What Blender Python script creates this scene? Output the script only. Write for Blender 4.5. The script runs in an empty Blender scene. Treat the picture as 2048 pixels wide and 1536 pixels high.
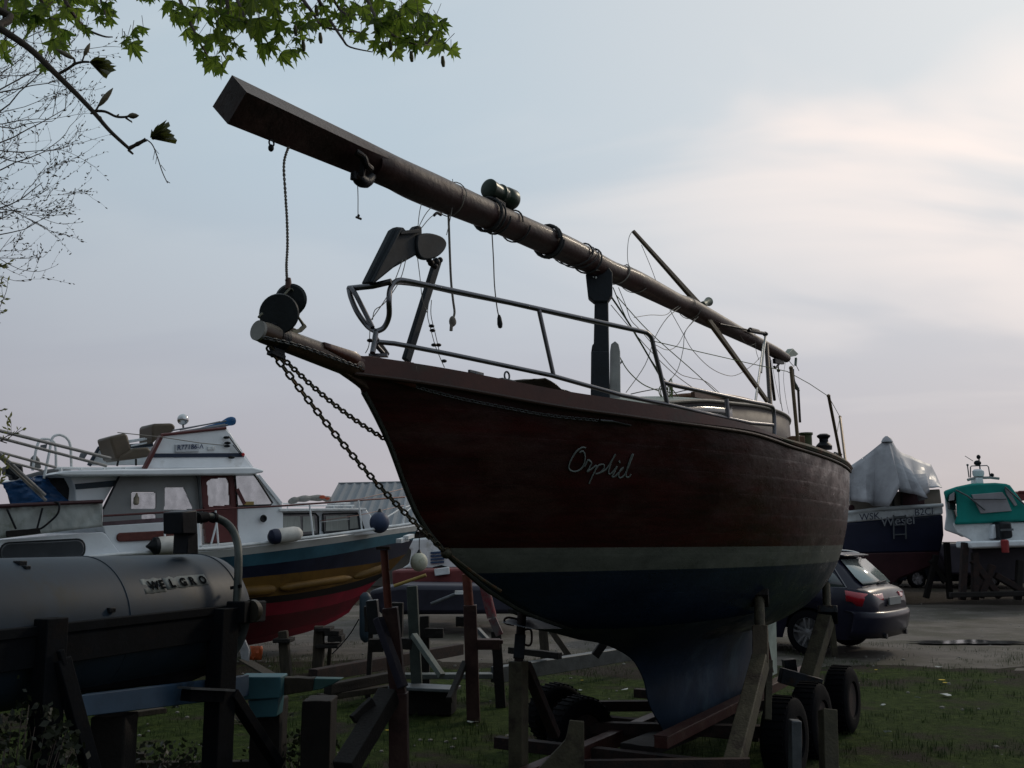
import bpy, math, random
import numpy as np
from mathutils import Vector, Matrix, Quaternion, noise
R = math.radians
random.seed(7)
sc = bpy.context.scene
col = sc.collection

# ------------------------------------------------------------------ camera
EYE = 1.65; FPX = 1967.0
PITCH = math.atan((1080-768)/FPX)
cam = bpy.data.cameras.new('camera'); cam.sensor_width = 36.0; cam.lens = FPX/2048*36
cam.clip_start = 0.05; cam.clip_end = 3000
camo = bpy.data.objects.new('camera', cam); col.objects.link(camo)
camo.location = (0, 0, EYE); camo.rotation_euler = (R(90)+PITCH, 0, 0)
sc.camera = camo
# ------------------------------------------------------------------ world and sun
SUN_AZ, SUN_EL = R(44), R(32)          # clockwise from the view direction (+Y)
sundir = Vector((math.sin(SUN_AZ)*math.cos(SUN_EL), math.cos(SUN_AZ)*math.cos(SUN_EL), math.sin(SUN_EL)))
w = bpy.data.worlds.new("World"); sc.world = w; w.use_nodes = True
nt = w.node_tree; nt.nodes.clear()
def N(nt, t, **k):
    n = nt.nodes.new(t)
    for a, b in k.items(): setattr(n, a, b)
    return n
def world():
    L = nt.links.new
    out = N(nt, 'ShaderNodeOutputWorld'); bg = N(nt, 'ShaderNodeBackground')
    bg.inputs['Strength'].default_value = 0.12
    sky = N(nt, 'ShaderNodeTexSky', sky_type='NISHITA', sun_disc=False)
    sky.sun_elevation = SUN_EL; sky.sun_rotation = SUN_AZ
    sky.air_density = 1.0; sky.dust_density = 2.0; sky.ozone_density = 1.5
    tc = N(nt, 'ShaderNodeTexCoord')
    def vm(op, a, b=None):
        n = N(nt, 'ShaderNodeVectorMath', operation=op); L(a, n.inputs[0])
        if b is not None: n.inputs[1].default_value = b
        return n
    def m(op, a, b=None, c=None, clamp=False):
        n = N(nt, 'ShaderNodeMath', operation=op, use_clamp=clamp)
        for i, v in enumerate((a, b, c)):
            if v is None: continue
            if isinstance(v, (int, float)): n.inputs[i].default_value = v
            else: L(v, n.inputs[i])
        return n.outputs[0]
    def mix(f, a, b):
        n = N(nt, 'ShaderNodeMix', data_type='RGBA')
        if isinstance(f, (int, float)): n.inputs[0].default_value = f
        else: L(f, n.inputs[0])
        for i, v in ((6, a), (7, b)):
            if isinstance(v, tuple): n.inputs[i].default_value = (*v, 1)
            else: L(v, n.inputs[i])
        return n.outputs[2]
    d = tc.outputs['Generated']
    dot = vm('DOT_PRODUCT', d, tuple(sundir)).outputs['Value']
    sep = N(nt, 'ShaderNodeSeparateXYZ'); L(d, sep.inputs[0])
    z = m('MAXIMUM', sep.outputs[2], 0.0)
    # flat cloud layer coordinates: direction divided by height
    zz = m('ADD', z, 0.28)
    cx = m('DIVIDE', sep.outputs[0], zz); cy = m('DIVIDE', sep.outputs[1], zz)
    cmb = N(nt, 'ShaderNodeCombineXYZ'); L(cx, cmb.inputs[0]); L(cy, cmb.inputs[1])
    mp = N(nt, 'ShaderNodeMapping'); mp.inputs['Rotation'].default_value = (0, 0, R(MPR)); mp.inputs['Scale'].default_value = MPS
    mp.inputs['Location'].default_value = MPL
    L(cmb.outputs[0], mp.inputs[0])
    n1 = N(nt, 'ShaderNodeTexNoise'); n1.inputs['Scale'].default_value = 1.15; n1.inputs['Detail'].default_value = 4; n1.inputs['Roughness'].default_value = 0.45; n1.inputs['Distortion'].default_value = 0.5
    L(mp.outputs[0], n1.inputs['Vector'])
    n2 = N(nt, 'ShaderNodeTexNoise'); n2.inputs['Scale'].default_value = 0.8; n2.inputs['Detail'].default_value = 3
    L(cmb.outputs[0], n2.inputs['Vector'])
    cl = N(nt, 'ShaderNodeMapRange', interpolation_type='SMOOTHSTEP'); cl.inputs[1].default_value = 0.43; cl.inputs[2].default_value = 0.66
    L(n1.outputs[0], cl.inputs[0])
    toward = N(nt, 'ShaderNodeMapRange', interpolation_type='SMOOTHSTEP'); toward.inputs[1].default_value = 0.66; toward.inputs[2].default_value = 1.0
    L(dot, toward.inputs[0])
    wide = N(nt, 'ShaderNodeMapRange'); wide.inputs[1].default_value = -1.0; wide.inputs[2].default_value = 1.0
    L(dot, wide.inputs[0])
    # veil: blue grey haze, warm near the sun, greyer near the horizon
    veil = mix(toward.outputs[0], WV['veil'], WV['veil_sun'])
    lowf = N(nt, 'ShaderNodeMapRange', interpolation_type='SMOOTHSTEP'); lowf.inputs[1].default_value = 0.0; lowf.inputs[2].default_value = 0.42; lowf.inputs[3].default_value = 1.0; lowf.inputs[4].default_value = 0.0
    L(z, lowf.inputs[0])
    hz = mix(wide.outputs[0], WV['low_back'], WV['low_sun'])
    veil = mix(lowf.outputs[0], veil, hz)
    cloudc = mix(toward.outputs[0], WV['cloud'], WV['cloud_sun'])
    cf = m('MULTIPLY', cl.outputs[0], m('MULTIPLY_ADD', lowf.outputs[0], -0.92, 1.0))
    cf = m('MULTIPLY', cf, m('MULTIPLY_ADD', toward.outputs[0], 0.75, 0.25))
    c = mix(cf, veil, cloudc)
    # the far side of the sky, away from the sun, is the darker one
    back = N(nt, 'ShaderNodeMapRange'); back.inputs[1].default_value = -0.9; back.inputs[2].default_value = 0.62; back.inputs[3].default_value = WV['back']; back.inputs[4].default_value = 1.0
    L(dot, back.inputs[0])
    vs = N(nt, 'ShaderNodeVectorMath', operation='SCALE'); L(c, vs.inputs[0]); L(back.outputs[0], vs.inputs['Scale'])
    c = mix(0.93, sky.outputs[0], vs.outputs[0])
    L(c, bg.inputs['Color']); L(bg.outputs[0], out.inputs['Surface'])
K = 1/0.12
MPR, MPS, MPL = 10, (1, 2.2, 1), (11.3, 5.2, 0)
def kk(r, g, b): return (r*K, g*K, b*K)
WV = dict(veil=kk(.50, .60, .675), veil_sun=kk(.68, .71, .73), low_back=kk(.345, .35, .435), low_sun=kk(.51, .465, .495),
          cloud=kk(.72, .75, .76), cloud_sun=kk(1.10, .93, .84), back=0.36)
world()
sl = bpy.data.lights.new('sun', 'SUN'); sl.energy = .75; sl.angle = R(8); sl.color = (1, .86, .68)
so = bpy.data.objects.new('sun', sl); col.objects.link(so)
so.rotation_euler = sundir.to_track_quat('Z', 'Y').to_euler()
sc.view_settings.view_transform = 'Standard'; sc.view_settings.look = 'None'
sc.view_settings.exposure = 0.0; sc.view_settings.gamma = 1.0
sc.cycles.max_bounces = 6; sc.cycles.transparent_max_bounces = 12

# ------------------------------------------------------------------ pixels of the 2048x1536 photograph to places in the yard
cp, sp = math.cos(PITCH), math.sin(PITCH)
CAM = Vector((0, 0, EYE))
def ray(x, y):
    a, b = (x-1024)/FPX, (768-y)/FPX
    return Vector((a, cp-b*sp, sp+b*cp))
def at(x, y, Y): r = ray(x, y); return CAM+r*(Y/r.y)
def atz(x, y, z): r = ray(x, y); return CAM+r*((z-EYE)/r.z)
def onplane(x, y, P0, n): r = ray(x, y); return CAM+r*((P0-CAM).dot(n)/r.dot(n))
def pxl(P):
    d = Vector(P)-CAM; zc = d.y*cp+d.z*sp
    return 1024+FPX*d.x/zc, 768-FPX*(-d.y*sp+d.z*cp)/zc

# ------------------------------------------------------------------ materials
MT = {}
def mat(name, c, rough=.6, metal=0., var=.3, scale=6., bump=.15, bscale=None, c2=None, f2=.5, coat=0., stretch=(1, 1, 1), spec=.28, trans=0., alpha=1., skylit_wear=None):
    if name in MT: return MT[name]
    m = bpy.data.materials.new(name); m.use_nodes = True; t = m.node_tree; L = t.links.new
    b = t.nodes['Principled BSDF']
    tc = N(t, 'ShaderNodeTexCoord'); mp = N(t, 'ShaderNodeMapping'); mp.inputs['Scale'].default_value = stretch
    L(tc.outputs['Object'], mp.inputs[0])
    n = N(t, 'ShaderNodeTexNoise'); n.inputs['Scale'].default_value = scale; n.inputs['Detail'].default_value = 6; n.inputs['Roughness'].default_value = .6
    L(mp.outputs[0], n.inputs['Vector'])
    ramp = N(t, 'ShaderNodeValToRGB'); e = ramp.color_ramp.elements
    e[0].position = .3; e[1].position = .72
    lo = tuple(x*(1-var) for x in c); hi = tuple(min(1, x*(1+var)) for x in c)
    e[0].color = (*lo, 1); e[1].color = (*hi, 1)
    L(n.outputs[0], ramp.inputs[0]); cc = ramp.outputs[0]
    if c2:
        n3 = N(t, 'ShaderNodeTexNoise'); n3.inputs['Scale'].default_value = scale*.6; n3.inputs['Detail'].default_value = 8; n3.inputs['Roughness'].default_value = .7
        L(tc.outputs['Object'], n3.inputs['Vector'])
        mr = N(t, 'ShaderNodeMapRange'); mr.inputs[1].default_value = 1-f2-.04; mr.inputs[2].default_value = 1-f2+.08; L(n3.outputs[0], mr.inputs[0])
        mx = N(t, 'ShaderNodeMix', data_type='RGBA'); L(mr.outputs[0], mx.inputs[0]); L(cc, mx.inputs[6]); mx.inputs[7].default_value = (*c2, 1); cc = mx.outputs[2]
    if skylit_wear:      # worn grey timber in patches, and sky light painted onto upward faces
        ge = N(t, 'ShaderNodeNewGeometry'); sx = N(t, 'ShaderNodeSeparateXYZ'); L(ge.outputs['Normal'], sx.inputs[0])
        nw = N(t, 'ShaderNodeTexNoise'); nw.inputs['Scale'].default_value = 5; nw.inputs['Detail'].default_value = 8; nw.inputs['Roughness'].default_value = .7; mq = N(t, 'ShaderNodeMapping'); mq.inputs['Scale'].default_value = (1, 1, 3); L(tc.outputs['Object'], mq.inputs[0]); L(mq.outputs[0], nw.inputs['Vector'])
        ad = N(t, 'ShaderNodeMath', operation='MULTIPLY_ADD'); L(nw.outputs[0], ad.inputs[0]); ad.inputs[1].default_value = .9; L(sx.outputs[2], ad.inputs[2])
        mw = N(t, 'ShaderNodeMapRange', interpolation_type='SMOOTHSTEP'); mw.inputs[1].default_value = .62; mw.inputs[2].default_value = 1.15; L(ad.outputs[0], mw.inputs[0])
        xw = N(t, 'ShaderNodeMix', data_type='RGBA'); L(mw.outputs[0], xw.inputs[0]); L(cc, xw.inputs[6]); xw.inputs[7].default_value = (*skylit_wear, 1); cc = xw.outputs[2]
    L(cc, b.inputs['Base Color'])
    n2 = N(t, 'ShaderNodeTexNoise'); n2.inputs['Scale'].default_value = bscale or scale*6; n2.inputs['Detail'].default_value = 5
    L(mp.outputs[0], n2.inputs['Vector'])
    if bump:
        bp = N(t, 'ShaderNodeBump'); bp.inputs['Strength'].default_value = bump; bp.inputs['Distance'].default_value = .01
        L(n2.outputs[0], bp.inputs['Height']); L(bp.outputs[0], b.inputs['Normal'])
    rr = N(t, 'ShaderNodeMapRange'); rr.inputs[3].default_value = max(.03, rough-.12); rr.inputs[4].default_value = min(1, rough+.12)
    L(n.outputs[0], rr.inputs[0]); L(rr.outputs[0], b.inputs['Roughness'])
    b.inputs['Metallic'].default_value = metal; b.inputs['Coat Weight'].default_value = coat
    b.inputs['Specular IOR Level'].default_value = spec
    b.inputs['Transmission Weight'].default_value = trans; b.inputs['Alpha'].default_value = alpha
    MT[name] = m; return m

steel = mat('stainless', (.13, .13, .14), .33, .95, .15, 12, .03)
dsteel = mat('dark_steel', (.016, .018, .022), .5, .6, .4, 14, .3, c2=(.03, .018, .012), f2=.42)
galv = mat('galvanised', (.11, .12, .13), .5, .5, .25, 9, .15, c2=(.10, .10, .09), f2=.4)
chainm = mat('chain_steel', (.06, .056, .04), .55, .7, .4, 40, .2, c2=(.10, .05, .025), f2=.45)
rust = mat('rust', (.026, .014, .012), .8, .0, .4, 18, .5, c2=(.014, .010, .010), f2=.5)
redlead = mat('red_paint', (.042, .012, .010), .55, 0, .3, 14, .3, c2=(.06, .03, .022), f2=.45)
mastw = mat('spar_varnish', (.024, .0075, .0072), .55, 0, .5, 6, .3, stretch=(1, 1, 1), c2=(.055, .026, .024), f2=.4, coat=.06, skylit_wear=(.10, .085, .082))
oldwood = mat('weathered_timber', (.036, .029, .021), .8, 0, .4, 10, .5, stretch=(3, 3, .5))
darkwood = mat('dark_timber', (.012, .010, .009), .8, 0, .4, 10, .5)
tanpost = mat('tan_paint', (.052, .045, .028), .7, 0, .35, 10, .4, c2=(.025, .018, .013), f2=.44)
crutchm = mat('crutch_grey_blue', (.013, .017, .023), .6, 0, .3, 8, .2)
rubber = mat('rubber', (.0035, .0035, .005), .85, 0, .3, 14, .3, spec=.08)
blackp = mat('black_plastic', (.008, .010, .013), .45, 0, .3, 10, .1)
whitep = mat('white_gelcoat', (.74, .77, .80), .3, 0, .08, 3, .03, c2=(.50, .51, .50), f2=.36, coat=.1)
whited = mat('white_dull', (.66, .68, .69), .6, 0, .15, 5, .1, c2=(.44, .44, .41), f2=.4)
navy = mat('navy_paint', (.012, .02, .055), .45, 0, .3, 4, .05)
ropem = mat('rope', (.19, .17, .15), .9, 0, .3, 60, .4)
ropeg = mat('rope_green', (.12, .15, .06), .9, 0, .3, 60, .4)
wire = mat('wire', (.20, .19, .17), .6, .3, .2, 40, .1)
def clearmat():
    m = bpy.data.materials.new('clear_glass'); m.use_nodes = True; t = m.node_tree; L = t.links.new; b = t.nodes['Principled BSDF']; out = t.nodes['Material Output']
    n = N(t, 'ShaderNodeTexNoise'); n.inputs['Scale'].default_value = 3; n.inputs['Detail'].default_value = 5; r_ = N(t, 'ShaderNodeMapRange'); r_.inputs[1].default_value = .3; r_.inputs[2].default_value = .7; r_.inputs[3].default_value = .14; r_.inputs[4].default_value = .34; L(n.outputs[0], r_.inputs[0])
    b.inputs['Base Color'].default_value = (.22, .23, .24, 1); b.inputs['Roughness'].default_value = .12
    tr = N(t, 'ShaderNodeBsdfTransparent'); tr.inputs[0].default_value = (.86, .88, .89, 1); mx = N(t, 'ShaderNodeMixShader'); L(r_.outputs[0], mx.inputs[0]); L(tr.outputs[0], mx.inputs[1]); L(b.outputs[0], mx.inputs[2]); L(mx.outputs[0], out.inputs[0]); return m
clearg = clearmat()
glassd = mat('dark_glass', (.05, .055, .06), .08, 0, .2, 3, 0, spec=.8)
glassl = mat('pale_glass', (.30, .32, .33), .1, 0, .1, 2, 0, spec=.8)

# ------------------------------------------------------------------ mesh helpers
def frame_of(d, up=None):
    d = d.normalized(); u = Vector(up) if up is not None else (Vector((0, 0, 1)) if abs(d.z) < .95 else Vector((1, 0, 0)))
    s = d.cross(u).normalized(); u = s.cross(d).normalized(); return d, s, u
WEAR = bpy.data.textures.new('wear', 'CLOUDS'); WEAR.noise_scale = .07; WEAR.noise_depth = 3
class MB:
    def __init__(s): s.v = []; s.f = []; s.mi = []; s.cm = 0
    def add(s, vs, fs):
        o = len(s.v); s.v += [Vector(x) for x in vs]; s.f += [tuple(i+o for i in f) for f in fs]; s.mi += [s.cm]*len(fs); return s
    def box(s, c, size, M=None):
        c = Vector(c); a, b, h = [x/2 for x in size]
        vs = [Vector((x*a, y*b, z*h)) for x in (-1, 1) for y in (-1, 1) for z in (-1, 1)]
        if M is not None: vs = [M @ v for v in vs]
        return s.add([v+c for v in vs], [(0, 1, 3, 2), (4, 6, 7, 5), (0, 4, 5, 1), (2, 3, 7, 6), (0, 2, 6, 4), (1, 5, 7, 3)])
    def stick(s, p0, p1, wd, ht, up=None, wd1=None, ht1=None):
        p0, p1 = Vector(p0), Vector(p1); d, sd, u = frame_of(p1-p0, up); vs = []
        for p, a, b in ((p0, wd, ht), (p1, wd1 or wd, ht1 or ht)):
            vs += [p+sd*(i*a/2)+u*(j*b/2) for i, j in ((-1, -1), (1, -1), (1, 1), (-1, 1))]
        return s.add(vs, [(3, 2, 1, 0), (4, 5, 6, 7)]+[(i, (i+1) % 4, 4+(i+1) % 4, 4+i) for i in range(4)])
    def tube(s, pts, r, n=10, cap=True, closed=False, ry=1.0, up=None):
        pts = [Vector(p) for p in pts]; rs = r if isinstance(r, (list, tuple)) else [r]*len(pts)
        m = len(pts); t0 = (pts[1]-pts[0]).normalized(); _, sd, u = frame_of(t0, up); vs = []
        for i, p in enumerate(pts):
            a = pts[(i-1) % m] if (closed or i > 0) else pts[i]; b = pts[(i+1) % m] if (closed or i < m-1) else pts[i]
            t = (b-a).normalized() if (b-a).length > 1e-9 else t0
            q = t0.rotation_difference(t); sd = q @ sd; u = q @ u; t0 = t
            vs += [p+(sd*math.cos(k*2*math.pi/n)+u*math.sin(k*2*math.pi/n)*ry)*rs[i] for k in range(n)]
        fs = []
        for i in range(m if closed else m-1):
            j = (i+1) % m
            fs += [(i*n+k, i*n+(k+1) % n, j*n+(k+1) % n, j*n+k) for k in range(n)]
        if cap and not closed: fs += [tuple(range(n))[::-1], tuple((m-1)*n+k for k in range(n))]
        return s.add(vs, fs)
    def cyl(s, p0, p1, r, n=20, r1=None): return s.tube([p0, p1], [r, r if r1 is None else r1], n)
    def lathe(s, p0, ax, prof, n=24, cap=True):      # prof: (distance along axis, radius)
        p0 = Vector(p0); d, sd, u = frame_of(Vector(ax)); vs = []
        for h, r in prof: vs += [p0+d*h+(sd*math.cos(k*2*math.pi/n)+u*math.sin(k*2*math.pi/n))*r for k in range(n)]
        m = len(prof)
        fs = [(i*n+k, i*n+(k+1) % n, (i+1)*n+(k+1) % n, (i+1)*n+k) for i in range(m-1) for k in range(n)]
        if cap: fs += [tuple(range(n))[::-1], tuple((m-1)*n+k for k in range(n))]
        return s.add(vs, fs)
    def ball(s, c, r, n=16, sc_=(1, 1, 1)):
        prof = [(-math.cos(math.pi*i/n)*r, max(1e-4, math.sin(math.pi*i/n)*r)) for i in range(n+1)]
        k = len(s.v); s.lathe(Vector((0, 0, 0)), (0, 0, 1), prof, n*2)
        for i in range(k, len(s.v)):
            v = s.v[i]; s.v[i] = Vector((v.x*sc_[0], v.y*sc_[1], v.z*sc_[2]))+Vector(c)
        return s
    def prism(s, poly, vec):
        poly = [Vector(p) for p in poly]; n = len(poly); vec = Vector(vec)
        return s.add(poly+[p+vec for p in poly], [tuple(range(n)), tuple(range(2*n-1, n-1, -1))]+[(i, i+n, (i+1) % n+n, (i+1) % n) for i in range(n)])
    def grid(s, rows, close=False):
        m, n = len(rows), len(rows[0]); vs = [p for r_ in rows for p in r_]
        fs = [(i*n+j, i*n+j+1, (i+1)*n+j+1, (i+1)*n+j) for i in range(m-1) for j in range(n-1)]
        return s.add(vs, fs)
    def torus(s, c, ax, R_, r, n=28, k=10, sx=1.0):
        _, a, b = frame_of(Vector(ax)); c = Vector(c)
        return s.tube([c+a*math.cos(i*2*math.pi/n)*R_*sx+b*math.sin(i*2*math.pi/n)*R_ for i in range(n)], r, k, closed=True)
    def build(s, name, m, parent=None, bevel=0., smooth=True, local=False, loc=None, angle=35, solid=0.):
        me = bpy.data.meshes.new(name)
        if loc is None:
            if parent is None and not local:
                xs = [v.x for v in s.v]; ys = [v.y for v in s.v]; zs = [v.z for v in s.v]
                loc = Vector(((min(xs)+max(xs))/2, (min(ys)+max(ys))/2, min(zs)))
            else: loc = Vector((0, 0, 0))
        off = Vector(loc)
        if parent is not None and not local: off = off+root_loc(parent)
        me.from_pydata([tuple(v-off) for v in s.v], [], s.f)
        ms = m if isinstance(m, (list, tuple)) else [m]
        for q in ms: me.materials.append(q)
        if len(ms) > 1: me.polygons.foreach_set('material_index', s.mi)
        me.validate()
        o = bpy.data.objects.new(name, me); col.objects.link(o)
        if parent is not None: o.parent = parent
        o.location = loc
        if smooth:
            me.polygons.foreach_set('use_smooth', [True]*len(me.polygons))
            try: me.set_sharp_from_angle(angle=R(angle))
            except Exception: pass
        if solid:
            q = o.modifiers.new('solid', 'SOLIDIFY'); q.thickness = solid; q.offset = 0
        rough_ = {'weathered_timber': .014, 'dark_timber': .014, 'tan_paint': .006, 'rust': .007}.get(ms[0].name, 0)
        if bevel:
            q = o.modifiers.new('bevel', 'BEVEL'); q.width = bevel; q.segments = 2; q.limit_method = 'ANGLE'; q.angle_limit = R(40)
        if rough_ and bevel:      # worn edges and faces on timber and rusty steel
            q = o.modifiers.new('cuts', 'SUBSURF'); q.subdivision_type = 'SIMPLE'; q.levels = q.render_levels = 3
            q = o.modifiers.new('wear', 'DISPLACE'); q.texture = WEAR; q.strength = rough_; q.mid_level = .5; q.texture_coords = 'GLOBAL'
        return o
def root_loc(p):
    v = Vector((0, 0, 0))
    while p is not None: v = v+p.location; p = p.parent
    return v
def tag(o, label=None, cat=None, group=None, kind=None):
    if label: o['label'] = label
    if cat: o['category'] = cat
    if group: o['group'] = group
    if kind: o['kind'] = kind
    return o
def thing(name, label, cat, loc=(0, 0, 0), group=None, rz=0):
    o = bpy.data.objects.new(name, None); col.objects.link(o); o.empty_display_size = .2
    o.location = loc; o.rotation_euler = (0, 0, rz); return tag(o, label, cat, group)
def copy_tree(o, parent=None):
    c = o.copy(); col.objects.link(c); c.parent = parent
    for ch in list(o.children): copy_tree(ch, c)
    return c
def smoothline(pts, k=6):
    pts = [Vector(p) for p in pts]; out = []
    for i in range(len(pts)-1):
        p0 = pts[max(0, i-1)]; p1 = pts[i]; p2 = pts[i+1]; p3 = pts[min(len(pts)-1, i+2)]
        for j in range(k):
            t = j/k; out.append(.5*((2*p1)+(p2-p0)*t+(2*p0-5*p1+4*p2-p3)*t*t+(3*p1-p0-3*p2+p3)*t**3))
    out.append(pts[-1]); return out
def lerp(tab, x):
    if x <= tab[0][0]: return tab[0][1]
    for (a, b), (c, d) in zip(tab, tab[1:]):
        if x <= c: return b+(d-b)*(x-a)/(c-a)
    return tab[-1][1]
def smoothtab(tab, n=200):
    p = smoothline([(a, b, 0) for a, b in tab], 10); return [(q.x, q.y) for q in p]
def text_mb(txt, size, origin, xd, yd, thick=.004, mapf=None, shear=0., bold=0.):
    c = bpy.data.curves.new('t', 'FONT'); c.body = txt; c.size = size; c.extrude = thick/2; c.shear = shear; c.resolution_u = 3; c.offset = bold
    o = bpy.data.objects.new('t', c); col.objects.link(o)
    bpy.context.view_layer.update()
    me = bpy.data.meshes.new_from_object(o.evaluated_get(bpy.context.evaluated_depsgraph_get()))
    mb = MB(); vs = []
    if mapf is None:
        xd, yd = Vector(xd).normalized(), Vector(yd).normalized(); nd = xd.cross(yd)
        vs = [Vector(origin)+xd*v.co.x+yd*v.co.y+nd*v.co.z for v in me.vertices]
    else: vs = [mapf(v.co.x, v.co.y, v.co.z) for v in me.vertices]
    mb.add(vs, [tuple(p.vertices) for p in me.polygons])
    bpy.data.objects.remove(o); bpy.data.curves.remove(c); bpy.data.meshes.remove(me)
    return mb
def chain_mb(path, link=.05, wr=.0065, wid=.5, mb=None, n=7):
    """links one after the other along a path, each turned a quarter against the last"""
    mb = mb or MB(); pts = [Vector(p) for p in path]; step = link*.74; acc = 0; k = 0
    L_ = [0]
    for a, b in zip(pts, pts[1:]): L_.append(L_[-1]+(b-a).length)
    s_ = 0
    while s_ < L_[-1]:
        i = max(j for j in range(len(L_)) if L_[j] <= s_); i = min(i, len(pts)-2)
        d = (pts[i+1]-pts[i]).normalized(); p = pts[i]+d*(s_-L_[i])
        _, a, b = frame_of(d); ang = R(35)+(k % 2)*R(90); side = a*math.cos(ang)+b*math.sin(ang)
        hl, hw = link/2-wr, link*wid/2-wr*.5; ring = []
        for q in range(12):
            t = q*2*math.pi/12; cx_, cy_ = math.cos(t), math.sin(t)
            ring.append(p+d*(cx_*hw+(hl-hw)*(1 if cx_ > 0 else -1))+side*cy_*hw)
        mb.tube(ring, wr, n, closed=True); s_ += step; k += 1
    return mb
# ------------------------------------------------------------------ ground, road
def ground():
    g = MB(); xs = [-400, -120, -60]+[x*1.0 for x in range(-40, 41, 2)]+[60, 120, 400]; ys = [-60, -20]+[y*1.0 for y in range(-8, 62, 2)]+[100, 250, 900]
    g.grid([[Vector((x, y, .012*noise.noise(Vector((x*.3, y*.3, 0))) if abs(x) < 40 and 0 < y < 60 else 0)) for x in xs] for y in ys])
    m = bpy.data.materials.new('yard_ground'); m.use_nodes = True; t = m.node_tree; L = t.links.new; b = t.nodes['Principled BSDF']
    tc = N(t, 'ShaderNodeTexCoord')
    def nz(sc_, det=6, ro=.6):
        n = N(t, 'ShaderNodeTexNoise'); n.inputs['Scale'].default_value = sc_; n.inputs['Detail'].default_value = det; n.inputs['Roughness'].default_value = ro
        L(tc.outputs['Object'], n.inputs['Vector']); return n.outputs[0]
    def ramp(f, cs):
        r = N(t, 'ShaderNodeValToRGB'); e = r.color_ramp.elements
        while len(e) < len(cs): e.new(.5)
        for q, (p_, c) in zip(e, cs): q.position = p_; q.color = (*c, 1)
        L(f, r.inputs[0]); return r.outputs[0]
    grass = ramp(nz(9, 8, .75), [(.3, (.010, .015, .005)), (.5, (.03, .046, .012)), (.7, (.065, .085, .024))])
    soil = ramp(nz(22, 8, .8), [(.3, (.018, .015, .012)), (.6, (.045, .038, .031)), (.8, (.10, .095, .085))])
    mr = N(t, 'ShaderNodeMapRange'); mr.inputs[1].default_value = .52; mr.inputs[2].default_value = .62; L(nz(.9, 7, .65), mr.inputs[0])
    sy = N(t, 'ShaderNodeSeparateXYZ'); L(tc.outputs['Object'], sy.inputs[0]); ym = N(t, 'ShaderNodeMapRange', interpolation_type='SMOOTHSTEP'); ym.inputs[1].default_value = 11.0; ym.inputs[2].default_value = 15.0; ym.inputs[4].default_value = .22; L(sy.outputs[1], ym.inputs[0])
    sm_ = N(t, 'ShaderNodeMath', operation='ADD'); L(nz(.9, 7, .65), sm_.inputs[0]); L(ym.outputs[0], sm_.inputs[1]); L(sm_.outputs[0], mr.inputs[0])
    mx = N(t, 'ShaderNodeMix', data_type='RGBA'); L(mr.outputs[0], mx.inputs[0]); L(grass, mx.inputs[6]); L(soil, mx.inputs[7])
    L(mx.outputs[2], b.inputs['Base Color']); b.inputs['Roughness'].default_value = .95; b.inputs['Specular IOR Level'].default_value = .05
    bp = N(t, 'ShaderNodeBump'); bp.inputs['Strength'].default_value = .8; bp.inputs['Distance'].default_value = .04; L(nz(30, 6, .7), bp.inputs['Height']); L(bp.outputs[0], b.inputs['Normal'])
    o = g.build('ground', m, loc=(0, 0, 0)); tag(o, 'dark patchy grass and trodden soil of the boat yard', kind='structure')
    # gravel road across the yard
    r_ = MB(); rows = []
    for i in range(0, 361):
        x = -45+i*.3; n0 = noise.noise(Vector((x*.45, 0, 3)))*1.0+noise.noise(Vector((x*1.7, 4, 3)))*.4+noise.noise(Vector((x*5, 4, 3)))*.3
        n1 = noise.noise(Vector((x*.3, 9, 1)))*1.2
        near = 14.3+n0+(.0 if x < 2 else -min(1.0, (x-2)*.18)); far = 25.5+n1
        rows.append([Vector((x, near-.6+(far-near+.6)*(k/30)**1.4, -.012+.034*min(1, k/7)+.012*noise.noise(Vector((x*2.2, k*.9, 0)))*(1 if k < 9 else .4))) for k in range(31)])
    r_.grid(rows)
    gm = mat('gravel', (.095, .083, .072), .9, 0, .45, 1.3, 1., bscale=45, c2=(.055, .05, .036), f2=.5)
    tag(r_.build('gravel_road', gm, loc=(0, 0, 0)), 'pale gravel road behind the boats', kind='structure')
    # puddle on the road
    wm = mat('puddle_water', (.03, .032, .033), .14, 0, .1, 3, .01, spec=.9)
    a = atz(1850, 1288, .04); b_ = atz(2032, 1281, .04); c = (a+b_)/2; p = MB()
    pts = []
    for k in range(48):
        t_ = k*2*math.pi/48; rr = 1+.55*noise.noise(Vector((math.cos(t_)*2.6, math.sin(t_)*2.6, 5)))
        pts.append(Vector((c.x+math.cos(t_)*(b_.x-a.x)/2*rr, c.y+math.sin(t_)*.30*rr, .047)))
    p.add(pts+[Vector((c.x, c.y, .047))], [(k, (k+1) % 48, 48) for k in range(48)])
    tag(p.build('puddle', wm), 'shallow rain puddle on the gravel road reflecting the sky', kind='structure')
ground()
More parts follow.
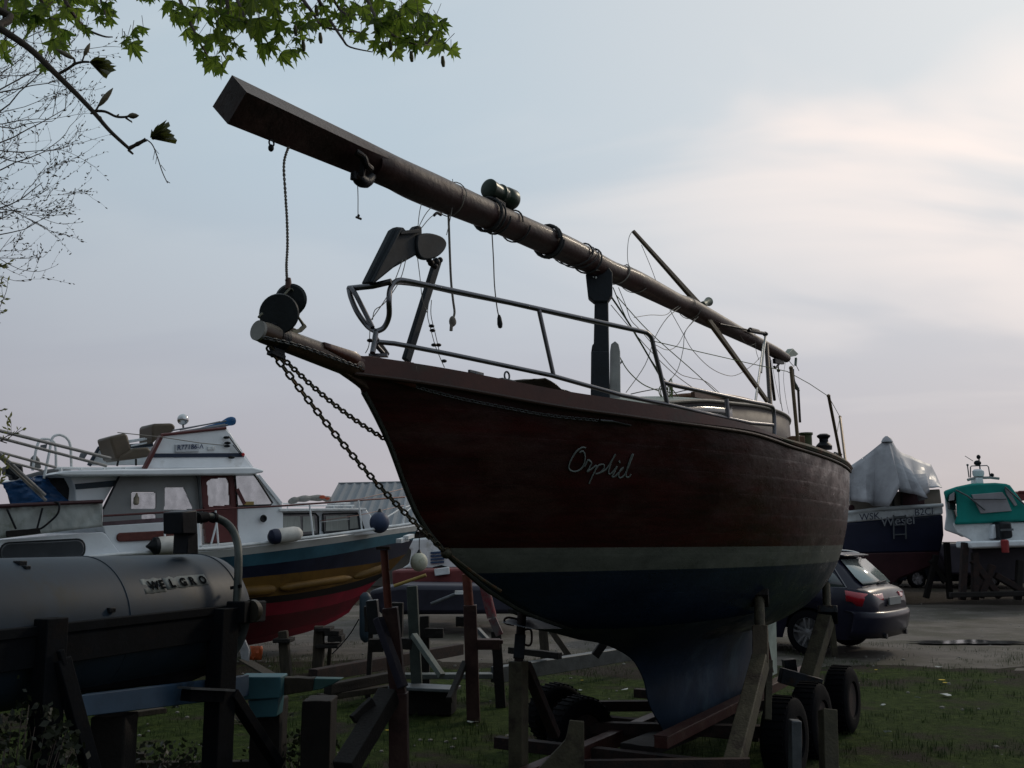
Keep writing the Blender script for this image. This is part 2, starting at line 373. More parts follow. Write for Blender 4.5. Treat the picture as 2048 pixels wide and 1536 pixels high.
def grass_tufts():
    rng = random.Random(3); v = []; f = []
    def blade(x, y, h, w_):
        a = rng.uniform(0, 6.28); l = rng.uniform(.1, .6)*h; ca, sa = math.cos(a), math.sin(a); b = rng.uniform(0, 6.28); dx, dy = math.cos(b)*w_, math.sin(b)*w_
        k = len(v)
        v.extend([(x-dx, y-dy, -.005), (x+dx, y+dy, -.005), (x+ca*l*.35+dx*.7, y+sa*l*.35+dy*.7, h*.6), (x+ca*l*.35-dx*.7, y+sa*l*.35-dy*.7, h*.6), (x+ca*l, y+sa*l, h)])
        f.extend([(k, k+1, k+2, k+3), (k+3, k+2, k+4)])
    for i in range(9500):
        Y = 4.8+11.5*rng.random()**1.15; X = (rng.random()*2-1)*Y*.62
        nn = noise.noise(Vector((X*.9, Y*.9, 0)))+.45*noise.noise(Vector((X*3, Y*3, 0)))
        if nn < -.12+.3*rng.random()-.1: continue
        big = 1+max(0, nn)*1.8; big *= 1.9 if rng.random() < .06 else 1
        for k in range(rng.randint(4, 9)):
            blade(X+rng.gauss(0, .035), Y+rng.gauss(0, .035), rng.uniform(.018, .05)*big, rng.uniform(.0012, .003))
    me = bpy.data.meshes.new('grass'); me.from_pydata(v, [], f)
    gm = mat('grass_blade', (.028, .052, .011), .7, 0, .5, 3, 0, c2=(.055, .07, .02), f2=.42)
    me.materials.append(gm); o = bpy.data.objects.new('grass', me); col.objects.link(o); tag(o, 'short spring grass growing in patches', 'grass', kind='stuff')
grass_tufts()

# ------------------------------------------------------------------ the yacht: frame s (aft from the stem head), o (to port), z
AL = math.atan((2350-1024)*cp/FPX)
YA = Vector((math.sin(AL), math.cos(AL), 0)); YS = Vector((math.cos(AL), -math.sin(AL), 0))
P1 = atz(1330, 1468, .28); B0 = onplane(700, 712, P1, YS); B0 = Vector((B0.x, B0.y, 0))
def yw(s, o, z): return B0+YA*s+YS*o+Vector((0, 0, z))
def ys(P): d = Vector(P)-B0; return d.dot(YA), d.dot(YS), P[2]
def yc(x, y, off=0.): return onplane(x, y, B0+YS*off, YS)      # a pixel on a plane parallel to the centreline
LH = 7.15
BT = smoothtab([(0, .02), (.25, .15), (.5, .29), (1, .55), (1.5, .77), (2, .93), (2.5, 1.03), (3, 1.07), (3.5, 1.08), (4, 1.06), (4.5, 1.01), (5, .93), (5.5, .82), (6, .69), (6.5, .53), (6.9, .34), (7.15, .1)])
ZT = smoothtab([(0, 2.501), (.25, 2.489), (.5, 2.467), (1, 2.415), (1.5, 2.39), (2, 2.366), (2.5, 2.342), (3, 2.298), (3.5, 2.283), (4, 2.276), (4.5, 2.272), (5, 2.27), (5.5, 2.278), (6, 2.3), (6.5, 2.335), (7.15, 2.39)])
KT = smoothtab([(0, 2.44), (.134, 2.31), (.29, 2.12), (.42, 1.91), (.54, 1.75), (.73, 1.6), (1.07, 1.41), (1.23, 1.34), (1.47, 1.25), (1.73, 1.18), (2.1, 1.09), (2.48, 1.0), (3, .92), (3.5, .89), (4, .9), (4.5, .92), (5, 1.0), (5.5, 1.10), (6, 1.22), (6.5, 1.37), (6.9, 1.52), (7.15, 1.66)])
def beam(s): return lerp(BT, s)
def shz(s): return lerp(ZT, s)
def kel(s): return lerp(KT, s)
def vee(s): return lerp([(0, 1), (.6, .85), (1.5, .55), (2.5, .28), (3.5, .12), (5, .05), (6, .05), (7.2, .1)], s)
def full(s): return lerp([(0, .92), (3, .85), (4.2, .7), (5, .52), (6, .42), (7.2, .4)], s)
def sect(s, t):
    b, z0, z1, v = beam(s), kel(s), shz(s), vee(s); a = math.pi/2*t
    f_ = full(s); return b*((1-v)*math.sin(a)**f_+v*t**.92), z0+(z1-z0)*((1-v)*(1-math.cos(a))**.95+v*t)
def hullo(s, z):
    if s < 0 or s > LH or z > shz(s)+.01: return 0.
    if z < kel(s): return -.05
    lo, hi = 0., 1.
    for _ in range(22):
        m = (lo+hi)/2
        if sect(s, m)[1] < z: lo = m
        else: hi = m
    return sect(s, lo)[0]
def hullhit(x, y, out=0.):
    r = ray(x, y); t0, t1 = 2.5, 16.; prev = t0; t = t0
    while t < t1:
        s, o, z = ys(CAM+r*t)
        if 0 < s < LH and kel(s) <= z <= shz(s) and o <= hullo(s, z)+out:
            a, b = prev, t
            for _ in range(18):
                m = (a+b)/2; s, o, z = ys(CAM+r*m)
                if o <= hullo(s, z)+out: b = m
                else: a = m
            return CAM+r*b
        prev = t; t += .02
    return None

def hull_material():
    m = bpy.data.materials.new('hull_mahogany_and_antifouling'); m.use_nodes = True; t = m.node_tree; L = t.links.new; b = t.nodes['Principled BSDF']
    tc = N(t, 'ShaderNodeTexCoord'); sep = N(t, 'ShaderNodeSeparateXYZ'); L(tc.outputs['Object'], sep.inputs[0])
    def nz(scale, stretch=(1, 1, 1), det=6, ro=.6, dist=0):
        mp = N(t, 'ShaderNodeMapping'); mp.inputs['Scale'].default_value = stretch; mp.inputs['Rotation'].default_value = (0, 0, AL-math.pi/2); L(tc.outputs['Object'], mp.inputs[0])
        n = N(t, 'ShaderNodeTexNoise'); n.inputs['Scale'].default_value = scale; n.inputs['Detail'].default_value = det; n.inputs['Roughness'].default_value = ro; n.inputs['Distortion'].default_value = dist
        L(mp.outputs[0], n.inputs['Vector']); return n.outputs[0]
    def ramp(f, cs):
        r = N(t, 'ShaderNodeValToRGB'); e = r.color_ramp.elements
        while len(e) < len(cs): e.new(.5)
        for q, (p_, c) in zip(e, cs): q.position = p_; q.color = (*c, 1)
        L(f, r.inputs[0]); return r.outputs[0]
    def step(f, a, b_):
        n = N(t, 'ShaderNodeMapRange'); n.inputs[1].default_value = a; n.inputs[2].default_value = b_; L(f, n.inputs[0]); return n.outputs[0]
    def mix(f, a, b_):
        n = N(t, 'ShaderNodeMix', data_type='RGBA')
        for i, q in ((0, f), (6, a), (7, b_)):
            if isinstance(q, tuple): n.inputs[i].default_value = (*q, 1)
            else: L(q, n.inputs[i])
        return n.outputs[2]
    def ma(op, a, b_):
        n = N(t, 'ShaderNodeMath', operation=op)
        for i, q in enumerate((a, b_)):
            if isinstance(q, (int, float)): n.inputs[i].default_value = q
            else: L(q, n.inputs[i])
        return n.outputs[0]
    wood = ramp(nz(3.2, (.25, 1, 5)), [(.25, (.009, .0018, .0024)), (.5, (.024, .0030, .0042)), (.75, (.046, .0060, .007))])
    worn = ramp(nz(2.2, (1, 1, 2.2), 8, .7), [(.3, (.020, .008, .008)), (.7, (.055, .028, .023))])
    # varnish worn pale towards the quarter
    aft = ma('MULTIPLY', step(nz(1.6, (1, 1, 3), 7, .7), .5, .62), .55)
    wood = mix(aft, wood, worn)
    boot = ramp(nz(2.4, (1, 1, 2), 8, .7), [(.3, (.058, .062, .055)), (.5, (.10, .106, .094)), (.75, (.155, .16, .14))])
    anti = ramp(nz(2.0, (1, 1, 1), 8, .65), [(.3, (.006, .011, .022)), (.6, (.012, .022, .042)), (.8, (.024, .038, .06))])
    wob = sep.outputs[2]
    c = mix(step(wob, 1.472, 1.476), anti, boot); c = mix(step(wob, 1.606, 1.61), c, wood); L(c, b.inputs['Base Color'])
    w = N(t, 'ShaderNodeTexWave', wave_type='BANDS', bands_direction='Z', wave_profile='SAW'); w.inputs['Scale'].default_value = 2.6; w.inputs['Distortion'].default_value = .25
    w.inputs['Detail'].default_value = 1; L(tc.outputs['Object'], w.inputs['Vector'])
    seam = ma('POWER', w.outputs['Fac'], 14)
    bp = N(t, 'ShaderNodeBump'); bp.inputs['Strength'].default_value = .22; bp.inputs['Distance'].default_value = .005; bp.invert = True; L(seam, bp.inputs['Height'])
    bp2 = N(t, 'ShaderNodeBump'); bp2.inputs['Strength'].default_value = .25; bp2.inputs['Distance'].default_value = .02; L(nz(7, (1, 1, 1.5), 4), bp2.inputs['Height']); L(bp.outputs[0], bp2.inputs['Normal'])
    L(bp2.outputs[0], b.inputs['Normal'])
    rg = N(t, 'ShaderNodeMapRange'); rg.inputs[1].default_value = .35; rg.inputs[2].default_value = .65; rg.inputs[3].default_value = .26; rg.inputs[4].default_value = .5; b.inputs['Specular IOR Level'].default_value = .32; L(nz(4, (1, 1, 2), 6), rg.inputs[0])
    L(rg.outputs[0], b.inputs['Roughness'])
    return m

YR = thing('sailing_yacht', 'classic varnished mahogany sailing yacht with bowsprit propped up on a trailer', 'sailing yacht', loc=tuple(yw(3.4, 0, 0)))
def hull_build():
    mb = MB(); NS, NT = 90, 26; rows = []
    for i in range(NS+1):
        s = LH*(i/NS); r_ = []
        for k in range(NT, -1, -1): o, z = sect(s, k/NT); r_.append(yw(s, o, z))
        for k in range(1, NT+1): o, z = sect(s, k/NT); r_.append(yw(s, -o, z))
        rows.append(r_)
    mb.grid(rows)
    mb.add(rows[-1], [tuple(range(len(rows[-1])))])
    mb.build('hull', hull_material(), YR, angle=60)
    # deck
    d = MB(); rows = []
    for i in range(61):
        s = .05+(LH-.08)*i/60; b = max(.02, beam(s)-.025); rows.append([yw(s, b*(k/6-1), shz(s)-.055+.05*(1-(k/6-1)**2)) for k in range(13)])
    d.grid(rows); d.build('deck', mat('deck_paint', (.22, .21, .18), .8, 0, .2, 8, .2), YR)
    # bulwark planks, capping rails, rub rails
    bw = mat('bulwark_varnish', (.062, .018, .011), .4, 0, .35, 5, .1, c2=(.04, .03, .02), f2=.42, coat=.15)
    cap = mat('cap_green_grey', (.034, .038, .024), .7, 0, .4, 8, .3, c2=(.12, .05, .03), f2=.5)
    for sg in (1, -1):
        m = MB(); rows = []
        for i in range(81):
            s = .0+2.95*i/80; b = beam(s)*sg; z = shz(s); e = .012*sg
            hb_ = lerp([(0, .075), (1.6, .07), (2.9, .004), (6, .004)], s); rows.append([yw(s, b+e, z-hb_), yw(s, b+e, z-.005), yw(s, b+e, z+.006), yw(s, b-.02*sg, z+.006), yw(s, b-.02*sg, z-hb_)])
        m.grid(rows); m.build('bulwark', bw, YR)
        m = MB(); m.tube([yw(s/10, (beam(s/10)+.010)*sg, shz(s/10)-.008-lerp([(0, .075), (1.6, .07), (2.9, .02), (8, .02)], s/10)) for s in range(0, 72)], .010, 8); m.build('rub_rail', mat('rub_rail_wood', (.04, .022, .017), .5, 0, .3, 8, .2), YR)
        m = MB(); pts = [yw(s/20, (beam(s/20)-.002)*sg, shz(s/20)+.004) for s in range(56, 143)]
        m.tube(pts, [.012+.020*min(1, i/14) for i in range(len(pts))], 8, ry=.8); m.build('capping_rail', cap, YR)
    # stem fairing under the bowsprit
    # fin keel and rudder
    kp = [(2.48, 1.06), (2.75, .90), (2.89, .824), (3.03, .683), (3.11, .508), (3.35, .285), (5.25, .285), (5.2, .6), (5.1, 1.1)]
    am = mat('antifouling', (.013, .026, .05), .55, 0, .35, 2.2, .2, c2=(.035, .06, .085), f2=.45)
    m = MB(); lead = smoothtab(sorted([(-z, s) for s, z in kp[:6]])); rows = []
    for i in range(25):
        z = 1.14-.855*i/24; s0 = (lerp(lead, -z) if z < 1.0 else 2.48)-.9*max(0, (z-.86)/.28)**2; s1 = 5.12+.13*(1-(z-.285)/.85)+.5*max(0, (z-.86)/.28)**2; th = .13*(z-.285)/.85+.08+.95*max(0, (z-.62)/.52)**2.2
        row = []
        for sg in (1, -1):
            for k in range(15):
                u = k/14 if sg == 1 else 1-k/14
                h = th*1.1*(math.sqrt(max(0, u))*1.6-1.05*u-.55*u**3)/.55*.5
                row.append(yw(s0+(s1-s0)*u, sg*max(.004, h), z))
        rows.append(row+[row[0]])
    m.grid(rows); m.add(rows[-1][:-1], [tuple(range(len(rows[-1])-1))]); m.build('keel', am, YR, angle=50)
    m = MB(); m.prism([yw(5.52, .018, 1.25), yw(5.42, .018, .42), yw(5.74, .018, .44), yw(5.8, .018, 1.35)], YS*-.036)
    m.build('rudder', mat('rudder_paint', (.33, .40, .36), .6, 0, .25, 6, .1), YR, bevel=.01)
hull_build()
def bowsprit():
    wd = mat('bowsprit_varnish', (.06, .034, .022), .4, 0, .35, 7, .15, c2=(.08, .055, .04), f2=.42, coat=.15, skylit_wear=(.21, .175, .14))
    tip = yc(519, 662); p1 = yc(690, 722)-Vector((0, 0, .01)); p2 = yw(.45, 0, 2.40)
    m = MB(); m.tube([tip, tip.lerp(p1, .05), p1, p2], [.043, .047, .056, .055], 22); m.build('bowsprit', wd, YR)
    d = (p1-tip).normalized()
    m = MB(); m.cyl(tip-d*.012, tip+d*.002, .0445, 24); m.build('bowsprit_cap', mat('cap_grey', (.26, .255, .24), .6, .3, .15, 8, .1), YR)
    # knee between the bowsprit and the stem
    m = MB(); pl = [yc(600, 712), yc(676, 742), yc(738, 784), yw(.34, 0, 2.15), yw(.55, 0, 2.36), yw(.2, 0, 2.46)]
    m.prism([p+YS*.02 for p in pl], YS*-.04); m.build('stem_knee', mat('knee_wood', (.05, .03, .02), .6, 0, .3, 8, .2), YR, bevel=.006)
    for sg in (1, -1):      # tapered cheeks that run the bulwark out along the bowsprit
        m = MB(); rows = []
        for i in range(13):
            s = -.22+.50*i/12; u = i/12; o = (.052*(1-u)+(beam(max(0, s))+.005)*u)*sg if s > 0 else .052*sg; zt = yc(700, 712).z+.004-(.02 if s > 0 else .0)*u+(-s)*.06
            zt = shz(s)+.006 if s > .05 else zt
            rows.append([yw(s, o, zt-.02-.10*u), yw(s, o*1.02, zt-.012), yw(s, o*.9, zt+.004), yw(s, 0, zt+.006)])
        m.grid(rows); m.build('bulwark_cheek', MT['bulwark_varnish'], YR, solid=.008)
    # stem timber down the leading edge
    m = MB(); m.tube([yw(s, 0, kel(s)-.0) for s in [x/20 for x in range(2, 50)]], .014, 8); m.build('stem_band', mat('stem_band', (.022, .025, .02), .5, .1, .4, 10, .3, c2=(.07, .07, .055), f2=.35), YR)
    # cranse iron with lugs
    m = MB(); q = tip+d*.09; m.tube([q, q+d*.05], .052, 22); m.stick(q+d*.01, q+d*.02-Vector((0, 0, .085)), .03, .06, up=YA); m.stick(q-Vector((0, 0, .075))-d*.03, q-Vector((0, 0, .08))+d*.05, .035, .02)
    m.build('cranse_iron', dsteel, YR, bevel=.003)
    lug = q-Vector((0, 0, .085))
    # bobstay chain down to the stem, a twisted wire beside it, shackles
    a = yc(541, 700); b = hullhit(900, 1118, .02) or yc(888, 1102); b = yc(893, 1106, .03)
    pts = [a.lerp(b, t)+Vector((0, 0, -.05*math.sin(math.pi*t))) for t in [i/30 for i in range(31)]]
    chain_mb(pts, .050, .0053, .58).build('bobstay_chain', chainm, YR)
    m = MB(); m.tube(smoothline([b, yc(925, 1130, .05), yc(963, 1158, .07), yc(1000, 1182, .08)]), [.011]*18+[.013], 8); m.ball(b, .03, 8); m.build('bobstay_shackle', chainm, YR)
    a = yc(545, 697, -.015); b = yc(779, 884, -.02)
    chain_mb([a.lerp(b, i/20)+Vector((0, 0, -.03*math.sin(math.pi*i/20))) for i in range(21)], .034, .0052, .72).build('short_bobstay_chain', chainm, YR)
    # whisker stay: a thin chain along the bow to a plate on the topside
    end = hullhit(1200, 841, .02); px_ = [(532, 676, 0.045), (600, 692, .055), (690, 724, .065), (735, 740, None), (800, 764, None), (900, 792, None), (1000, 813, None), (1100, 831, None), (1200, 841, None)]
    pts = []
    for x, y, o in px_:
        pts.append(yc(x, y, o) if o is not None else (hullhit(x, y, .018) or yc(x, y, .1)))
    pts = smoothline(pts, 6); chain_mb(pts, .03, .0028, .6, n=5).build('whisker_chain', mat('whisker_steel', (.10, .105, .11), .5, .3, .2, 20, .1), YR)
    m = MB(); p = [hullhit(1200, 841, .02), hullhit(1225, 843, .02), hullhit(1262, 851, .012)]; m.tube([p[0], p[1]], .008, 8); m.tube([p[1], p[2]], .005, 8); m.build('whisker_bottlescrew', steel, YR)
bowsprit()
def rigup():
    D = lambda s, inset=.05: beam(s)-inset
    # solve the station on the port rail for a pixel
    def prt(x, y, inset=.06):
        best = None
        for i in range(0, 660):
            s = i/100; o = D(s, inset); P = yw(s, o, 2.5); r = ray(x, y)
            # vertical line through (s,o): horizontal distance of the ray
            t = ((P.x-CAM.x)*r.x+(P.y-CAM.y)*r.y)/(r.x*r.x+r.y*r.y); q = CAM+r*t; e = math.hypot(q.x-P.x, q.y-P.y)
            if best is None or e < best[0]-1e-6: best = (e, Vector((P.x, P.y, q.z)), s)
        return best[1]
    tr = .0135
    m = MB(); V = yc(752, 663, .02)
    top = [V, yc(768, 655, .04), yc(778, 632, .07), yc(778, 600, .1), prt(781, 575, .04), prt(795, 561, .05), prt(820, 563), prt(900, 580), prt(1020, 605), prt(1150, 634), prt(1270, 660), prt(1293, 665), prt(1304, 676), prt(1310, 700), prt(1320, 745), prt(1333, 806)]
    sm = smoothline(top[:7], 5)+[top[8], top[9], top[10]]+smoothline(top[11:], 4)
    m.tube(sm, tr, 12); m.build('pulpit_rail', steel, YR)
    m = MB(); st = [V, yc(735, 652, -.05), yc(715, 625, -.1), yc(702, 595, -.15), yc(698, 577, -.18)]
    m.tube(smoothline(st, 6), tr, 12)
    st = [yc(745, 655, .0), yc(730, 625, -.05), yc(712, 590, -.1), yc(703, 576, -.14)]
    m.tube(smoothline(st, 4), tr*.9, 10)
    m.tube([yc(698, 577, -.18), yc(745, 572, .0), yc(783, 563, .09)], tr*1.15, 12)
    m.build('pulpit_loop', steel, YR)
    # starboard rail mirrored
    m = MB(); mir = lambda P: (lambda q: yw(q[0], -q[1], q[2]))(ys(P))
    m.tube(smoothline([yc(698, 577, -.18), yc(745, 573, -.3), yc(790, 565, -.42), yc(850, 572, -.52), yc(905, 584, -.6)], 4)+[yc(1020, 607, -.7), yc(1190, 646, -.85), yc(1199, 665, -.86), yc(1200, 785, -.86)], tr, 10); m.build('pulpit_rail', steel, YR)
    m = MB(); m.tube([V, yc(748, 690, .02), yc(745, 706, .03)], tr, 10); m.tube([yc(748, 686, .02), yc(766, 706, .01)], tr*.8, 8); m.tube([V+Vector((0, 0, -.03)), yc(775, 708, -.05)], tr*.8, 8)
    m.box(yc(757, 711, .0), (.09, .05, .012)); m.build('pulpit_foot', steel, YR)
    lo = [yc(756, 684, .03), prt(790, 687, .08)]+[prt(x, y) for x, y in ((820, 693), (900, 708), (1000, 729), (1104, 751), (1240, 790), (1340, 810), (1420, 829), (1500, 846), (1545, 850))]
    m = MB(); m.tube(lo, tr*.92, 12); m.build('lower_rail', steel, YR)
    m = MB(); m.tube([prt(1077, 620), prt(1106, 750)], tr*.9, 10); m.build('rail_post', steel, YR)
    m = MB(); m.tube(smoothline([prt(1325, 764), prt(1345, 770), prt(1410, 784), prt(1500, 803), prt(1535, 810), prt(1546, 818), prt(1549, 850), prt(1549, 875)], 4), tr, 12); m.build('midship_rail', steel, YR)
    m = MB(); m.tube([prt(1453, 798), prt(1456, 836)], tr, 10); m.build('rail_post', steel, YR)
    for (a, b) in (((1582, 736), (1597, 893)), ((1657, 792), (1681, 914)), ((1680, 834), (1699, 930))):
        m = MB(); m.tube([prt(*a, .03), prt(*b, .03)], .0125, 10, True); m.ball(prt(*a, .03), .015, 8); m.build('stanchion', mat('stanchion_brass', (.16, .12, .08), .45, .6, .2, 10, .1), YR)
    m = MB(); W = [(1310, 683), (1400, 704), (1500, 727), (1575, 743), (1620, 768), (1657, 793), (1680, 834)]
    for a, b in zip(W, W[1:]): m.tube([prt(*a, .04), prt(*b, .04)], .0028, 5)
    m.tube([prt(1680, 834, .04), prt(1672, 876, .04)], .0025, 5); m.build('guard_wire', ropeg, YR)
    # deck gear: cleat, eye, hatch cloth, samson post, fairleads
    m = MB(); p = prt(950, 745, .04); m.stick(p-YA*.05, p+YA*.07, .016, .016); m.stick(p-Vector((0, 0, .03)), p, .02, .02); m.build('cleat', galv, YR, bevel=.003)
    m = MB(); p = prt(1014, 752, .05); m.torus(p, YS, .022, .005); m.stick(p-YA*.06-Vector((0, 0, .025)), p+YA*.06-Vector((0, 0, .025)), .03, .014); m.build('mooring_eye', galv, YR)
    m = MB(); p = prt(1065, 768, .16)
    rows = [[p+YA*(i*.055-.14)+YS*(j*.05-.1)+Vector((0, 0, .035*math.exp(-((i-2)**2)/4)+.018*noise.noise(Vector((i*1.1, j*1.3, 0)))-.02)) for j in range(5)] for i in range(9)]
    m.grid(rows); m.build('folded_cloth', mat('dark_cloth', (.05, .042, .03), .9, 0, .3, 20, .3), YR, solid=.006)
    # twin cleats and sheet winch aft
    m = MB(); p = prt(1612, 882, .1); m.lathe(p-Vector((0, 0, .06)), (0, 0, 1), [(0, .05), (.012, .052), (.015, .042), (.10, .042), (.105, .05), (.12, .05)], 20); m.build('bollard', mat('brass_green', (.06, .07, .035), .5, .5, .4, 14, .3), YR)
    m = MB(); p = prt(1648, 888, .1)-Vector((0, 0, .045)); m.lathe(p, (0, 0, 1), [(0, .06), (.03, .062), (.045, .05), (.06, .034), (.085, .034), (.1, .05), (.112, .052), (.125, .03)], 24)
    m.stick(p+Vector((0, 0, .12)), p+Vector((0, 0, .12))+YA*.1, .02, .012); m.build('sheet_winch', dsteel, YR)
    m = MB(); p = prt(1676, 905, .08)-Vector((0, 0, .01)); m.stick(p-YA*.12, p+YA*.12, .02, .016); m.stick(p-Vector((0, 0, .05)), p, .03, .03); m.build('cleat', galv, YR, bevel=.004)
    m = MB(); p = prt(1590, 878, .12); m.box(p-Vector((0, 0, .02)), (.10, .16, .07)); m.build('chock', mat('chock_wood', (.12, .06, .035), .6, 0, .3, 8, .2), YR, bevel=.008)
    # coachroof
    cr = mat('cabin_side_beige', (.05, .038, .038), .6, 0, .2, 6, .1, c2=(.10, .07, .06), f2=.42)
    ze = smoothtab([(2.1, 2.47), (2.5, 2.54), (3.0, 2.61), (3.5, 2.645), (4.0, 2.68), (4.6, 2.695), (5.0, 2.675), (5.3, 2.62)])
    hwf = smoothtab([(2.1, .26), (2.4, .40), (2.8, .48), (3.4, .53), (4.2, .54), (4.8, .50), (5.1, .42), (5.3, .28)])
    SS = [2.1+3.2*i/48 for i in range(49)]
    for sg in (1, -1):
        m = MB(); m.grid([[yw(s, sg*lerp(hwf, s), lerp(ze, s)), yw(s, sg*(lerp(hwf, s)+.02), shz(s)-.06)] for s in SS]); m.build('cabin_side', cr, YR, solid=.02)
        m = MB(); m.tube([yw(s, sg*(lerp(hwf, s)+.012), lerp(ze, s)-.004) for s in SS], .016, 10, ry=.8); m.build('coachroof_lip', mat('lip_pale', (.15, .14, .125), .5, 0, .25, 9, .2), YR)
    for a_ in (SS[0], SS[-1]):
        m = MB(); h_ = lerp(hwf, a_); m.add([yw(a_, -h_, lerp(ze, a_)), yw(a_, h_, lerp(ze, a_)), yw(a_, h_+.02, shz(a_)-.06), yw(a_, -h_-.02, shz(a_)-.06)], [(0, 1, 2, 3)]); m.build('cabin_end', cr, YR, solid=.02)
    m = MB(); m.grid([[yw(s, lerp(hwf, s)*(k/8-1), lerp(ze, s)+.055*(1-(k/8-1)**2)) for k in range(17)] for s in SS]); m.build('coachroof', mat('roof_pale_green', (.22, .25, .22), .5, 0, .2, 6, .1, c2=(.15, .16, .14), f2=.4), YR, solid=.01)
    for a_, b_ in ((2.35, 3.45),):
        m = MB(); m.grid([[yw(a_+(b_-a_)*i/10, lerp(hwf, a_+(b_-a_)*i/10)+.014+.003*q, lerp(ze, a_+(b_-a_)*i/10)-(.035 if q == 0 else .11)) for q in (0, 1)] for i in range(11)]); m.build('cabin_window', glassd, YR, solid=.006)
    m = MB(); m.grid([[yw(3.75+1.35*i/14, -.30+.60*k/8, lerp(ze, 3.75+1.35*i/14)+.105+.03*math.sin(math.pi*i/14)**.5-.03*(k/4-1)**2) for k in range(9)] for i in range(15)]); m.build('hatch', mat('hatch_varnish', (.20, .09, .045), .35, 0, .3, 7, .1, coat=.3), YR, solid=.03)
    m = MB()
    for sg in (1, -1): m.stick(yw(3.3, sg*.31, lerp(ze, 3.3)+.07), yw(5.1, sg*.31, lerp(ze, 5.1)+.07), .03, .04)
    m.build('hatch_runner', mat('runner_wood', (.08, .04, .025), .5, 0, .3, 7, .1), YR)
    # pipe vent, fore hatch
    m = MB(); m.box(yw(2.1, .1, shz(2.1)+.05), (.42, .42, .09), Matrix.Rotation(-AL, 3, 'Z')); m.build('fore_hatch', whited, YR, bevel=.015)
    # tabernacle: two steel cheeks with rounded heads and pulleys
    c0 = onplane(1203, 795, B0, YS); sx, _, zx = ys(c0)
    for k, (x0, x1, yt) in enumerate(((1181, 1196, 685), (1219, 1241, 682))):
        o_ = .0
        m = MB(); P = [(x0, 800), (x1, 800), (x1-1, yt+20), (x1-4, yt+6), ((x0+x1)/2, yt), (x0+3, yt+6), (x0+1, yt+20)]
        pl = [at(a, b, c0.y+.05) for a, b in P]; m.prism(pl, Vector((.005, .03, 0))); m.build('tabernacle_cheek', mat('cheek_pale', (.34, .34, .33), .5, 0, .2, 9, .1) if k else crutchm, YR, bevel=.004)
    m = MB(); m.torus(yc(1229, 704, -.045), YS, .016, .006, 18, 8); m.ball(yc(1229, 704, -.045), .012, 8); m.stick(yc(1232, 735, -.04), yc(1245, 722, -.02), .006, .012); m.build('winch_handle', steel, YR)
    # the name on the topside, brushed in a white script
    strokes = [[(1171, 896), (1163, 895), (1152, 903), (1142, 918), (1137, 932), (1139, 940), (1150, 943), (1162, 937), (1168, 925), (1169, 910), (1164, 902), (1158, 906)],
               [(1168, 934), (1174, 922), (1176, 920), (1182, 926), (1178, 935), (1173, 944)],
               [(1173, 944), (1182, 938), (1192, 931), (1190, 940), (1183, 954), (1177, 968)], [(1188, 943), (1196, 931), (1206, 929), (1207, 936), (1200, 945), (1190, 948)],
               [(1200, 945), (1212, 938), (1222, 922), (1230, 909), (1226, 915), (1219, 932), (1216, 946), (1221, 948)],
               [(1221, 948), (1228, 940), (1233, 933), (1227, 947), (1223, 954), (1229, 953)], [(1237, 922), (1239, 926)],
               [(1229, 953), (1238, 944), (1246, 935), (1240, 940), (1236, 950), (1239, 956), (1247, 951), (1254, 938), (1265, 911), (1262, 912), (1254, 935), (1251, 952), (1257, 954), (1261, 948)]]
    m = MB()
    for st in strokes:
        pts = [hullhit(p.x, p.y, .001) for p in smoothline([(a, b, 0) for a, b in st], 5)]; pts = [p for p in pts if p]
        rows = []
        for i, p in enumerate(pts):
            t = (pts[min(i+1, len(pts)-1)]-pts[max(i-1, 0)]).normalized(); nrm = YS; sd = t.cross(nrm).normalized(); wd = .0036+.0022*abs(sd.dot(YA))
            rows.append([p+sd*wd+nrm*.003, p-sd*wd+nrm*.003])
        m.grid(rows)
    m.build('name_lettering', mat('letter_white', (.13, .15, .145), .5, 0, .3, 20, 0), YR, solid=.003)
    return prt
prt = rigup()
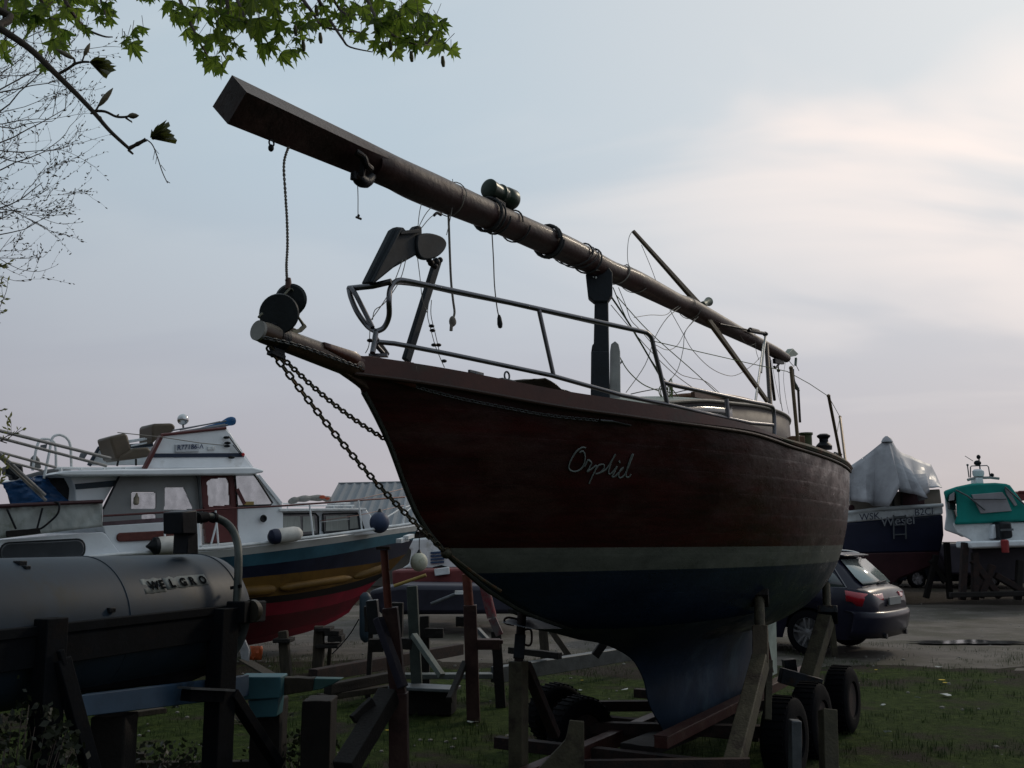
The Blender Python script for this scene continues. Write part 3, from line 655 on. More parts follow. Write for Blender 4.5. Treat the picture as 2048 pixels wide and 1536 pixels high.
# ------------------------------------------------------------------ the mast lying over the yacht, heel forward
MR = thing('mast', 'long varnished wooden mast lying along the top of the yacht', 'mast', loc=tuple(yw(2.5, 0, 2.4)))
def mast():
    # centre line and radius from the upper and lower edge of the spar
    up = [(464, 150), (701, 259), (755, 295), (865, 344), (923, 372), (1038, 427), (1142, 474), (1227, 522), (1273, 539), (1360, 588), (1382, 595), (1489, 657), (1560, 697), (1580, 710)]
    dn = [(455, 248), (690, 344), (755, 365), (827, 404), (978, 462), (1087, 509), (1172, 545), (1227, 568), (1300, 600), (1360, 628), (1396, 646), (1511, 697), (1555, 720), (1570, 724)]
    fu, fd = smoothtab(up), smoothtab(dn)
    cl = []
    for x in list(range(745, 1575, 12))+[1573]:
        # pair points across the spar: the edge normal leans a little
        yu, yd = lerp(fu, x+10), lerp(fd, x-10); c = yc(x, (yu+yd)/2); a = yc(x+10, yu); b = yc(x-10, yd)
        zc=(c-CAM).y*cp+(c-CAM).z*sp; sl_=.47; cl.append((c, zc/FPX*(lerp(fd, x)-lerp(fu, x))/math.sqrt(1+sl_*sl_)/2))
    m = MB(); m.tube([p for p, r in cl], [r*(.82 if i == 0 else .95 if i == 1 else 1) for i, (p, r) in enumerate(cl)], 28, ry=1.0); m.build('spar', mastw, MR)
    # square heel
    ax = (yc(1000, 450)-yc(745, 330)).normalized(); h0 = yc(459, 199); q = [onplane(x, y, h0, ax) for x, y in ((464, 150), (425, 213), (455, 248), (493, 184))]
    e = yc(748, 332); E = []
    for x, y in ((722, 276), (690, 318), (700, 345), (731, 297)): E.append(onplane(x, y, yc(712, 312), ax))
    r = cl[4][1]; c2 = cl[4][0]; F_ = []
    m = MB(); n = 28
    def ring(quad, k=28):
        out = []; per = [(quad[i], quad[(i+1) % 4]) for i in range(4)]
        for i in range(k): u = i/k*4; j = int(u); a, b = per[j]; out.append(a.lerp(b, u-j))
        return out
    R0 = ring(q); R1 = ring(E); cen = sum(E, Vector())/4
    R2 = [c2+((p-cen)-ax*((p-cen).dot(ax))).normalized()*r*1.0 for p in R1]
    Rm = [a.lerp(b, .62) for a, b in zip(R1, R2)]
    rows = [R0, [a.lerp(b, .5) for a, b in zip(R0, R1)], R1, Rm, R2]
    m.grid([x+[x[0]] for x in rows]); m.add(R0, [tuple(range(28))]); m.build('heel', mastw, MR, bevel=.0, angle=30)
    print('heel quad', [(a-b).length for a, b in zip(q, q[1:]+q[:1])], 'r', r)
    # gooseneck fitting under the heel
    m = MB(); m.tube(smoothline([yc(712, 305, .07), yc(728, 316, .085), yc(733, 330, .085), (yc(742, 338, .075))], 4), [.017]*13, 10)
    m.lathe(yc(708, 348, .03), (0, 0, -1), [(-.01, .016), (.028, .018), (.03, .01)], 14)
    rows = smoothline([yc(712, 345, .03), yc(718, 358, .03), yc(732, 364, .03), (yc(745, 352, .03))], 4); m.tube(rows, [.02, .024, .028, .03, .032, .032, .032, .03, .03, .028, .026, .022, .02], 12)
    m.stick(yc(727, 310, .07), yc(724, 352, .05), .05, .022); m.build('gooseneck', dsteel, MR, bevel=.003)
    m = MB(); m.torus(yc(543, 286), YS, .014, .004, 16, 8); m.ball(yc(542, 296), .013, 8, (1, 1, 1.3)); m.build('eye_bolt', dsteel, MR)
    # halyard winch drum on top of the spar
    d = (yc(1012, 392)-yc(985, 378)).normalized(); p = yc(976, 376); k = (yc(1020, 396)-p).length
    m = MB(); m.lathe(p, d, [(0, .0), (.0, .045), (.008, .058), (k*.38, .05), (k*.46, .05), (k*.5, .06), (k*.55, .06), (k*.6, .052), (k*.72, .052), (k*.78, .062), (k*1.06, .066), (k*1.14, .055), (k*1.14, .0)], 28)
    m.build('halyard_winch', mat('winch_green_black', (.03, .045, .035), .35, .4, .3, 10, .1), MR)
    m = MB(); m.stick(yc(985, 400, .02), yc(1005, 412, .02), .05, .03); m.build('winch_bracket', dsteel, MR, bevel=.004)
    # line wrapped round the spar
    def wrap(x0, x1, turns, rr, mat_, lift=1.06, ph=0):
        pts = []; n = int(abs(turns)*18)+2
        for i in range(n+1):
            x = x0+(x1-x0)*i/n; j = min(range(len(cl)), key=lambda k: abs(pxl(cl[k][0])[0]-x)); c, r_ = cl[j]
            j2 = min(len(cl)-2, j); t = (cl[j2+1][0]-cl[j2][0]).normalized(); c = c+t*((x-pxl(c)[0])/max(1, abs(pxl(cl[j2+1][0])[0]-pxl(cl[j2][0])[0]))*(cl[j2+1][0]-cl[j2][0]).length)
            _, a, b = frame_of(t); an = ph+2*math.pi*turns*i/n; pts.append(c+(a*math.cos(an)+b*math.sin(an))*(r_*lift+rr))
        mm = MB(); mm.tube(pts, rr, 6); mm.build('wrapped_line', mat_, MR)
    dl = mat('line_dark', (.03, .032, .035), .8, 0, .3, 40, .3)
    wrap(905, 900, 1.0, .003, wire); wrap(975, 995, 2.0, .006, dl); wrap(972, 980, 1.5, .009, dl, ph=1); wrap(1020, 1035, 1.0, .005, dl)
    wrap(1092, 1100, 2, .010, dl); wrap(1090, 1104, 1.4, .007, dl, ph=2); wrap(1160, 1185, 1.3, .006, dl); wrap(1100, 1190, 1.2, .004, dl, ph=1.2); wrap(1120, 1200, 1.1, .004, dl, ph=1.9); wrap(1240, 1275, .9, .003, wire); wrap(1372, 1382, 1, .003, wire)
    wrap(1215, 1245, .8, .004, wire, ph=2.4)
    # crosstree through the spar
    sw = mat('crosstree_wood', (.075, .055, .035), .6, 0, .3, 8, .2)
    a = yc(1266, 462, -.35); b = yc(1409, 622, -.02); c = yc(1535, 803, .35)
    m = MB(); m.stick(a, b, .034, .022, wd1=.062, ht1=.032, up=YS); m.build('crosstree', sw, MR, bevel=.006)
    m = MB(); m.stick(yc(1409, 630, .03), c, .06, .032, up=YS, wd1=.045, ht1=.026); m.build('crosstree', sw, MR, bevel=.006)
    m = MB(); m.lathe(yc(1405, 610), (yc(1427, 598)-yc(1405, 610)), [(0, .03), (.05, .028), (.07, .022), (.15, .04), (.155, .03)], 16); m.build('spreader_lamp', mat('lamp_green_grey', (.12, .15, .12), .5, .2, .2, 10, .1), MR)
    # masthead gear
    m = MB(); m.stick(yc(1548, 722), yc(1566, 724), .03, .05); m.tube(smoothline([yc(1560, 725), yc(1552, 735), yc(1548, 733)], 4), .012, 8); m.stick(yc(1556, 725), yc(1557, 742), .012, .012); m.ball(yc(1557, 741), .018, 8)
    m.build('masthead_fitting', dsteel, MR, bevel=.003)
    m = MB(); m.prism([yc(1574, 712, .03), yc(1586, 697, .03), yc(1597, 708, .03), yc(1592, 712, .03), yc(1580, 714, .03)], YS*-.06); m.stick(yc(1592, 716), yc(1591, 731), .022, .022); m.tube([yc(1591, 728), yc(1598, 742)], .004, 6); m.tube(smoothline([yc(1576, 716), yc(1580, 724), yc(1588, 733)], 4), .004, 6)
    m.build('masthead_lamp', mat('lamp_grey_green', (.16, .20, .17), .5, .2, .3, 14, .1), MR, bevel=.003)
    return cl
CL = mast()
# ------------------------------------------------------------------ things hanging from the spar
def hang(pts, r, m_, label, name='rope', cat='rope', end=None, off=0., twist=False, em=None):
    P = smoothline([yc(x, y, off) for x, y in pts], 6); base = P[-1]; o = thing(name, label, cat, loc=tuple(base))
    m = MB()
    if twist:
        for ph in (0, math.pi): m.tube([p+YA*r*.8*math.cos(i*1.3+ph)+YS*r*.8*math.sin(i*1.3+ph) for i, p in enumerate(smoothline(P, 3))], r*.72, 6)
    else: m.tube(P, r, 7)
    m.build('line', m_, o)
    if end:
        e = MB(); end(e, base); e.build('end_fitting', em or dsteel, o)
    return o
def knot(e, p): e.ball(p-Vector((0, 0, .008)), .019, 10, (1, 1, 1.6)); e.tube([p-Vector((0, 0, .02))-YA*.008, p-Vector((0, 0, .062))-YA*.012], .009, 8); e.ball(p+YA*.012-Vector((0, 0, .01)), .014, 8, (1, 1, 1.5))
hang([(577, 294), (568, 328), (571, 390), (574, 440), (575, 490), (573, 530), (574, 558)], .0048, ropem, 'long twisted rope hanging from the mast heel down to the black furling drum', twist=True)
hang([(715, 362), (716, 395), (716, 425), (717, 436)], .0022, wire, 'short thin wire with a small toggle hanging below the mast heel', 'hanging_wire', 'wire', lambda e, p: (e.tube([p-YA*.016, p+YA*.018], .006, 8), e.ball(p+Vector((0, 0, .012)), .007, 8)))
hang([(897, 430), (899, 490), (902, 560), (906, 600), (909, 625), (905, 640)], .0065, ropem, 'thick frayed rope ending in a knot, hanging left of the other knotted rope', end=knot, em=ropem, off=.0)
hang([(984, 466), (987, 520), (989, 570), (994, 615), (998, 634)], .0036, ropem, 'thin rope with a long dark tassel end hanging below the winch on the mast', end=lambda e, p: e.lathe(p+Vector((0, 0, .012)), (0.1, 0, -1), [(0, .007), (.02, .013), (.055, .016), (.075, .012), (.08, .003)], 12))
# thin wires from the spar to the anchor
o = thing('lashing', 'thin wires lashing the plough anchor head up to the mast above it', 'lashing', loc=tuple(yc(840, 450)))
for pts in ([(843, 407), (839, 425), (836, 452)], [(862, 415), (850, 430), (838, 453)], [(886, 425), (868, 430), (856, 440), (843, 456)], [(905, 358), (907, 380), (905, 410), (900, 440), (893, 470)]):
    m = MB(); m.tube(smoothline([yc(a, b, .05) for a, b in pts], 4), .0022, 6); m.build('strand', wire, o)
m = MB(); m.tube(smoothline([yc(868, 431, .05), yc(874, 426, .05), yc(882, 430, .05)], 4), .008, 8); m.build('knot', dsteel, o)
o = thing('lashing', 'pair of thin cords tied from the anchor shank down to the foredeck', 'lashing', loc=tuple(yc(870, 700)))
for pts in ([(835, 515), (840, 555), (845, 600), (854, 625)], [(858, 600), (855, 630), (862, 660), (870, 690), (880, 715), (889, 735)], [(863, 600), (862, 630), (870, 665), (878, 700)], [(805, 520), (790, 560), (770, 600), (742, 640)], [(812, 518), (800, 560), (770, 605), (750, 620), (745, 640)], [(740, 655), (738, 690), (731, 706)]):
    m = MB(); m.tube(smoothline([yc(a, b, .04) for a, b in pts], 4), .0023, 6); m.build('cord', wire, o)
for (x, y) in ((863, 652), (865, 661), (868, 690), (877, 690), (888, 722), (740, 681)):
    m = MB(); m.ball(yc(x, y, .04), .013, 8, (1.2, 1.2, .7)); m.build('knot', dsteel, o)
# ------------------------------------------------------------------ furling drum standing on the bowsprit
def drum():
    base = yc(585, 668); o = thing('furling_drum', 'black twin disc furling drum standing on the bowsprit end below the hanging rope', 'furling drum', loc=tuple(base))
    ax = (yc(590, 600)-yc(560, 620)+YS*.02); ax = (YA*.75+YS*-.45+Vector((0, 0, .1))).normalized()
    A_ = yc(557, 627, .03); B_ = A_+ax*.20
    bk = mat('drum_black', (.012, .016, .018), .4, .2, .3, 10, .1)
    m = MB(); m.lathe(A_, ax, [(0, 0), (0, .084), (.008, .088), (.014, .084), (.02, .05), (.15, .046)], 32); m.build('spool', bk, o)
    q = yc(583, 600, 0); m = MB(); m.lathe(q-ax*.02, ax, [(0, 0), (0, .062), (.01, .072), (.02, .066), (.03, .03), (.05, .03)], 32); m.build('flange', bk, o)
    m = MB()
    m.tube(smoothline([yc(574, 558), yc(576, 566), yc(577, 578)], 3), .010, 8); m.lathe(yc(577, 556), (0.02, 0, -1), [(0, .010), (.015, .013), (.05, .015), (.055, .01)], 14); m.build('swivel', mat('swivel_brown', (.07, .04, .035), .5, .4, .2, 10, .1), o)
    m = MB()
    for pts in ([(580, 577), (570, 588), (562, 596)], [(582, 577), (592, 588), (600, 596)], [(595, 602), (604, 600), (611, 598)], [(600, 618), (596, 632), (597, 635), (606, 650)], [(596, 634), (602, 642), (608, 650)], [(611, 651), (603, 659), (590, 664), (575, 662)], [(517, 635), (521, 630), (525, 627)]):
        m.tube([yc(a, b, .02) for a, b in pts], .0058, 8)
    m.stick(yc(610, 651, .02), yc(600, 661, .02), .014, .018); m.stick(yc(600, 661, .02), yc(583, 665, .02), .014, .018); m.stick(yc(602, 602, .01), yc(611, 597, .01), .014, .014)
    m.build('frame', mat('drum_frame', (.10, .10, .075), .45, .6, .3, 14, .1), o, bevel=.002)
    m = MB(); m.prism([yc(598, 598, .02), yc(606, 600, .02), yc(606, 622, .02), yc(594, 634, .02), yc(588, 620, .02)], YS*-.05); m.build('side_plate', bk, o, bevel=.004)
    m = MB(); m.stick(yc(540, 652, 0), yc(585, 665, 0), .05, .03); m.build('base_plate', dsteel, o, bevel=.004)
drum()
# ------------------------------------------------------------------ plough anchor lashed in the pulpit
def anchor():
    am = mat('anchor_galvanised', (.013, .019, .026), .7, .0, .25, 7, .04, c2=(.009, .012, .016), f2=.5)
    o = thing('plough_anchor', 'grey plough anchor stowed upright in the pulpit with its blades below the mast', 'anchor', loc=tuple(yc(800, 720)))
    m = MB(); m.stick(yc(875, 520), yc(812, 722), .05, .028, up=YS, wd1=.05); m.build('shank', am, o, bevel=.006)
    # head: a long folded blade pointing down to the left and a rounded one to the right
    f = [(735, 566), (789, 458), (797, 453), (808, 454), (815, 462), (828, 460), (836, 450), (845, 452), (846, 480), (838, 508), (790, 535), (752, 566)]
    rows = []; cen = yc(795, 500)
    m = MB(); m.prism([yc(a, b, .035) for a, b in f], YS*-.05); m.build('blade', am, o, bevel=.012)
    m = MB(); m.stick(yc(799, 458, .05), yc(742, 566, .04), .03, .012); m.stick(yc(800, 466, .045), yc(838, 462, .045), .012, .02); m.build('blade_rib', am, o, bevel=.004)
    g = smoothline([(yc(a, b, .05)) for a, b in [(836, 470), (850, 466), (868, 467), (886, 474), (894, 486), (890, 500), (878, 512), (860, 519), (845, 517), (838, 508), (834, 490), (836, 470)]], 3)[:-1]
    m = MB(); m.prism(g, YS*-.03); m.build('blade', am, o, bevel=.008)
    m = MB()
    for x, y, r in ((858, 520, .016), (880, 520, .016), (862, 526, .018), (872, 524, .022), (869, 532, .018)): m.ball(yc(x, y, .01), r, 10)
    m.build('hinge', dsteel, o)
anchor()
# ------------------------------------------------------------------ crutches that carry the mast
def crutch():
    o = thing('mast_crutch', 'dark grey wooden T shaped crutch carrying the mast on the foredeck', 'mast support', loc=tuple(yc(1203, 795)))
    YC = yc(1203, 795).y; m = MB(); m.prism([at(a, b, YC-.03) for a, b in ((1189, 600), (1216, 600), (1219, 798), (1185, 798))], Vector((.01, .07, 0))); m.build('post', crutchm, o, bevel=.006)
    m = MB(); m.prism([at(a, b, YC-.05) for a, b in ((1171, 548), (1185, 535), (1215, 530), (1225, 545), (1225, 588), (1215, 603), (1188, 603), (1176, 593))], Vector((.01, .10, 0))); m.build('head', crutchm, o, bevel=.008)
    m = MB(); m.ball(at(1192, 555, YC-.055), .007, 8); m.ball(at(1187, 554, YC-.055), .005, 6); m.build('bolt', whitep, o)
    m = MB(); m.prism([at(a, b, YC-.04) for a, b in ((1184, 702), (1218, 702), (1219, 798), (1182, 798))], Vector((.01, .08, 0))); m.build('foot_block', crutchm, o, bevel=.006)
    # aft gallows
    o = thing('mast_gallows', 'pale aluminium and brown tube A frame holding up the masthead end', 'mast support', loc=tuple(yc(1530, 860)))
    m = MB(); m.stick(yc(1531, 671, .1), yc(1522, 745, .22), .02, .02); m.stick(yc(1527, 690, .12), yc(1505, 845, .42), .036, .012, up=YS); m.build('flat_leg', mat('aluminium', (.42, .43, .42), .4, .6, .15, 10, .1), o, bevel=.003)
    br = mat('brown_tube', (.045, .035, .03), .5, .5, .3, 10, .2)
    m = MB(); m.tube([yc(1533, 690, .1), yc(1541, 820, .35)], .02, 12); m.build('leg', br, o)
    m = MB(); m.tube([yc(1538, 715, .0), yc(1549, 800, -.1)], .015, 12); m.build('leg', br, o)
    m = MB(); m.tube([yc(1440, 648, .08), yc(1488, 658, .08), yc(1510, 664, .09)], .008, 8); m.tube([yc(1497, 661, .09), yc(1533, 668, .1)], .017, 10); m.ball(yc(1530, 668, .1), .024, 8); m.tube([yc(1500, 659, .09), yc(1516, 663, .09)], .02, 10); m.build('clamp', dsteel, o)
    o = thing('flag_staff', 'short wooden staff with a rolled grey cloth behind the aft stanchion', 'flag staff', loc=tuple(yc(1600, 845)))
    m = MB(); m.stick(yc(1596, 775, -.2), yc(1600, 845, -.2), .022, .022); m.build('staff', br, o)
    m = MB(); m.tube(smoothline([yc(1586, 738, -.1), yc(1587, 762, -.12), yc(1592, 775, -.15), yc(1598, 782, -.18)], 4), [.012, .012, .014, .016, .018, .022, .026, .028, .026, .022, .018, .014, .01], 8, ry=.5); m.build('rolled_cloth', mat('cloth_grey', (.16, .18, .18), .9, 0, .3, 20, .3), o)
crutch()
# ------------------------------------------------------------------ loose rigging wires between spar, rail and cabin top
def rigging():
    L_ = [([(1226, 575), (1262, 655), (1330, 760), (1390, 830)], .004, ropeg, 'green rope running from the mast crutch aft to the cabin top, uppermost of its bundle'),
          ([(1220, 590), (1260, 650), (1310, 735), (1335, 780)], .007, mat('rope_dark_green', (.03, .05, .025), .9, 0, .3, 40, .3), 'thickest dark green rope slanting from the crutch head down past the pulpit corner'),
          ([(1232, 590), (1300, 665), (1390, 745), (1440, 792)], .0035, ropeg, 'long pale green rope from the mast crutch down to the hatch'),
          ([(1222, 610), (1290, 690), (1345, 745), (1395, 782)], .003, wire, 'thin grey wire slanting below the green ropes to the cabin top'),
          ([(1237, 575), (1252, 612), (1262, 640), (1285, 665), (1350, 740), (1380, 755), (1410, 762), (1438, 785)], .0028, wire, 'kinked grey wire from the mast that wanders down to the hatch'),
          ([(1265, 462), (1258, 475), (1255, 500), (1256, 525), (1262, 538)], .0025, wire, 'thin curved wire hanging from the upper crosstree tip to the mast'),
          ([(1283, 490), (1300, 530), (1312, 562)], .0025, wire, 'short straight wire between the upper crosstree and the mast'),
          ([(1190, 540), (1225, 541), (1255, 534), (1268, 538)], .003, wire, 'wire looped over the mast above the crutch'),
          ([(1340, 620), (1365, 665), (1385, 700), (1420, 735), (1455, 751), (1478, 748), (1505, 730), (1520, 715)], .0028, wire, 'big drooping loop of grey wire hanging below the mast near the gallows'),
          ([(1375, 600), (1360, 615), (1335, 635), (1310, 675), (1290, 730), (1252, 785)], .003, wire, 'grey wire curving down from the mast to the tabernacle'),
          ([(1398, 632), (1385, 645), (1370, 665), (1366, 700), (1355, 740), (1338, 762)], .003, wire, 'grey wire curving from the crosstree foot down to the midship rail'),
          ([(1390, 637), (1372, 660), (1355, 690), (1335, 700), (1312, 690)], .0025, wire, 'shallow loop of wire between the crosstree foot and the pulpit corner'),
          ([(1268, 635), (1300, 630), (1330, 630), (1345, 620), (1375, 600)], .0025, wire, 'slack wire bowing under the mast to the rope bundle'),
          ([(1236, 707), (1255, 740), (1285, 768), (1318, 782)], .004, ropeg, 'drooping green rope from the tabernacle to the pulpit corner'),
          ([(1262, 788), (1290, 782), (1320, 778), (1345, 786), (1380, 780), (1420, 790)], .004, mat('line_dark', (.03, .03, .03)), 'dark cord snaking low over the cabin front'),
          ([(1413, 632), (1425, 650), (1440, 667)], .0025, wire, 'short wire stub at the foot of the lower crosstree'),
          ([(1480, 670), (1495, 690), (1510, 688)], .0025, wire, 'small wire loop hanging at the gallows head'),
          ([(1557, 742), (1560, 790), (1565, 822)], .0035, wire, 'vertical wire dropping from the masthead fitting to the cabin top'),
          ([(1543, 720), (1550, 760), (1561, 808)], .002, wire, 'faint wire left of the masthead wire'),
          ([(1571, 724), (1567, 755), (1572, 800), (1578, 828)], .002, wire, 'faint curved wire right of the masthead wire'),
          ([(1510, 665), (1512, 700), (1518, 720)], .0025, wire, 'thin wire hanging off the gallows clamp')]
    for pts, r, m_, lab in L_:
        P = smoothline([yc(a, b, .05) for a, b in pts], 5); m = MB(); m.tube(P, r, 6); o = m.build('rigging_line', m_); tag(o, lab, 'rigging line', 'loose rigging under the mast')
    m = MB(); 
    for k in range(5): m.torus(yc(1330+3*k, 783+(k % 2)*2, .3), (YS+YA*(.3*k-.6)), .05+.01*k, .004, 22, 6)
    tag(m.build('rope_coil', ropeg), 'loose coil of green rope on deck at the pulpit corner', 'rope')
    m = MB(); rr = random.Random(2)
    for k in range(5):
        P = [prt(1490+rr.uniform(0, 40), 862+rr.uniform(0, 12), .1) for _ in range(4)]; m.tube(smoothline([p+Vector((0, 0, .03*rr.random())) for p in P], 6), .006, 6)
    tag(m.build('rope_coil', mat('line_dark', (.03, .03, .03))), 'dark tangle of rope at the foot of the midship rail', 'rope')
rigging()

# ------------------------------------------------------------------ trailer under the yacht
def wheel(parent, c, ax, r, wd, hub=None, name='wheel'):
    ax = Vector(ax).normalized(); c = Vector(c)
    m = MB(); m.lathe(c-ax*wd/2, ax, [(wd*.2, r*.5), (0, r*.56), (-wd*.02, r*.7), (0, r*.86), (wd*.08, r*.96), (wd*.2, r), (wd*.8, r), (wd*.92, r*.96), (wd, r*.86), (wd*1.02, r*.7), (wd, r*.56), (wd*.8, r*.5)], 36, cap=False)
    n = 34
    for k in range(n):
        a = 2*math.pi*k/n; _, s_, u = frame_of(ax); q = c+(s_*math.cos(a)+u*math.sin(a))*(r+.001); t = (-s_*math.sin(a)+u*math.cos(a)); m.stick(q-ax*wd*.36, q+ax*wd*.36+t*.01, .012, .012, up=q-c)
    ty = m.build('tyre', rubber, parent)
    m = MB(); m.lathe(c-ax*wd*.42, ax, [(0, r*.1), (.004, r*.5), (wd*.1, r*.52), (wd*.15, r*.42), (wd*.4, r*.36), (wd*.6, r*.36), (wd*.84, r*.52)], 28); m.build('rim', hub or rust, parent)
def trailer():
    T = thing('boat_trailer', 'rusty red steel boat trailer with tan support posts carrying the mahogany yacht', 'boat trailer', loc=tuple(yw(3.6, 0, 0)))
    al = math.atan((2130-1024)*cp/FPX); TA = Vector((math.sin(al), math.cos(al), 0)); TS = Vector((math.cos(al), -math.sin(al), 0))
    a = atz(1321, 1474, .41); b = atz(1618, 1330, .41); TR = (b-a).normalized()
    # the port runner ends where it does in the photograph
    m = MB(); up = Vector((0, 0, 1)); m.stick(a-up*.035, b-up*.035, .09, .07); m.stick(a+up*.004, b+up*.004, .10, .008); m.build('runner', redlead, T, bevel=.004)
    c = atz(1168, 1490, .27); m = MB(); m.stick(c-up*.05-TA*.9, c+TA*3.4-up*.05, .08, .10); m.stick(c-TA*.9+up*.004, c+TA*3.4+up*.004, .09, .008); m.build('runner', redlead, T, bevel=.004)
    for k in (0.25, 1.4, 2.9):
        m = MB(); q = a+TA*k-up*.20; m.stick(q+TS*.25, q-TS*1.35, .08, .08); m.build('cross_beam', rust, T, bevel=.004)
    # keel plank
    m = MB(); m.stick(yw(2.9, 0, .25), yw(5.4, 0, .25), .26, .06); m.build('keel_plank', darkwood, T, bevel=.005)
    # near beam low across the bottom edge
    m = MB(); m.stick(at(1140, 1530, 5.7), at(1500, 1526, 5.5), .05, .05); m.build('cross_beam', rust, T)
    def post(px, Ytop, w_, lean=None, top=None, screw=True, gus=None, w1=None):
        (x0, y0), (x1, y1) = px; P = at(x0, y0, Ytop[0]); Q = at(x1, y1, Ytop[1])
        d = (Q-P).normalized(); Q = P+d*((P.z-.0)/-d.z)
        m = MB(); m.stick(P, Q, w_, w_, up=TS, wd1=w1, ht1=w1); m.build('support_post', tanpost, T, bevel=.005); return P
    # front port post with screw jack, handles
    P = post(((1037, 1322), (1037, 1536)), (6.45, 6.45), .095)
    m = MB(); H_ = at(1044, 1226, 6.5); m.tube([P+Vector((0, 0, -.02)), H_], .03, 14); m.build('jack_screw', rust, T)
    m = MB(); d = (H_-P); m.stick(P+d*.05, P+d*.55, .07, .07); m.build('jack_sleeve', dsteel, T, bevel=.004)
    m = MB(); q = at(1056, 1275, 6.4); m.tube(smoothline([at(1049, 1260, 6.42), at(1058, 1258, 6.42), at(1063, 1264, 6.42), at(1063, 1284, 6.42), at(1058, 1291, 6.42), at(1050, 1289, 6.42)], 4), .007, 8); m.build('jack_handle', rust, T)
    m = MB(); m.tube(smoothline([at(1037, 1239, 6.42), at(1018, 1235, 6.42), at(1009, 1239, 6.42), at(1012, 1247, 6.42), at(1028, 1250, 6.42)], 4), .007, 8); m.build('jack_handle', rust, T)
    m = MB(); m.stick(at(1030, 1223, 6.6), at(1075, 1231, 6.8), .12, .03); m.build('hull_pad', darkwood, T, bevel=.004)
    m = MB(); m.stick(at(1050, 1328, 6.5), at(1110, 1470, 6.9), .07, .05); m.build('brace', rust, T, bevel=.004)
    # middle post with triangular gusset
    m = MB(); G = [(1140, 1441), (1168, 1444), (1170, 1640), (1020, 1620), (1075, 1540), (1132, 1480)]; m.prism([at(x, y, 5.6) for x, y in G], Vector((0, .03, 0))); m.build('gusset', tanpost, T, bevel=.004)
    # port aft post leaning outward, its sleeve and pad up at the bilge
    top = hullhit(1519, 1196, .02) or at(1519, 1196, 6.6)
    Yt = top.y
    m = MB(); m.tube([at(1520, 1262, Yt-.1), at(1518, 1194, Yt)], .035, 14); m.build('jack_screw', tanpost, T)
    m = MB(); m.stick(at(1518, 1202, Yt), at(1518, 1189, Yt+.04), .13, .13); m.build('hull_pad', darkwood, T, bevel=.006)
    m = MB(); m.stick(at(1521, 1330, Yt-.25), at(1521, 1257, Yt-.1), .10, .10); m.build('jack_sleeve', mat('sleeve_brown', (.06, .045, .03), .7, .2, .3, 9, .3), T, bevel=.005)
    Pm = at(1521, 1322, Yt-.25); Q = at(1466, 1536, Yt-1.1); d = (Q-Pm).normalized(); Q = Pm+d*(Pm.z/-d.z)
    m = MB(); m.stick(Pm, Q, .115, .10, up=TS); m.build('support_post', tanpost, T, bevel=.006)
    m = MB(); m.stick(at(1538, 1320, Yt), at(1535, 1440, Yt-.1), .045, .045); m.build('brace', tanpost, T, bevel=.004)
    m = MB(); m.stick(at(1530, 1262, Yt), at(1544, 1345, Yt), .02, .02); m.build('brace', redlead, T)
    # second post further aft
    m = MB(); m.stick(at(1652, 1238, 8.7), at(1606, 1388, 8.3), .135, .12, up=TS); p2 = at(1606, 1388, 8.3); m.stick(p2, Vector((p2.x-.15, p2.y-.1, 0)), .13, .12, up=TS); m.build('support_post', tanpost, T, bevel=.006)
    m = MB(); m.tube([at(1655, 1240, 8.7), at(1652, 1168, 8.9)], .035, 12); m.build('jack_screw', tanpost, T)
    m = MB(); m.stick(at(1655, 1222, 8.75), at(1656, 1236, 8.7), .16, .16); m.build('jack_sleeve', dsteel, T, bevel=.004)
    m = MB(); m.stick(at(1661, 1236, 8.8), at(1669, 1312, 8.8), .045, .05); m.build('brace', tanpost, T, bevel=.003)
    m = MB(); m.stick(at(1577, 1318, 8.6), at(1582, 1352, 8.6), .10, .10); m.build('bracket', dsteel, T, bevel=.005); m = MB(); m.stick(at(1560, 1350, 8.3), at(1640, 1372, 8.3), .10, .12); m.build('spring_hanger', dsteel, T, bevel=.005)
    m = MB(); m.stick(at(1655, 1420, 5.9), atz(1662, 1690, 0), .12, .08); m.build('support_post', tanpost, T, bevel=.005)
    m = MB(); m.stick(at(1590, 1440, 6.2), at(1590, 1540, 6.2), .08, .06); m.build('jockey_leg', mat('dull_steel', (.11, .12, .13), .5, .5, .3, 10, .2), T, bevel=.005)
    # wheels: a pair each side of a tandem axle
    axd = (TS+TA*-.06).normalized()
    for (x, y, Y, r) in ((1684, 1392, 8.9, .28), (1620, 1392, 7.9, .28), (1566, 1392, 7.2, .28)):
        c_ = at(x, y, Y); wheel(T, (c_.x, Y, r), axd, r, .2)
    for (x, Y, r) in ((1160, 7.6, .25), (1113, 8.4, .24)):
        c_ = at(x, 1400, Y); wheel(T, (c_.x, Y, r), (TS*.8+TA*-.5), r, .19)
    m = MB(); m.stick((at(1684, 1455, 8.5).x-.15, 8.5, .3), (at(1113, 1400, 8.4).x, 8.4, .3), .08, .08); m.build('axle', rust, T)
    m = MB(); m.stick((at(1622, 1500, 7.3).x-.1, 7.3, .3), (at(1160, 1400, 7.6).x, 7.6, .28), .08, .08); m.build('axle', rust, T)
trailer()
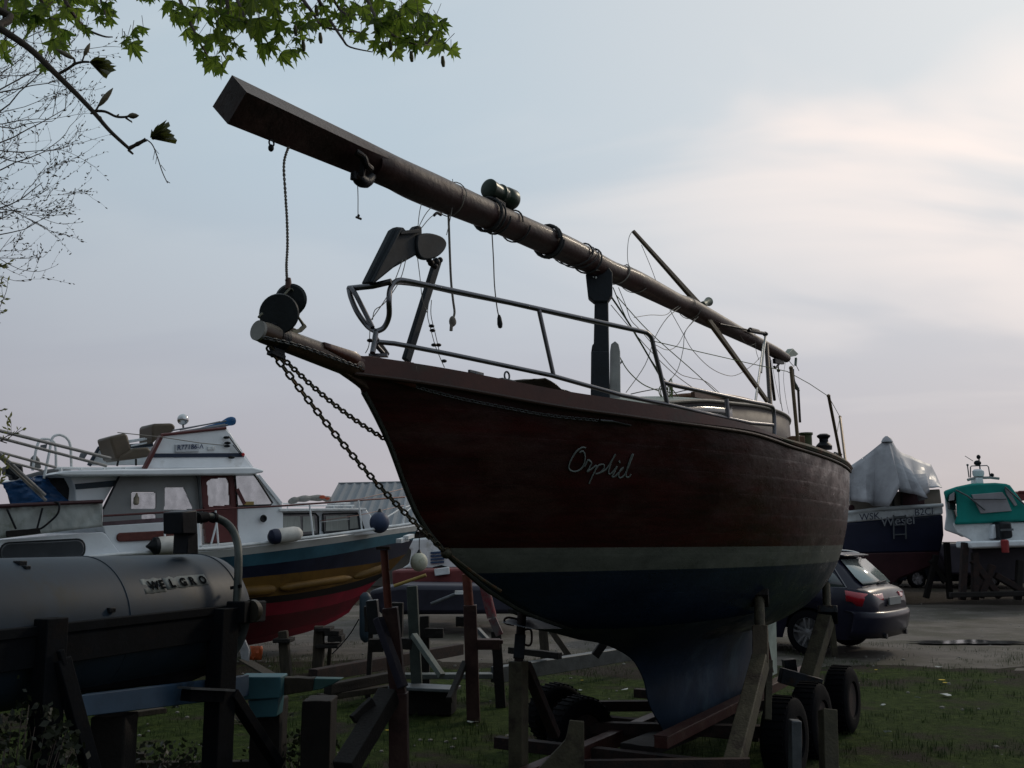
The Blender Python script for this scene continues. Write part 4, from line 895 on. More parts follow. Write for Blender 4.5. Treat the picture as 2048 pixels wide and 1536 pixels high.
# ------------------------------------------------------------------ the motor cruiser on the left, seen along its own side plane
def side_frame(P0, P1_):
    d = Vector((P1_.x-P0.x, P1_.y-P0.y, 0)).normalized(); n = Vector((-d.y, d.x, 0))     # n points inboard, away from the camera
    if n.y < 0: n = -n
    return d, n
C0 = at(0, 1080, 11.2); C1 = at(830, 1080, 15.0); CD, CN = side_frame(C0, C1)
def cz(x, y, w_=0.): return onplane(x, y, C0+CN*w_, CN)
CB = 2.6       # beam of the cruiser
def cruiser():
    o = thing('motor_cruiser', 'white flybridge motor cruiser with blue, ochre and red hull behind the grey tank', 'motor cruiser', loc=tuple(Vector((cz(420, 1080, 1.3).x, cz(420, 1080, 1.3).y, 0))))
    def pan(name, poly, w0, w1, m_, parent=o, bevel=.012, **k):
        m = MB(); m.prism([cz(x, y, w0) for x, y in poly], CN*(w1-w0)); return m.build(name, m_, parent, bevel=bevel, **k)
    def rr(x0, y0, x1, y1, r=8, sk=0.):   # rounded rectangle in pixels, sheared upward to the right by sk
        pts = []
        for cx_, cy_, a0 in ((x1-r, y0+r, -90), (x1-r, y1-r, 0), (x0+r, y1-r, 90), (x0+r, y0+r, 180)):
            for q in range(5): a = R(a0+q*22.5); X = cx_+r*math.cos(a); Y_ = cy_+r*math.sin(a); pts.append((X, Y_-(X-x0)*sk))
        return pts
    def inside(p, poly):
        c = False; x, y = p
        for (x0, y0), (x1, y1) in zip(poly, poly[1:]+poly[:1]):
            if (y0 > y) != (y1 > y) and x < (x1-x0)*(y-y0)/(y1-y0)+x0: c = not c
        return c
    def holed(name, poly, holes, w_, th, m_, st=1.6):
        x0, x1 = min(p[0] for p in poly), max(p[0] for p in poly); y0, y1 = min(p[1] for p in poly), max(p[1] for p in poly); m = MB(); ix = {}; fs = []; vs = []
        nx, ny = int((x1-x0)/st)+1, int((y1-y0)/st)+1
        def vi(i, j):
            if (i, j) not in ix: ix[(i, j)] = len(vs); vs.append(cz(x0+i*(x1-x0)/nx, y0+j*(y1-y0)/ny, w_))
            return ix[(i, j)]
        for i in range(nx):
            for j in range(ny):
                c = (x0+(i+.5)*(x1-x0)/nx, y0+(j+.5)*(y1-y0)/ny)
                if inside(c, poly) and not any(inside(c, h) for h in holes): fs.append((vi(i, j), vi(i, j+1), vi(i+1, j+1), vi(i+1, j)))
        m.add(vs, fs); return m.build(name, m_, o, solid=th)
    # hull, row by row, both sides
    rows = [([(-140, 1142), (0, 1132), (242, 1108), (440, 1096), (660, 1070), (780, 1054), (838, 1046)], 0, .0),
            ([(-140, 1146), (0, 1137), (242, 1113), (440, 1101), (660, 1075), (780, 1059), (838, 1051)], -.03, .02),
            ([(-140, 1166), (0, 1153), (242, 1128), (440, 1115), (660, 1088), (780, 1069), (832, 1062)], .02, .05),
            ([(-140, 1190), (0, 1175), (250, 1152), (480, 1134), (650, 1113), (760, 1092), (826, 1080)], .06, .1),
            ([(-140, 1213), (0, 1200), (250, 1178), (480, 1157), (650, 1139), (760, 1124), (812, 1108)], .12, .14),
            ([(-140, 1255), (0, 1242), (250, 1220), (480, 1198), (600, 1186), (700, 1166), (782, 1140)], .2, .22),
            ([(-140, 1268), (0, 1255), (250, 1232), (480, 1212), (600, 1199), (700, 1180), (752, 1162)], .34, .3),
            ([(-140, 1300), (0, 1285), (250, 1262), (480, 1238), (600, 1223), (680, 1206), (728, 1188)], .5, .5),
            ([(-140, 1340), (0, 1325), (250, 1305), (480, 1282), (600, 1254), (660, 1238), (705, 1214)], 1.05, .9),
            ([(-140, 1352), (0, 1337), (250, 1316), (480, 1293), (600, 1268), (660, 1247), (698, 1225)], CB/2, 1.)]
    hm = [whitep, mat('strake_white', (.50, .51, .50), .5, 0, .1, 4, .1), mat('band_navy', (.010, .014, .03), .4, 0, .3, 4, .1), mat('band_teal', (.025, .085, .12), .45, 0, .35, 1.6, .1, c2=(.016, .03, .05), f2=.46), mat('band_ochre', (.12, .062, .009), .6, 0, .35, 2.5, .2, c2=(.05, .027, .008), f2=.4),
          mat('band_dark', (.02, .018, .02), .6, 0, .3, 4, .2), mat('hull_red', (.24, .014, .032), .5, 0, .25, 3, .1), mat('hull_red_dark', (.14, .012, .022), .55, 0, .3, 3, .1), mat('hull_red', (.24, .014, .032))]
    NX = 30; m = MB(); G = []
    for pts, w_, _ in rows:
        tb = smoothtab(pts); x0, x1 = pts[0][0], pts[-1][0]; row = []
        for i in range(NX+1):
            u = i/NX; x = x0+(x1-x0)*u; ww = w_+(CB/2-w_)*max(0, (u-.72)/.28)**2.2
            row.append(cz(x, lerp(tb, x), ww))
        G.append(row)
    mid = lambda P: P+CN*2*(CB/2-(P-C0).dot(CN))
    order = [0, 1, 2, 3, 2, 4, 5, 6, 7]      # material per band
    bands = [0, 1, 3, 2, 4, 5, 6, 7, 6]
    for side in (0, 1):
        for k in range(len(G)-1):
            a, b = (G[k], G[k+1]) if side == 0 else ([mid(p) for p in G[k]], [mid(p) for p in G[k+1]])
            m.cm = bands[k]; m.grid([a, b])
    m.cm = 0; m.grid([G[0], [mid(p) for p in G[0]]])
    m.cm = 1; sec = [g[0] for g in G]; m.add(sec+[mid(p) for p in sec[::-1]], [tuple(range(2*len(sec)))])
    m.build('hull', hm, o, angle=25)
    # ochre strake in three rounded lengths
    for (x0, y0, x1, y1) in ((-60, 1234, 138, 1214), (146, 1213, 402, 1190), (408, 1190, 552, 1178), (560, 1177, 702, 1156), (708, 1155, 775, 1133)):
        m = MB(); A, B = cz(x0, y0, .17), cz(x1, y1, .19); d = (B-A).normalized(); r_ = .075 if x1 < 700 else .055
        m.tube([A, A+d*.04, A+d*.12, B-d*.12, B-d*.04, B], [.02, r_*.7, r_, r_, r_*.7, .02], 16, ry=1.0); m.build('rubbing_strake', hm[4], o)
    m = MB(); m.tube([cz(x, y, -.04) for x, y in ((-140, 1142), (0, 1132), (242, 1108), (440, 1096), (660, 1070), (780, 1054), (832, 1046))], .022, 8); m.build('gunwale', whited, o)
    for (x, y, w_, h) in ((792, 1078, 16, 8), (806, 1072, 12, 7)):
        m = MB(); m.prism([cz(x, y, .25), cz(x+w_, y-4, .42), cz(x+w_, y-4+h, .42), cz(x, y+h, .25)], CN*-.14); m.build('bow_number', whited, o)
    # aft cabin side and its long dark window
    pan('aft_cabin', [(-140, 1100), (0, 1079), (205, 1064), (212, 1068), (242, 1108), (242, 1118), (-140, 1150)], .10, 2.4, whitep)
    pan('cabin_window', rr(2, 1088, 169, 1123, 16, .055), .075, .12, glassd)
    pan('window_frame', rr(-1, 1085, 172, 1127, 18, .055), .085, .11, blackp)
    # saloon side below the awning
    pan('saloon_side', [(205, 1052), (400, 1040), (405, 1098), (242, 1112), (212, 1070)], .12, 2.4, whitep)
    pan('vent_grille', rr(234, 1066, 352, 1084, 8, .05), .09, .125, mat('grille_brown', (.11, .032, .028), .5, 0, .3, 20, .2))
    # canvas drape round the aft deck
    rows_ = []
    for i in range(9):
        v_ = i/8; rows_.append([cz(-20+(225)*j/40, (1016-12*j/40)*(1-v_)+(1080-27*j/40)*v_, .02+.035*noise.noise(Vector((j*.28+v_*1.4, v_*1.2, 0)))+.02*noise.noise(Vector((j*.8-v_*3, v_*2, 5)))) for j in range(41)])
    m = MB(); m.grid(rows_); m.build('canvas_screen', mat('canvas_grey', (.36, .38, .37), .85, 0, .15, 5, .3, c2=(.24, .26, .22), f2=.42), o, solid=.004)
    m = MB()
    for a, b in (((14, 1018), (32, 1058)), ((85, 1016), (74, 1058))): m = MB(); m.tube([cz(*a, -.03), cz(*b, -.03)], .012, 8); m.build('cover_strut', dsteel, o)
    m = MB(); m.tube(smoothline([cz(108, 1004, -.03), cz(118, 1008, -.05), cz(115, 1028, -.06), cz(92, 1050, -.05), cz(80, 1058, -.04)], 5), .012, 8); m.build('outrigger_stay', dsteel, o)
    m = MB(); m.prism([cz(x, y, -.05) for x, y in ((14, 1062), (80, 1056), (82, 1066), (14, 1074))], CN*.05); m.build('rubbish_tray', darkwood, o, bevel=.005)
    # flybridge deck slab and saloon top
    pan('saloon_top', [(110, 948), (131, 941), (240, 938), (288, 938), (505, 934), (530, 940), (526, 945), (505, 949), (131, 952)], .0, 2.6, whitep, bevel=.02)
    pan('aft_bulkhead', [(138, 950), (240, 949), (207, 1005), (152, 1006), (150, 975)], .3, 2.3, whitep)
    pan('blue_stripe', [(150, 968), (236, 960), (229, 973), (152, 979)], .29, .32, mat('stripe_slate', (.035, .055, .075), .5, 0, .2, 5, .1), bevel=.002)
    # awning tent over the side deck, with clear panels
    aw = [(240, 949), (246, 948), (393, 949), (396, 956), (402, 1024), (404, 1048), (206, 1054), (206, 1018)]
    AWH = (rr(262, 985, 311, 1018, 3, .0), [(329, 976), (333, 975), (367, 975), (378, 1000), (386, 1018), (328, 1020)], rr(282, 1029, 311, 1040, 3), [(334, 1029), (362, 1024), (362, 1036), (334, 1038)])
    holed('awning', aw, AWH, .27, .02, mat('awning_grey', (.26, .265, .27), .75, 0, .12, 3, .15))
    holed('awning', [(206, 1040), (240, 948), (393, 948), (396, 1040)], [rr(256, 982, 316, 1050, 3), [(324, 972), (371, 972), (392, 1022), (392, 1050), (324, 1050)]], 2.3, .02, MT['awning_grey'])
    for P in (rr(262, 985, 311, 1018, 3, .0), [(329, 976), (333, 975), (367, 975), (378, 1000), (386, 1018), (328, 1020)], rr(282, 1029, 311, 1040, 3), [(334, 1029), (362, 1024), (362, 1036), (334, 1038)]):
        pan('clear_panel', P, .268, .272, clearg, bevel=0)
    edge = [(206, 1018), (240, 949), (250, 947), (390, 949), (396, 956), (403, 1048)]
    m = MB(); m.tube([cz(x, y, .225) for x, y in edge], .014, 8); m.build('awning_piping', blackp, o)
    m = MB(); m.tube([cz(x, y, .215) for x, y in ((206, 1054), (300, 1049), (404, 1042))], .012, 8); m.build('awning_hem', blackp, o)
    m = MB(); m.stick(cz(206, 1048, .2), cz(372, 1036, .2), .03, .05); m.build('hem_board', mat('board_mauve', (.10, .065, .075), .6, 0, .3, 10, .2), o)
    m = MB(); m.stick(cz(398, 950, .2), cz(403, 1030, .2), .03, .03); m.build('awning_post', galv, o)
    m = MB(); q = cz(272, 1010, .22); m.lathe(q, (0, 0, 1), [(0, .02), (.02, .035), (.09, .035), (.11, .02), (.15, .008)], 14); m.build('deck_lamp', mat('lamp_brass', (.3, .26, .2), .4, .4, .2, 10, .1), o)
    # wheelhouse door and side window
    dm = mat('door_red_brown', (.10, .028, .028), .45, 0, .2, 5, .1)
    DP = [(412, 964), (420, 958), (452, 955), (457, 962), (460, 1010), (416, 1013)]; holed('door_frame', [(399, 949), (466, 948), (472, 1012), (474, 1085), (411, 1086), (404, 1024)], [DP], .25, .05, dm)
    D_ = pan('door', [(408, 1015), (466, 1012), (470, 1084), (413, 1085)], .195, .23, dm, bevel=.005)
    pan('door_pane', DP, .25, .256, clearg, bevel=0)
    pan('door_ledge', [(404, 1091), (474, 1084), (476, 1088), (404, 1096)], .05, .3, whited, bevel=.004)
    SWN = [(470, 950), (508, 949), (516, 960), (545, 1006), (541, 1010), (475, 1012)]
    holed('wheelhouse_side', [(466, 947), (512, 947), (522, 960), (563, 1008), (566, 1092), (476, 1098), (473, 1012)], [SWN], .26, .04, whitep)
    holed('wheelhouse_side', [(400, 947), (512, 945), (522, 958), (560, 1006), (564, 1085), (404, 1090)], [[(468, 952), (508, 951), (516, 962), (548, 1010), (473, 1014)], [(408, 953), (460, 952), (464, 1015), (412, 1018)]], 2.15, .04, whitep)
    pan('side_window', SWN, .262, .268, clearg, bevel=0)
    m = MB(); W_ = [(470, 950), (508, 949), (516, 960), (545, 1006), (541, 1010), (475, 1012)]; m.tube([cz(x, y, .21) for x, y in W_], .013, 8, closed=True); m.build('window_seal', blackp, o)
    m = MB(); m.stick(cz(474, 978, .2), cz(489, 1008, .2), .012, .05); m.build('wiper', dm, o)
    pan('chart_box', [(488, 1003), (508, 1003), (508, 1010), (488, 1010)], .2, .24, mat('box_yellow', (.32, .23, .08), .6, 0, .2, 8, .1), bevel=.003)
    m = MB(); m.stick(cz(516, 951, .23), cz(562, 1008, .23), .04, .05); m.build('screen_pillar', whitep, o, bevel=.006)
    # wheelhouse interior screen line at the far side, hull side below
    pan('side_deck_wall', [(404, 1045), (474, 1085), (566, 1040), (570, 1078), (440, 1099), (404, 1099)], .32, .40, whitep, bevel=.004)
    m = MB(); m.torus(cz(527, 1037, .19), CN, .04, .012, 20, 8); m.lathe(cz(527, 1037, .2), CN, [(0, .035), (.02, .036)], 16); m.build('porthole', blackp, o)
    # fore cabin
    pan('fore_cabin', [(558, 1020), (733, 1018), (742, 1030), (757, 1062), (757, 1068), (520, 1090), (520, 1060)], .30, 2.0, whitep, bevel=.02)
    pan('cabin_roof', [(560, 1017), (733, 1016), (733, 1021), (560, 1023)], .2, 2.1, whited, bevel=.01)
    pan('side_window', [(549, 1030), (556, 1028), (631, 1027), (637, 1033), (638, 1068), (633, 1071), (540, 1078), (536, 1070)], .27, .31, glassd, bevel=.004)
    pan('side_window', [(646, 1028), (714, 1026), (720, 1032), (729, 1059), (652, 1067), (645, 1062)], .27, .31, glassd, bevel=.004)
    cu = mat('curtain', (.30, .31, .29), .9, 0, .15, 12, .3, stretch=(5, 5, .4))
    for (a, b, c_, d_) in ((556, 600, 1033, 1066), (606, 628, 1033, 1064), (652, 694, 1032, 1062), (700, 714, 1032, 1058)): pan('curtain', [(a, c_), (b, c_-1), (b+3, d_-2), (a, d_)], .262, .268, cu, bevel=.0)
    m = MB()
    for W_ in ([(549, 1030), (556, 1028), (631, 1027), (637, 1033), (638, 1068), (540, 1078), (536, 1070)], [(646, 1028), (714, 1026), (720, 1032), (729, 1059), (648, 1067)]): m.tube([cz(x, y, .26) for x, y in W_], .012, 8, closed=True)
    m.build('window_seal', blackp, o)
    # roof rack with a rolled dinghy cover
    m = MB(); m.tube([cz(566, 1012, .5), cz(708, 1011, .5)], .01, 8); m.tube([cz(566, 1007, 1.2), cz(700, 1006, 1.2)], .01, 8)
    for x in (575, 620, 668, 704): m.tube([cz(x, 1012, .5), cz(x, 1018, .5)], .008, 6)
    m.build('roof_rail', whited, o)
    m = MB(); m.tube(smoothline([cz(578, 1005, .9), cz(590, 1000, .9), cz(612, 997, .9), cz(640, 996, .9), cz(658, 999, .9)], 4), [.03]+[.05, .06, .07, .07]*4, 12, ry=.7); m.build('rolled_cover', mat('cover_grey', (.2, .2, .19), .9, 0, .3, 10, .4), o)
    m = MB(); m.ball(cz(645, 994, .8), .035, 8, (1.4, 1, .8)); m.ball(cz(655, 997, .8), .03, 8, (1.2, 1, .8)); m.build('anchor_buoy', mat('orange_red', (.35, .07, .03), .6, 0, .2, 10, .1), o)
    # flybridge
    pan('flybridge_side', [(328, 869), (451, 857), (462, 868), (487, 911), (506, 936), (287, 937), (300, 914)], .25, .31, whitep, bevel=.01)
    pan('flybridge_side', [(328, 872), (451, 860), (462, 870), (487, 911), (506, 936), (287, 937), (300, 914)], 2.0, 2.06, whitep, bevel=.01)
    pan('flybridge_front', [(451, 858), (455, 858), (508, 936), (500, 936)], .31, 2.0, whitep, bevel=.005)
    pan('blue_stripe', [(303, 907), (486, 906), (489, 914), (300, 915)], .235, .26, mat('stripe_navy', (.018, .028, .055), .5, 0, .2, 5, .1), bevel=.002)
    m = MB(); m.stick(cz(322, 872, .22), cz(289, 937, .22), .04, .10, up=CN); m.build('flybridge_strut', dm, o, bevel=.006)
    m = MB(); m.tube([cz(322, 870, .24), cz(452, 856, .24)], .02, 8); m.build('coaming_trim', dm, o)
    pan('aft_screen', [(195, 898), (305, 890), (305, 930), (180, 931)], 1.6, 1.64, whited, bevel=.006)
    m = MB(); m.tube([cz(178, 931, 1.55), cz(197, 897, 1.55), cz(305, 889, 1.55)], .03, 8); m.build('screen_edge', mat('edge_navy', (.02, .03, .045), .6, 0, .2, 6, .1), o)
    m = MB(); m.tube([cz(110, 936, .3), cz(190, 937, .3), cz(288, 935, .3)], .016, 8)
    for x in (122, 162, 208, 250): m.stick(cz(x, 943, .3), cz(x, 936, .3), .05, .03)
    m.build('toe_rail', whited, o); 
    m = MB(); m.stick(cz(122, 937, .5), cz(285, 936, .5), .05, .03); m.build('teak_strip', mat('teak_dark', (.07, .03, .03), .6, 0, .3, 12, .2), o)
    st = mat('seat_vinyl', (.085, .065, .045), .5, 0, .2, 6, .1)
    for k, (back, cush, leg) in enumerate((([(219, 874), (248, 866), (256, 869), (266, 908), (262, 912), (233, 920)], [(240, 913), (268, 896), (296, 894), (304, 903), (296, 914), (240, 921)], [(237, 920, 234, 932), (272, 918, 272, 931)]), (([(305, 850), (310, 847), (345, 846), (352, 852), (350, 862), (322, 872), (305, 888)]), None, ()))):
        t_ = MB(); t_.prism([cz(x, y, .8+k*.3) for x, y in back], CN*.5); s_ = t_.build('seat_back', st, o, bevel=.03)
        if cush: t_ = MB(); t_.prism([cz(x, y, .75) for x, y in cush], CN*.55); t_.build('seat_cushion', st, o, bevel=.03)
        for a in leg: t_ = MB(); t_.tube([cz(a[0], a[1], .9), cz(a[2], a[3], .9)], .014, 8); t_.build('seat_leg', blackp, o)
    m = MB(); m.ball(cz(366, 839, .9), .078, 14); m.build('search_light', mat('chrome', (.5, .5, .5), .12, 1, .1, 10, 0), o); m = MB(); m.tube([cz(366, 849, .9), cz(367, 858, .9)], .014, 8); m.build('lamp_stem', steel, o)
    m = MB(); m.tube(smoothline([cz(388, 861, .6), cz(410, 856, .6), cz(440, 850, .6), cz(458, 843, .6), cz(471, 842, .6)], 4), [.012, .014, .016, .02, .022, .028, .03, .034, .04, .045, .05, .055, .06, .062, .06, .05, .02], 12); m.build('sail_cover', mat('cover_blue', (.012, .075, .19), .7, 0, .3, 10, .3), o)
    for a, b, r_ in (((345, 861), (452, 842), .010), ((352, 865), (450, 849), .012), ((360, 860), (440, 843), .008), ((370, 862), (455, 850), .012)):
        m = MB(); m.tube([cz(*a, .45), cz(*b, .5)], r_, 8); m.build('boat_hook_pole', steel, o)
    for a, b in (((215, 892), (305, 876)), ((262, 892), (306, 883)), ((240, 884), (290, 877))):
        m = MB(); m.tube([cz(*a, 1.3), cz(*b, 1.3)], .012, 8); m.build('screen_stay', whited, o)
    m = MB(); m.tube([cz(235, 865, .15), cz(322, 874, .15), cz(400, 886, .18), cz(452, 891, .2)], .006, 6); m.build('aerial_cable', wire, o)
    for x, y in ((453, 875), (455, 886), (454, 892), (463, 915)):
        m = MB(); m.ball(cz(x, y, .2), .028, 8, (1.6, 1, .7)); m.build('nav_fitting', dsteel, o)
    m = MB(); m.tube([cz(457, 872, .2), cz(470, 890, .2), cz(487, 912, .2)], .008, 6); m.tube([cz(466, 890, .2), cz(484, 912, .2)], .006, 6); m.build('cable_loom', dsteel, o)
    m = MB(); m.ball(cz(486, 909, .2), .025, 8); m.build('port_light', mat('red_lens', (.4, .03, .03), .3, 0, .1, 10, 0), o)
    # registration plate
    pan('registration_plate', [(351, 889), (398, 887), (398, 903), (351, 904)], .225, .25, mat('plate_white', (.5, .52, .55), .5, 0, .1, 6, .05), bevel=.002)
    wA, wB = cz(362, 899, .218), cz(396, 897.5, .218); wd = wB-wA
    text_mb('77186-A', .088, wA, wd, (0, 0, 1)).build('plate_lettering', mat('letter_blue', (.03, .05, .12), .5, 0, .2, 10, 0), o)
    text_mb('R', .09, cz(354, 900, .218), wd, (0, 0, 1)).build('plate_lettering', MT['letter_blue'], o)
    m = MB(); m.lathe(cz(424, 896, .24), CN*-1, [(0, .02), (.03, .02)], 10); m.prism([cz(x, y, .22) for x, y in ((416, 893), (431, 892), (431, 899), (416, 900))], CN*.03); m.build('vent_cowl', whited, o, bevel=.006)
    # rails and posts of the side deck
    rm = mat('rail_red_brown', (.09, .03, .03), .4, .2, .2, 10, .1)
    m = MB(); m.tube([cz(x, y, -.02) for x, y in ((-30, 1014), (90, 1008), (205, 1003))], .024, 8); m.build('handrail', mat('rail_dark', (.05, .022, .025), .5, .2, .2, 10, .1), o)
    m = MB(); m.tube([cz(x, y, -.02) for x, y in ((206, 1032), (360, 1023), (440, 1018), (560, 1012), (700, 1002))]+[cz(812, 994, .5)], .013, 8); m.build('handrail', rm, o)
    m = MB(); m.tube([cz(620, 1008, -.02), cz(720, 998, .1), cz(830, 972, .9)], .006, 6); m.tube([cz(640, 1042, -.02), cz(720, 1030, .1), cz(812, 1010, .8)], .005, 6); m.build('guard_wire', rm, o)
    for a, b in (((328, 1026), (331, 1103)), ((619, 1010), (627, 1074)), ((717, 1001), (724, 1062)), ((812, 994), (806, 1050)), ((431, 1019), (437, 1092)), ((434, 1044), (421, 1093))):
        m = MB(); m.tube([cz(*a, -.01), cz(*b, -.01)], .013, 8); m.build('rail_post', whitep, o)
    m = MB(); m.stick(cz(640, 1044, .2), cz(700, 1038, .2), .006, .006); m.build('side_line', whited, o)
    # arched boarding rails aft
    for P in ([(112, 935), (111, 893), (104, 881), (91, 878), (81, 880), (73, 896), (65, 941)], [(143, 938), (141, 893), (134, 877), (121, 870), (109, 872), (103, 881), (99, 903), (88, 957)]):
        m = MB(); m.tube(smoothline([cz(x, y, .9 if P[0][0] == 112 else .4) for x, y in P], 5), .016, 10); m.build('boarding_rail', whited, o)
    m = MB(); m.prism([cz(x, y, 1.2) for x, y in ((63, 934), (65, 915), (72, 908), (80, 918), (84, 937))], CN*.1); m.build('cowl_vent', mat('cowl', (.12, .12, .11), .5, 0, .2, 6, .1), o, bevel=.02)
    for a in ([(82, 890), (95, 888), (92, 901), (81, 900)], [(162, 906), (176, 907), (168, 920), (158, 917)]):
        m = MB(); m.prism([cz(x, y, .9) for x, y in a], CN*.03); m.build('rail_tab', galv, o, bevel=.004)
    # bow platform rails and bow fittings
    m = MB(); m.tube([cz(812, 994, .5), cz(806, 1030, .6), cz(838, 1000, 1.1), cz(842, 1030, 1.2)], .012, 8); m.tube([cz(760, 1043, .3), cz(800, 1018, .5), cz(845, 1003, 1.2)], .012, 8); m.build('bow_rail', whited, o)
    return o
cruiser()
# poles lying across the aft deck, tarpaulin and drum
o = thing('dinghy', 'dark round tender stowed on the cruiser aft deck, half covered by the blue sheet', 'dinghy', loc=tuple(cz(110, 1005, .6)))
m = MB(); A_ = cz(55, 992, .7); m.lathe(cz(62, 985, .75), (cz(140, 970, .75)-cz(62, 985, .75)), [(-.25, .05), (-.22, .16), (-.05, .22), (.2, .245), (.42, .235), (.53, .16), (.56, .06)], 28); m.build('hull', mat('dinghy_dark', (.025, .024, .026), .5, 0, .3, 6, .1), o)
m = MB(); m.prism([cz(x, y, .4) for x, y in ((12, 933), (30, 929), (46, 931), (48, 948), (35, 960), (25, 960), (26, 952), (12, 948))], CN*.2); m.build('outboard_leg', blackp, o, bevel=.02)
def tarp():
    rows = []
    P = [[(4, 966), (30, 962), (60, 955), (78, 951), (92, 952)], [(10, 978), (40, 972), (66, 967), (88, 965), (106, 972)], [(16, 992), (46, 988), (74, 984), (98, 984), (124, 990)], [(22, 1008), (52, 1007), (84, 1005), (112, 1005), (140, 1004)]]
    for r_ in P: rows.append(smoothline([cz(x, y, .36-.08*math.sin(i*1.1)) for i, (x, y) in enumerate(r_)], 6))
    R2 = []
    for i in range(len(rows)-1):
        for k in range(5): R2.append([a.lerp(b, k/5)+CN*.05*noise.noise(Vector((j*.35, (i*5+k)*.4, 0))) for j, (a, b) in enumerate(zip(rows[i], rows[i+1]))])
    m = MB(); m.grid(R2+[rows[-1]]); q = m.build('blue_sheet', mat('tarp_blue', (.012, .06, .16), .45, 0, .35, 4, .3), solid=.004); tag(q, 'crumpled blue plastic sheet draped over the dark tender on the aft deck', 'tarpaulin')
tarp()
for k, (a, b, r_, lab) in enumerate((((-30, 854), (221, 917), .020, 'uppermost of the long pale poles slanting down from the left edge'), ((-30, 868), (213, 932), .018, 'second long pale pole from the top, just under the uppermost one'), ((-30, 896), (112, 935), .016, 'third long pole, its lower end behind the arched rails'), ((20, 924), (84, 941), .014, 'short lowest pole near the left edge'),
                                  ((-10, 898), (90, 990), .018, 'steep white pole pointing down to the red rail, upper of the crossing pair'), ((-10, 905), (92, 1001), .018, 'steep white pole just below its parallel twin'))):
    m = MB(); m.tube([cz(*a, -.15+.05*(k % 3)), cz(*b, .0+.05*(k % 3))], r_, 10); q = m.build('pole', mat('pole_grey', (.28, .27, .26), .5, .2, .2, 12, .1)); tag(q, lab, 'pole', 'poles stowed over the cruiser aft deck')
# fenders
def fender(a, b, r_, label, nose, w_=-.1, nm=None, tail=True):
    A, B = cz(*a, w_), cz(*b, w_); d = B-A; l = d.length; o = thing('fender', label, 'fender', loc=tuple(A), group='fenders on the cruiser side')
    m = MB(); m.lathe(A+d*.28, d, [(0, r_*.99), (l*.1, r_*1.03), (l*.5, r_*1.03), (l*.62, r_*.85), (l*.7, r_*.45), (l*.72, .01)], 24); m.build('body', mat('fender_white', (.52, .51, .48), .55, 0, .15, 8, .15, c2=(.3, .28, .24), f2=.4), o)
    m = MB(); m.lathe(A, d, nose(l, r_), 24); m.build('end_cap', nm or blackp, o)
    return o
fender((292, 1093), (372, 1087), .105, 'white fender with a pointed black nose lying on the saloon side deck', lambda l, r_: [(0, .012), (l*.06, .03), (l*.16, r_*.78), (l*.2, r_*1.02), (l*.29, r_*1.0)])
fender((536, 1075), (604, 1066), .10, 'white fender with a round blue-black end below the curtained cabin window', lambda l, r_: [(0, .01), (l*.03, r_*.5), (l*.1, r_*.95), (l*.2, r_*1.05), (l*.29, r_*1.0)], nm=mat('fender_navy', (.015, .02, .045), .5, 0, .2, 8, .1))
def ballfender(c, w_, r_, m_, label, up=0.):
    P = cz(*c, w_); o = thing('ball_fender', label, 'fender', loc=tuple(P), group='fenders on the cruiser side')
    m = MB(); m.ball(P, r_, 16, (1, 1, 1.08)); m.build('body', m_, o)
    m = MB(); m.lathe(P+Vector((0, 0, r_*.95)), (0, 0, 1), [(0, r_*.4), (r_*.2, r_*.22), (r_*.42, r_*.13), (r_*.45, .01)], 14); m.build('collar', blackp, o)
    if up: m = MB(); m.tube([P+Vector((0, 0, r_*1.3)), P+Vector((0, 0, r_*1.3+up))], .008, 6); m.build('line', dsteel, o)
ballfender((759, 1045), -.02, .145, mat('ball_navy', (.03, .045, .09), .5, 0, .2, 5, .1), 'dark blue ball fender on the cruiser foredeck')
ballfender((838, 1124), .8, .14, mat('ball_cream', (.42, .42, .34), .55, 0, .15, 6, .1, c2=(.28, .27, .18), f2=.4), 'cream ball fender hanging on a line from the cruiser bow', up=.3)
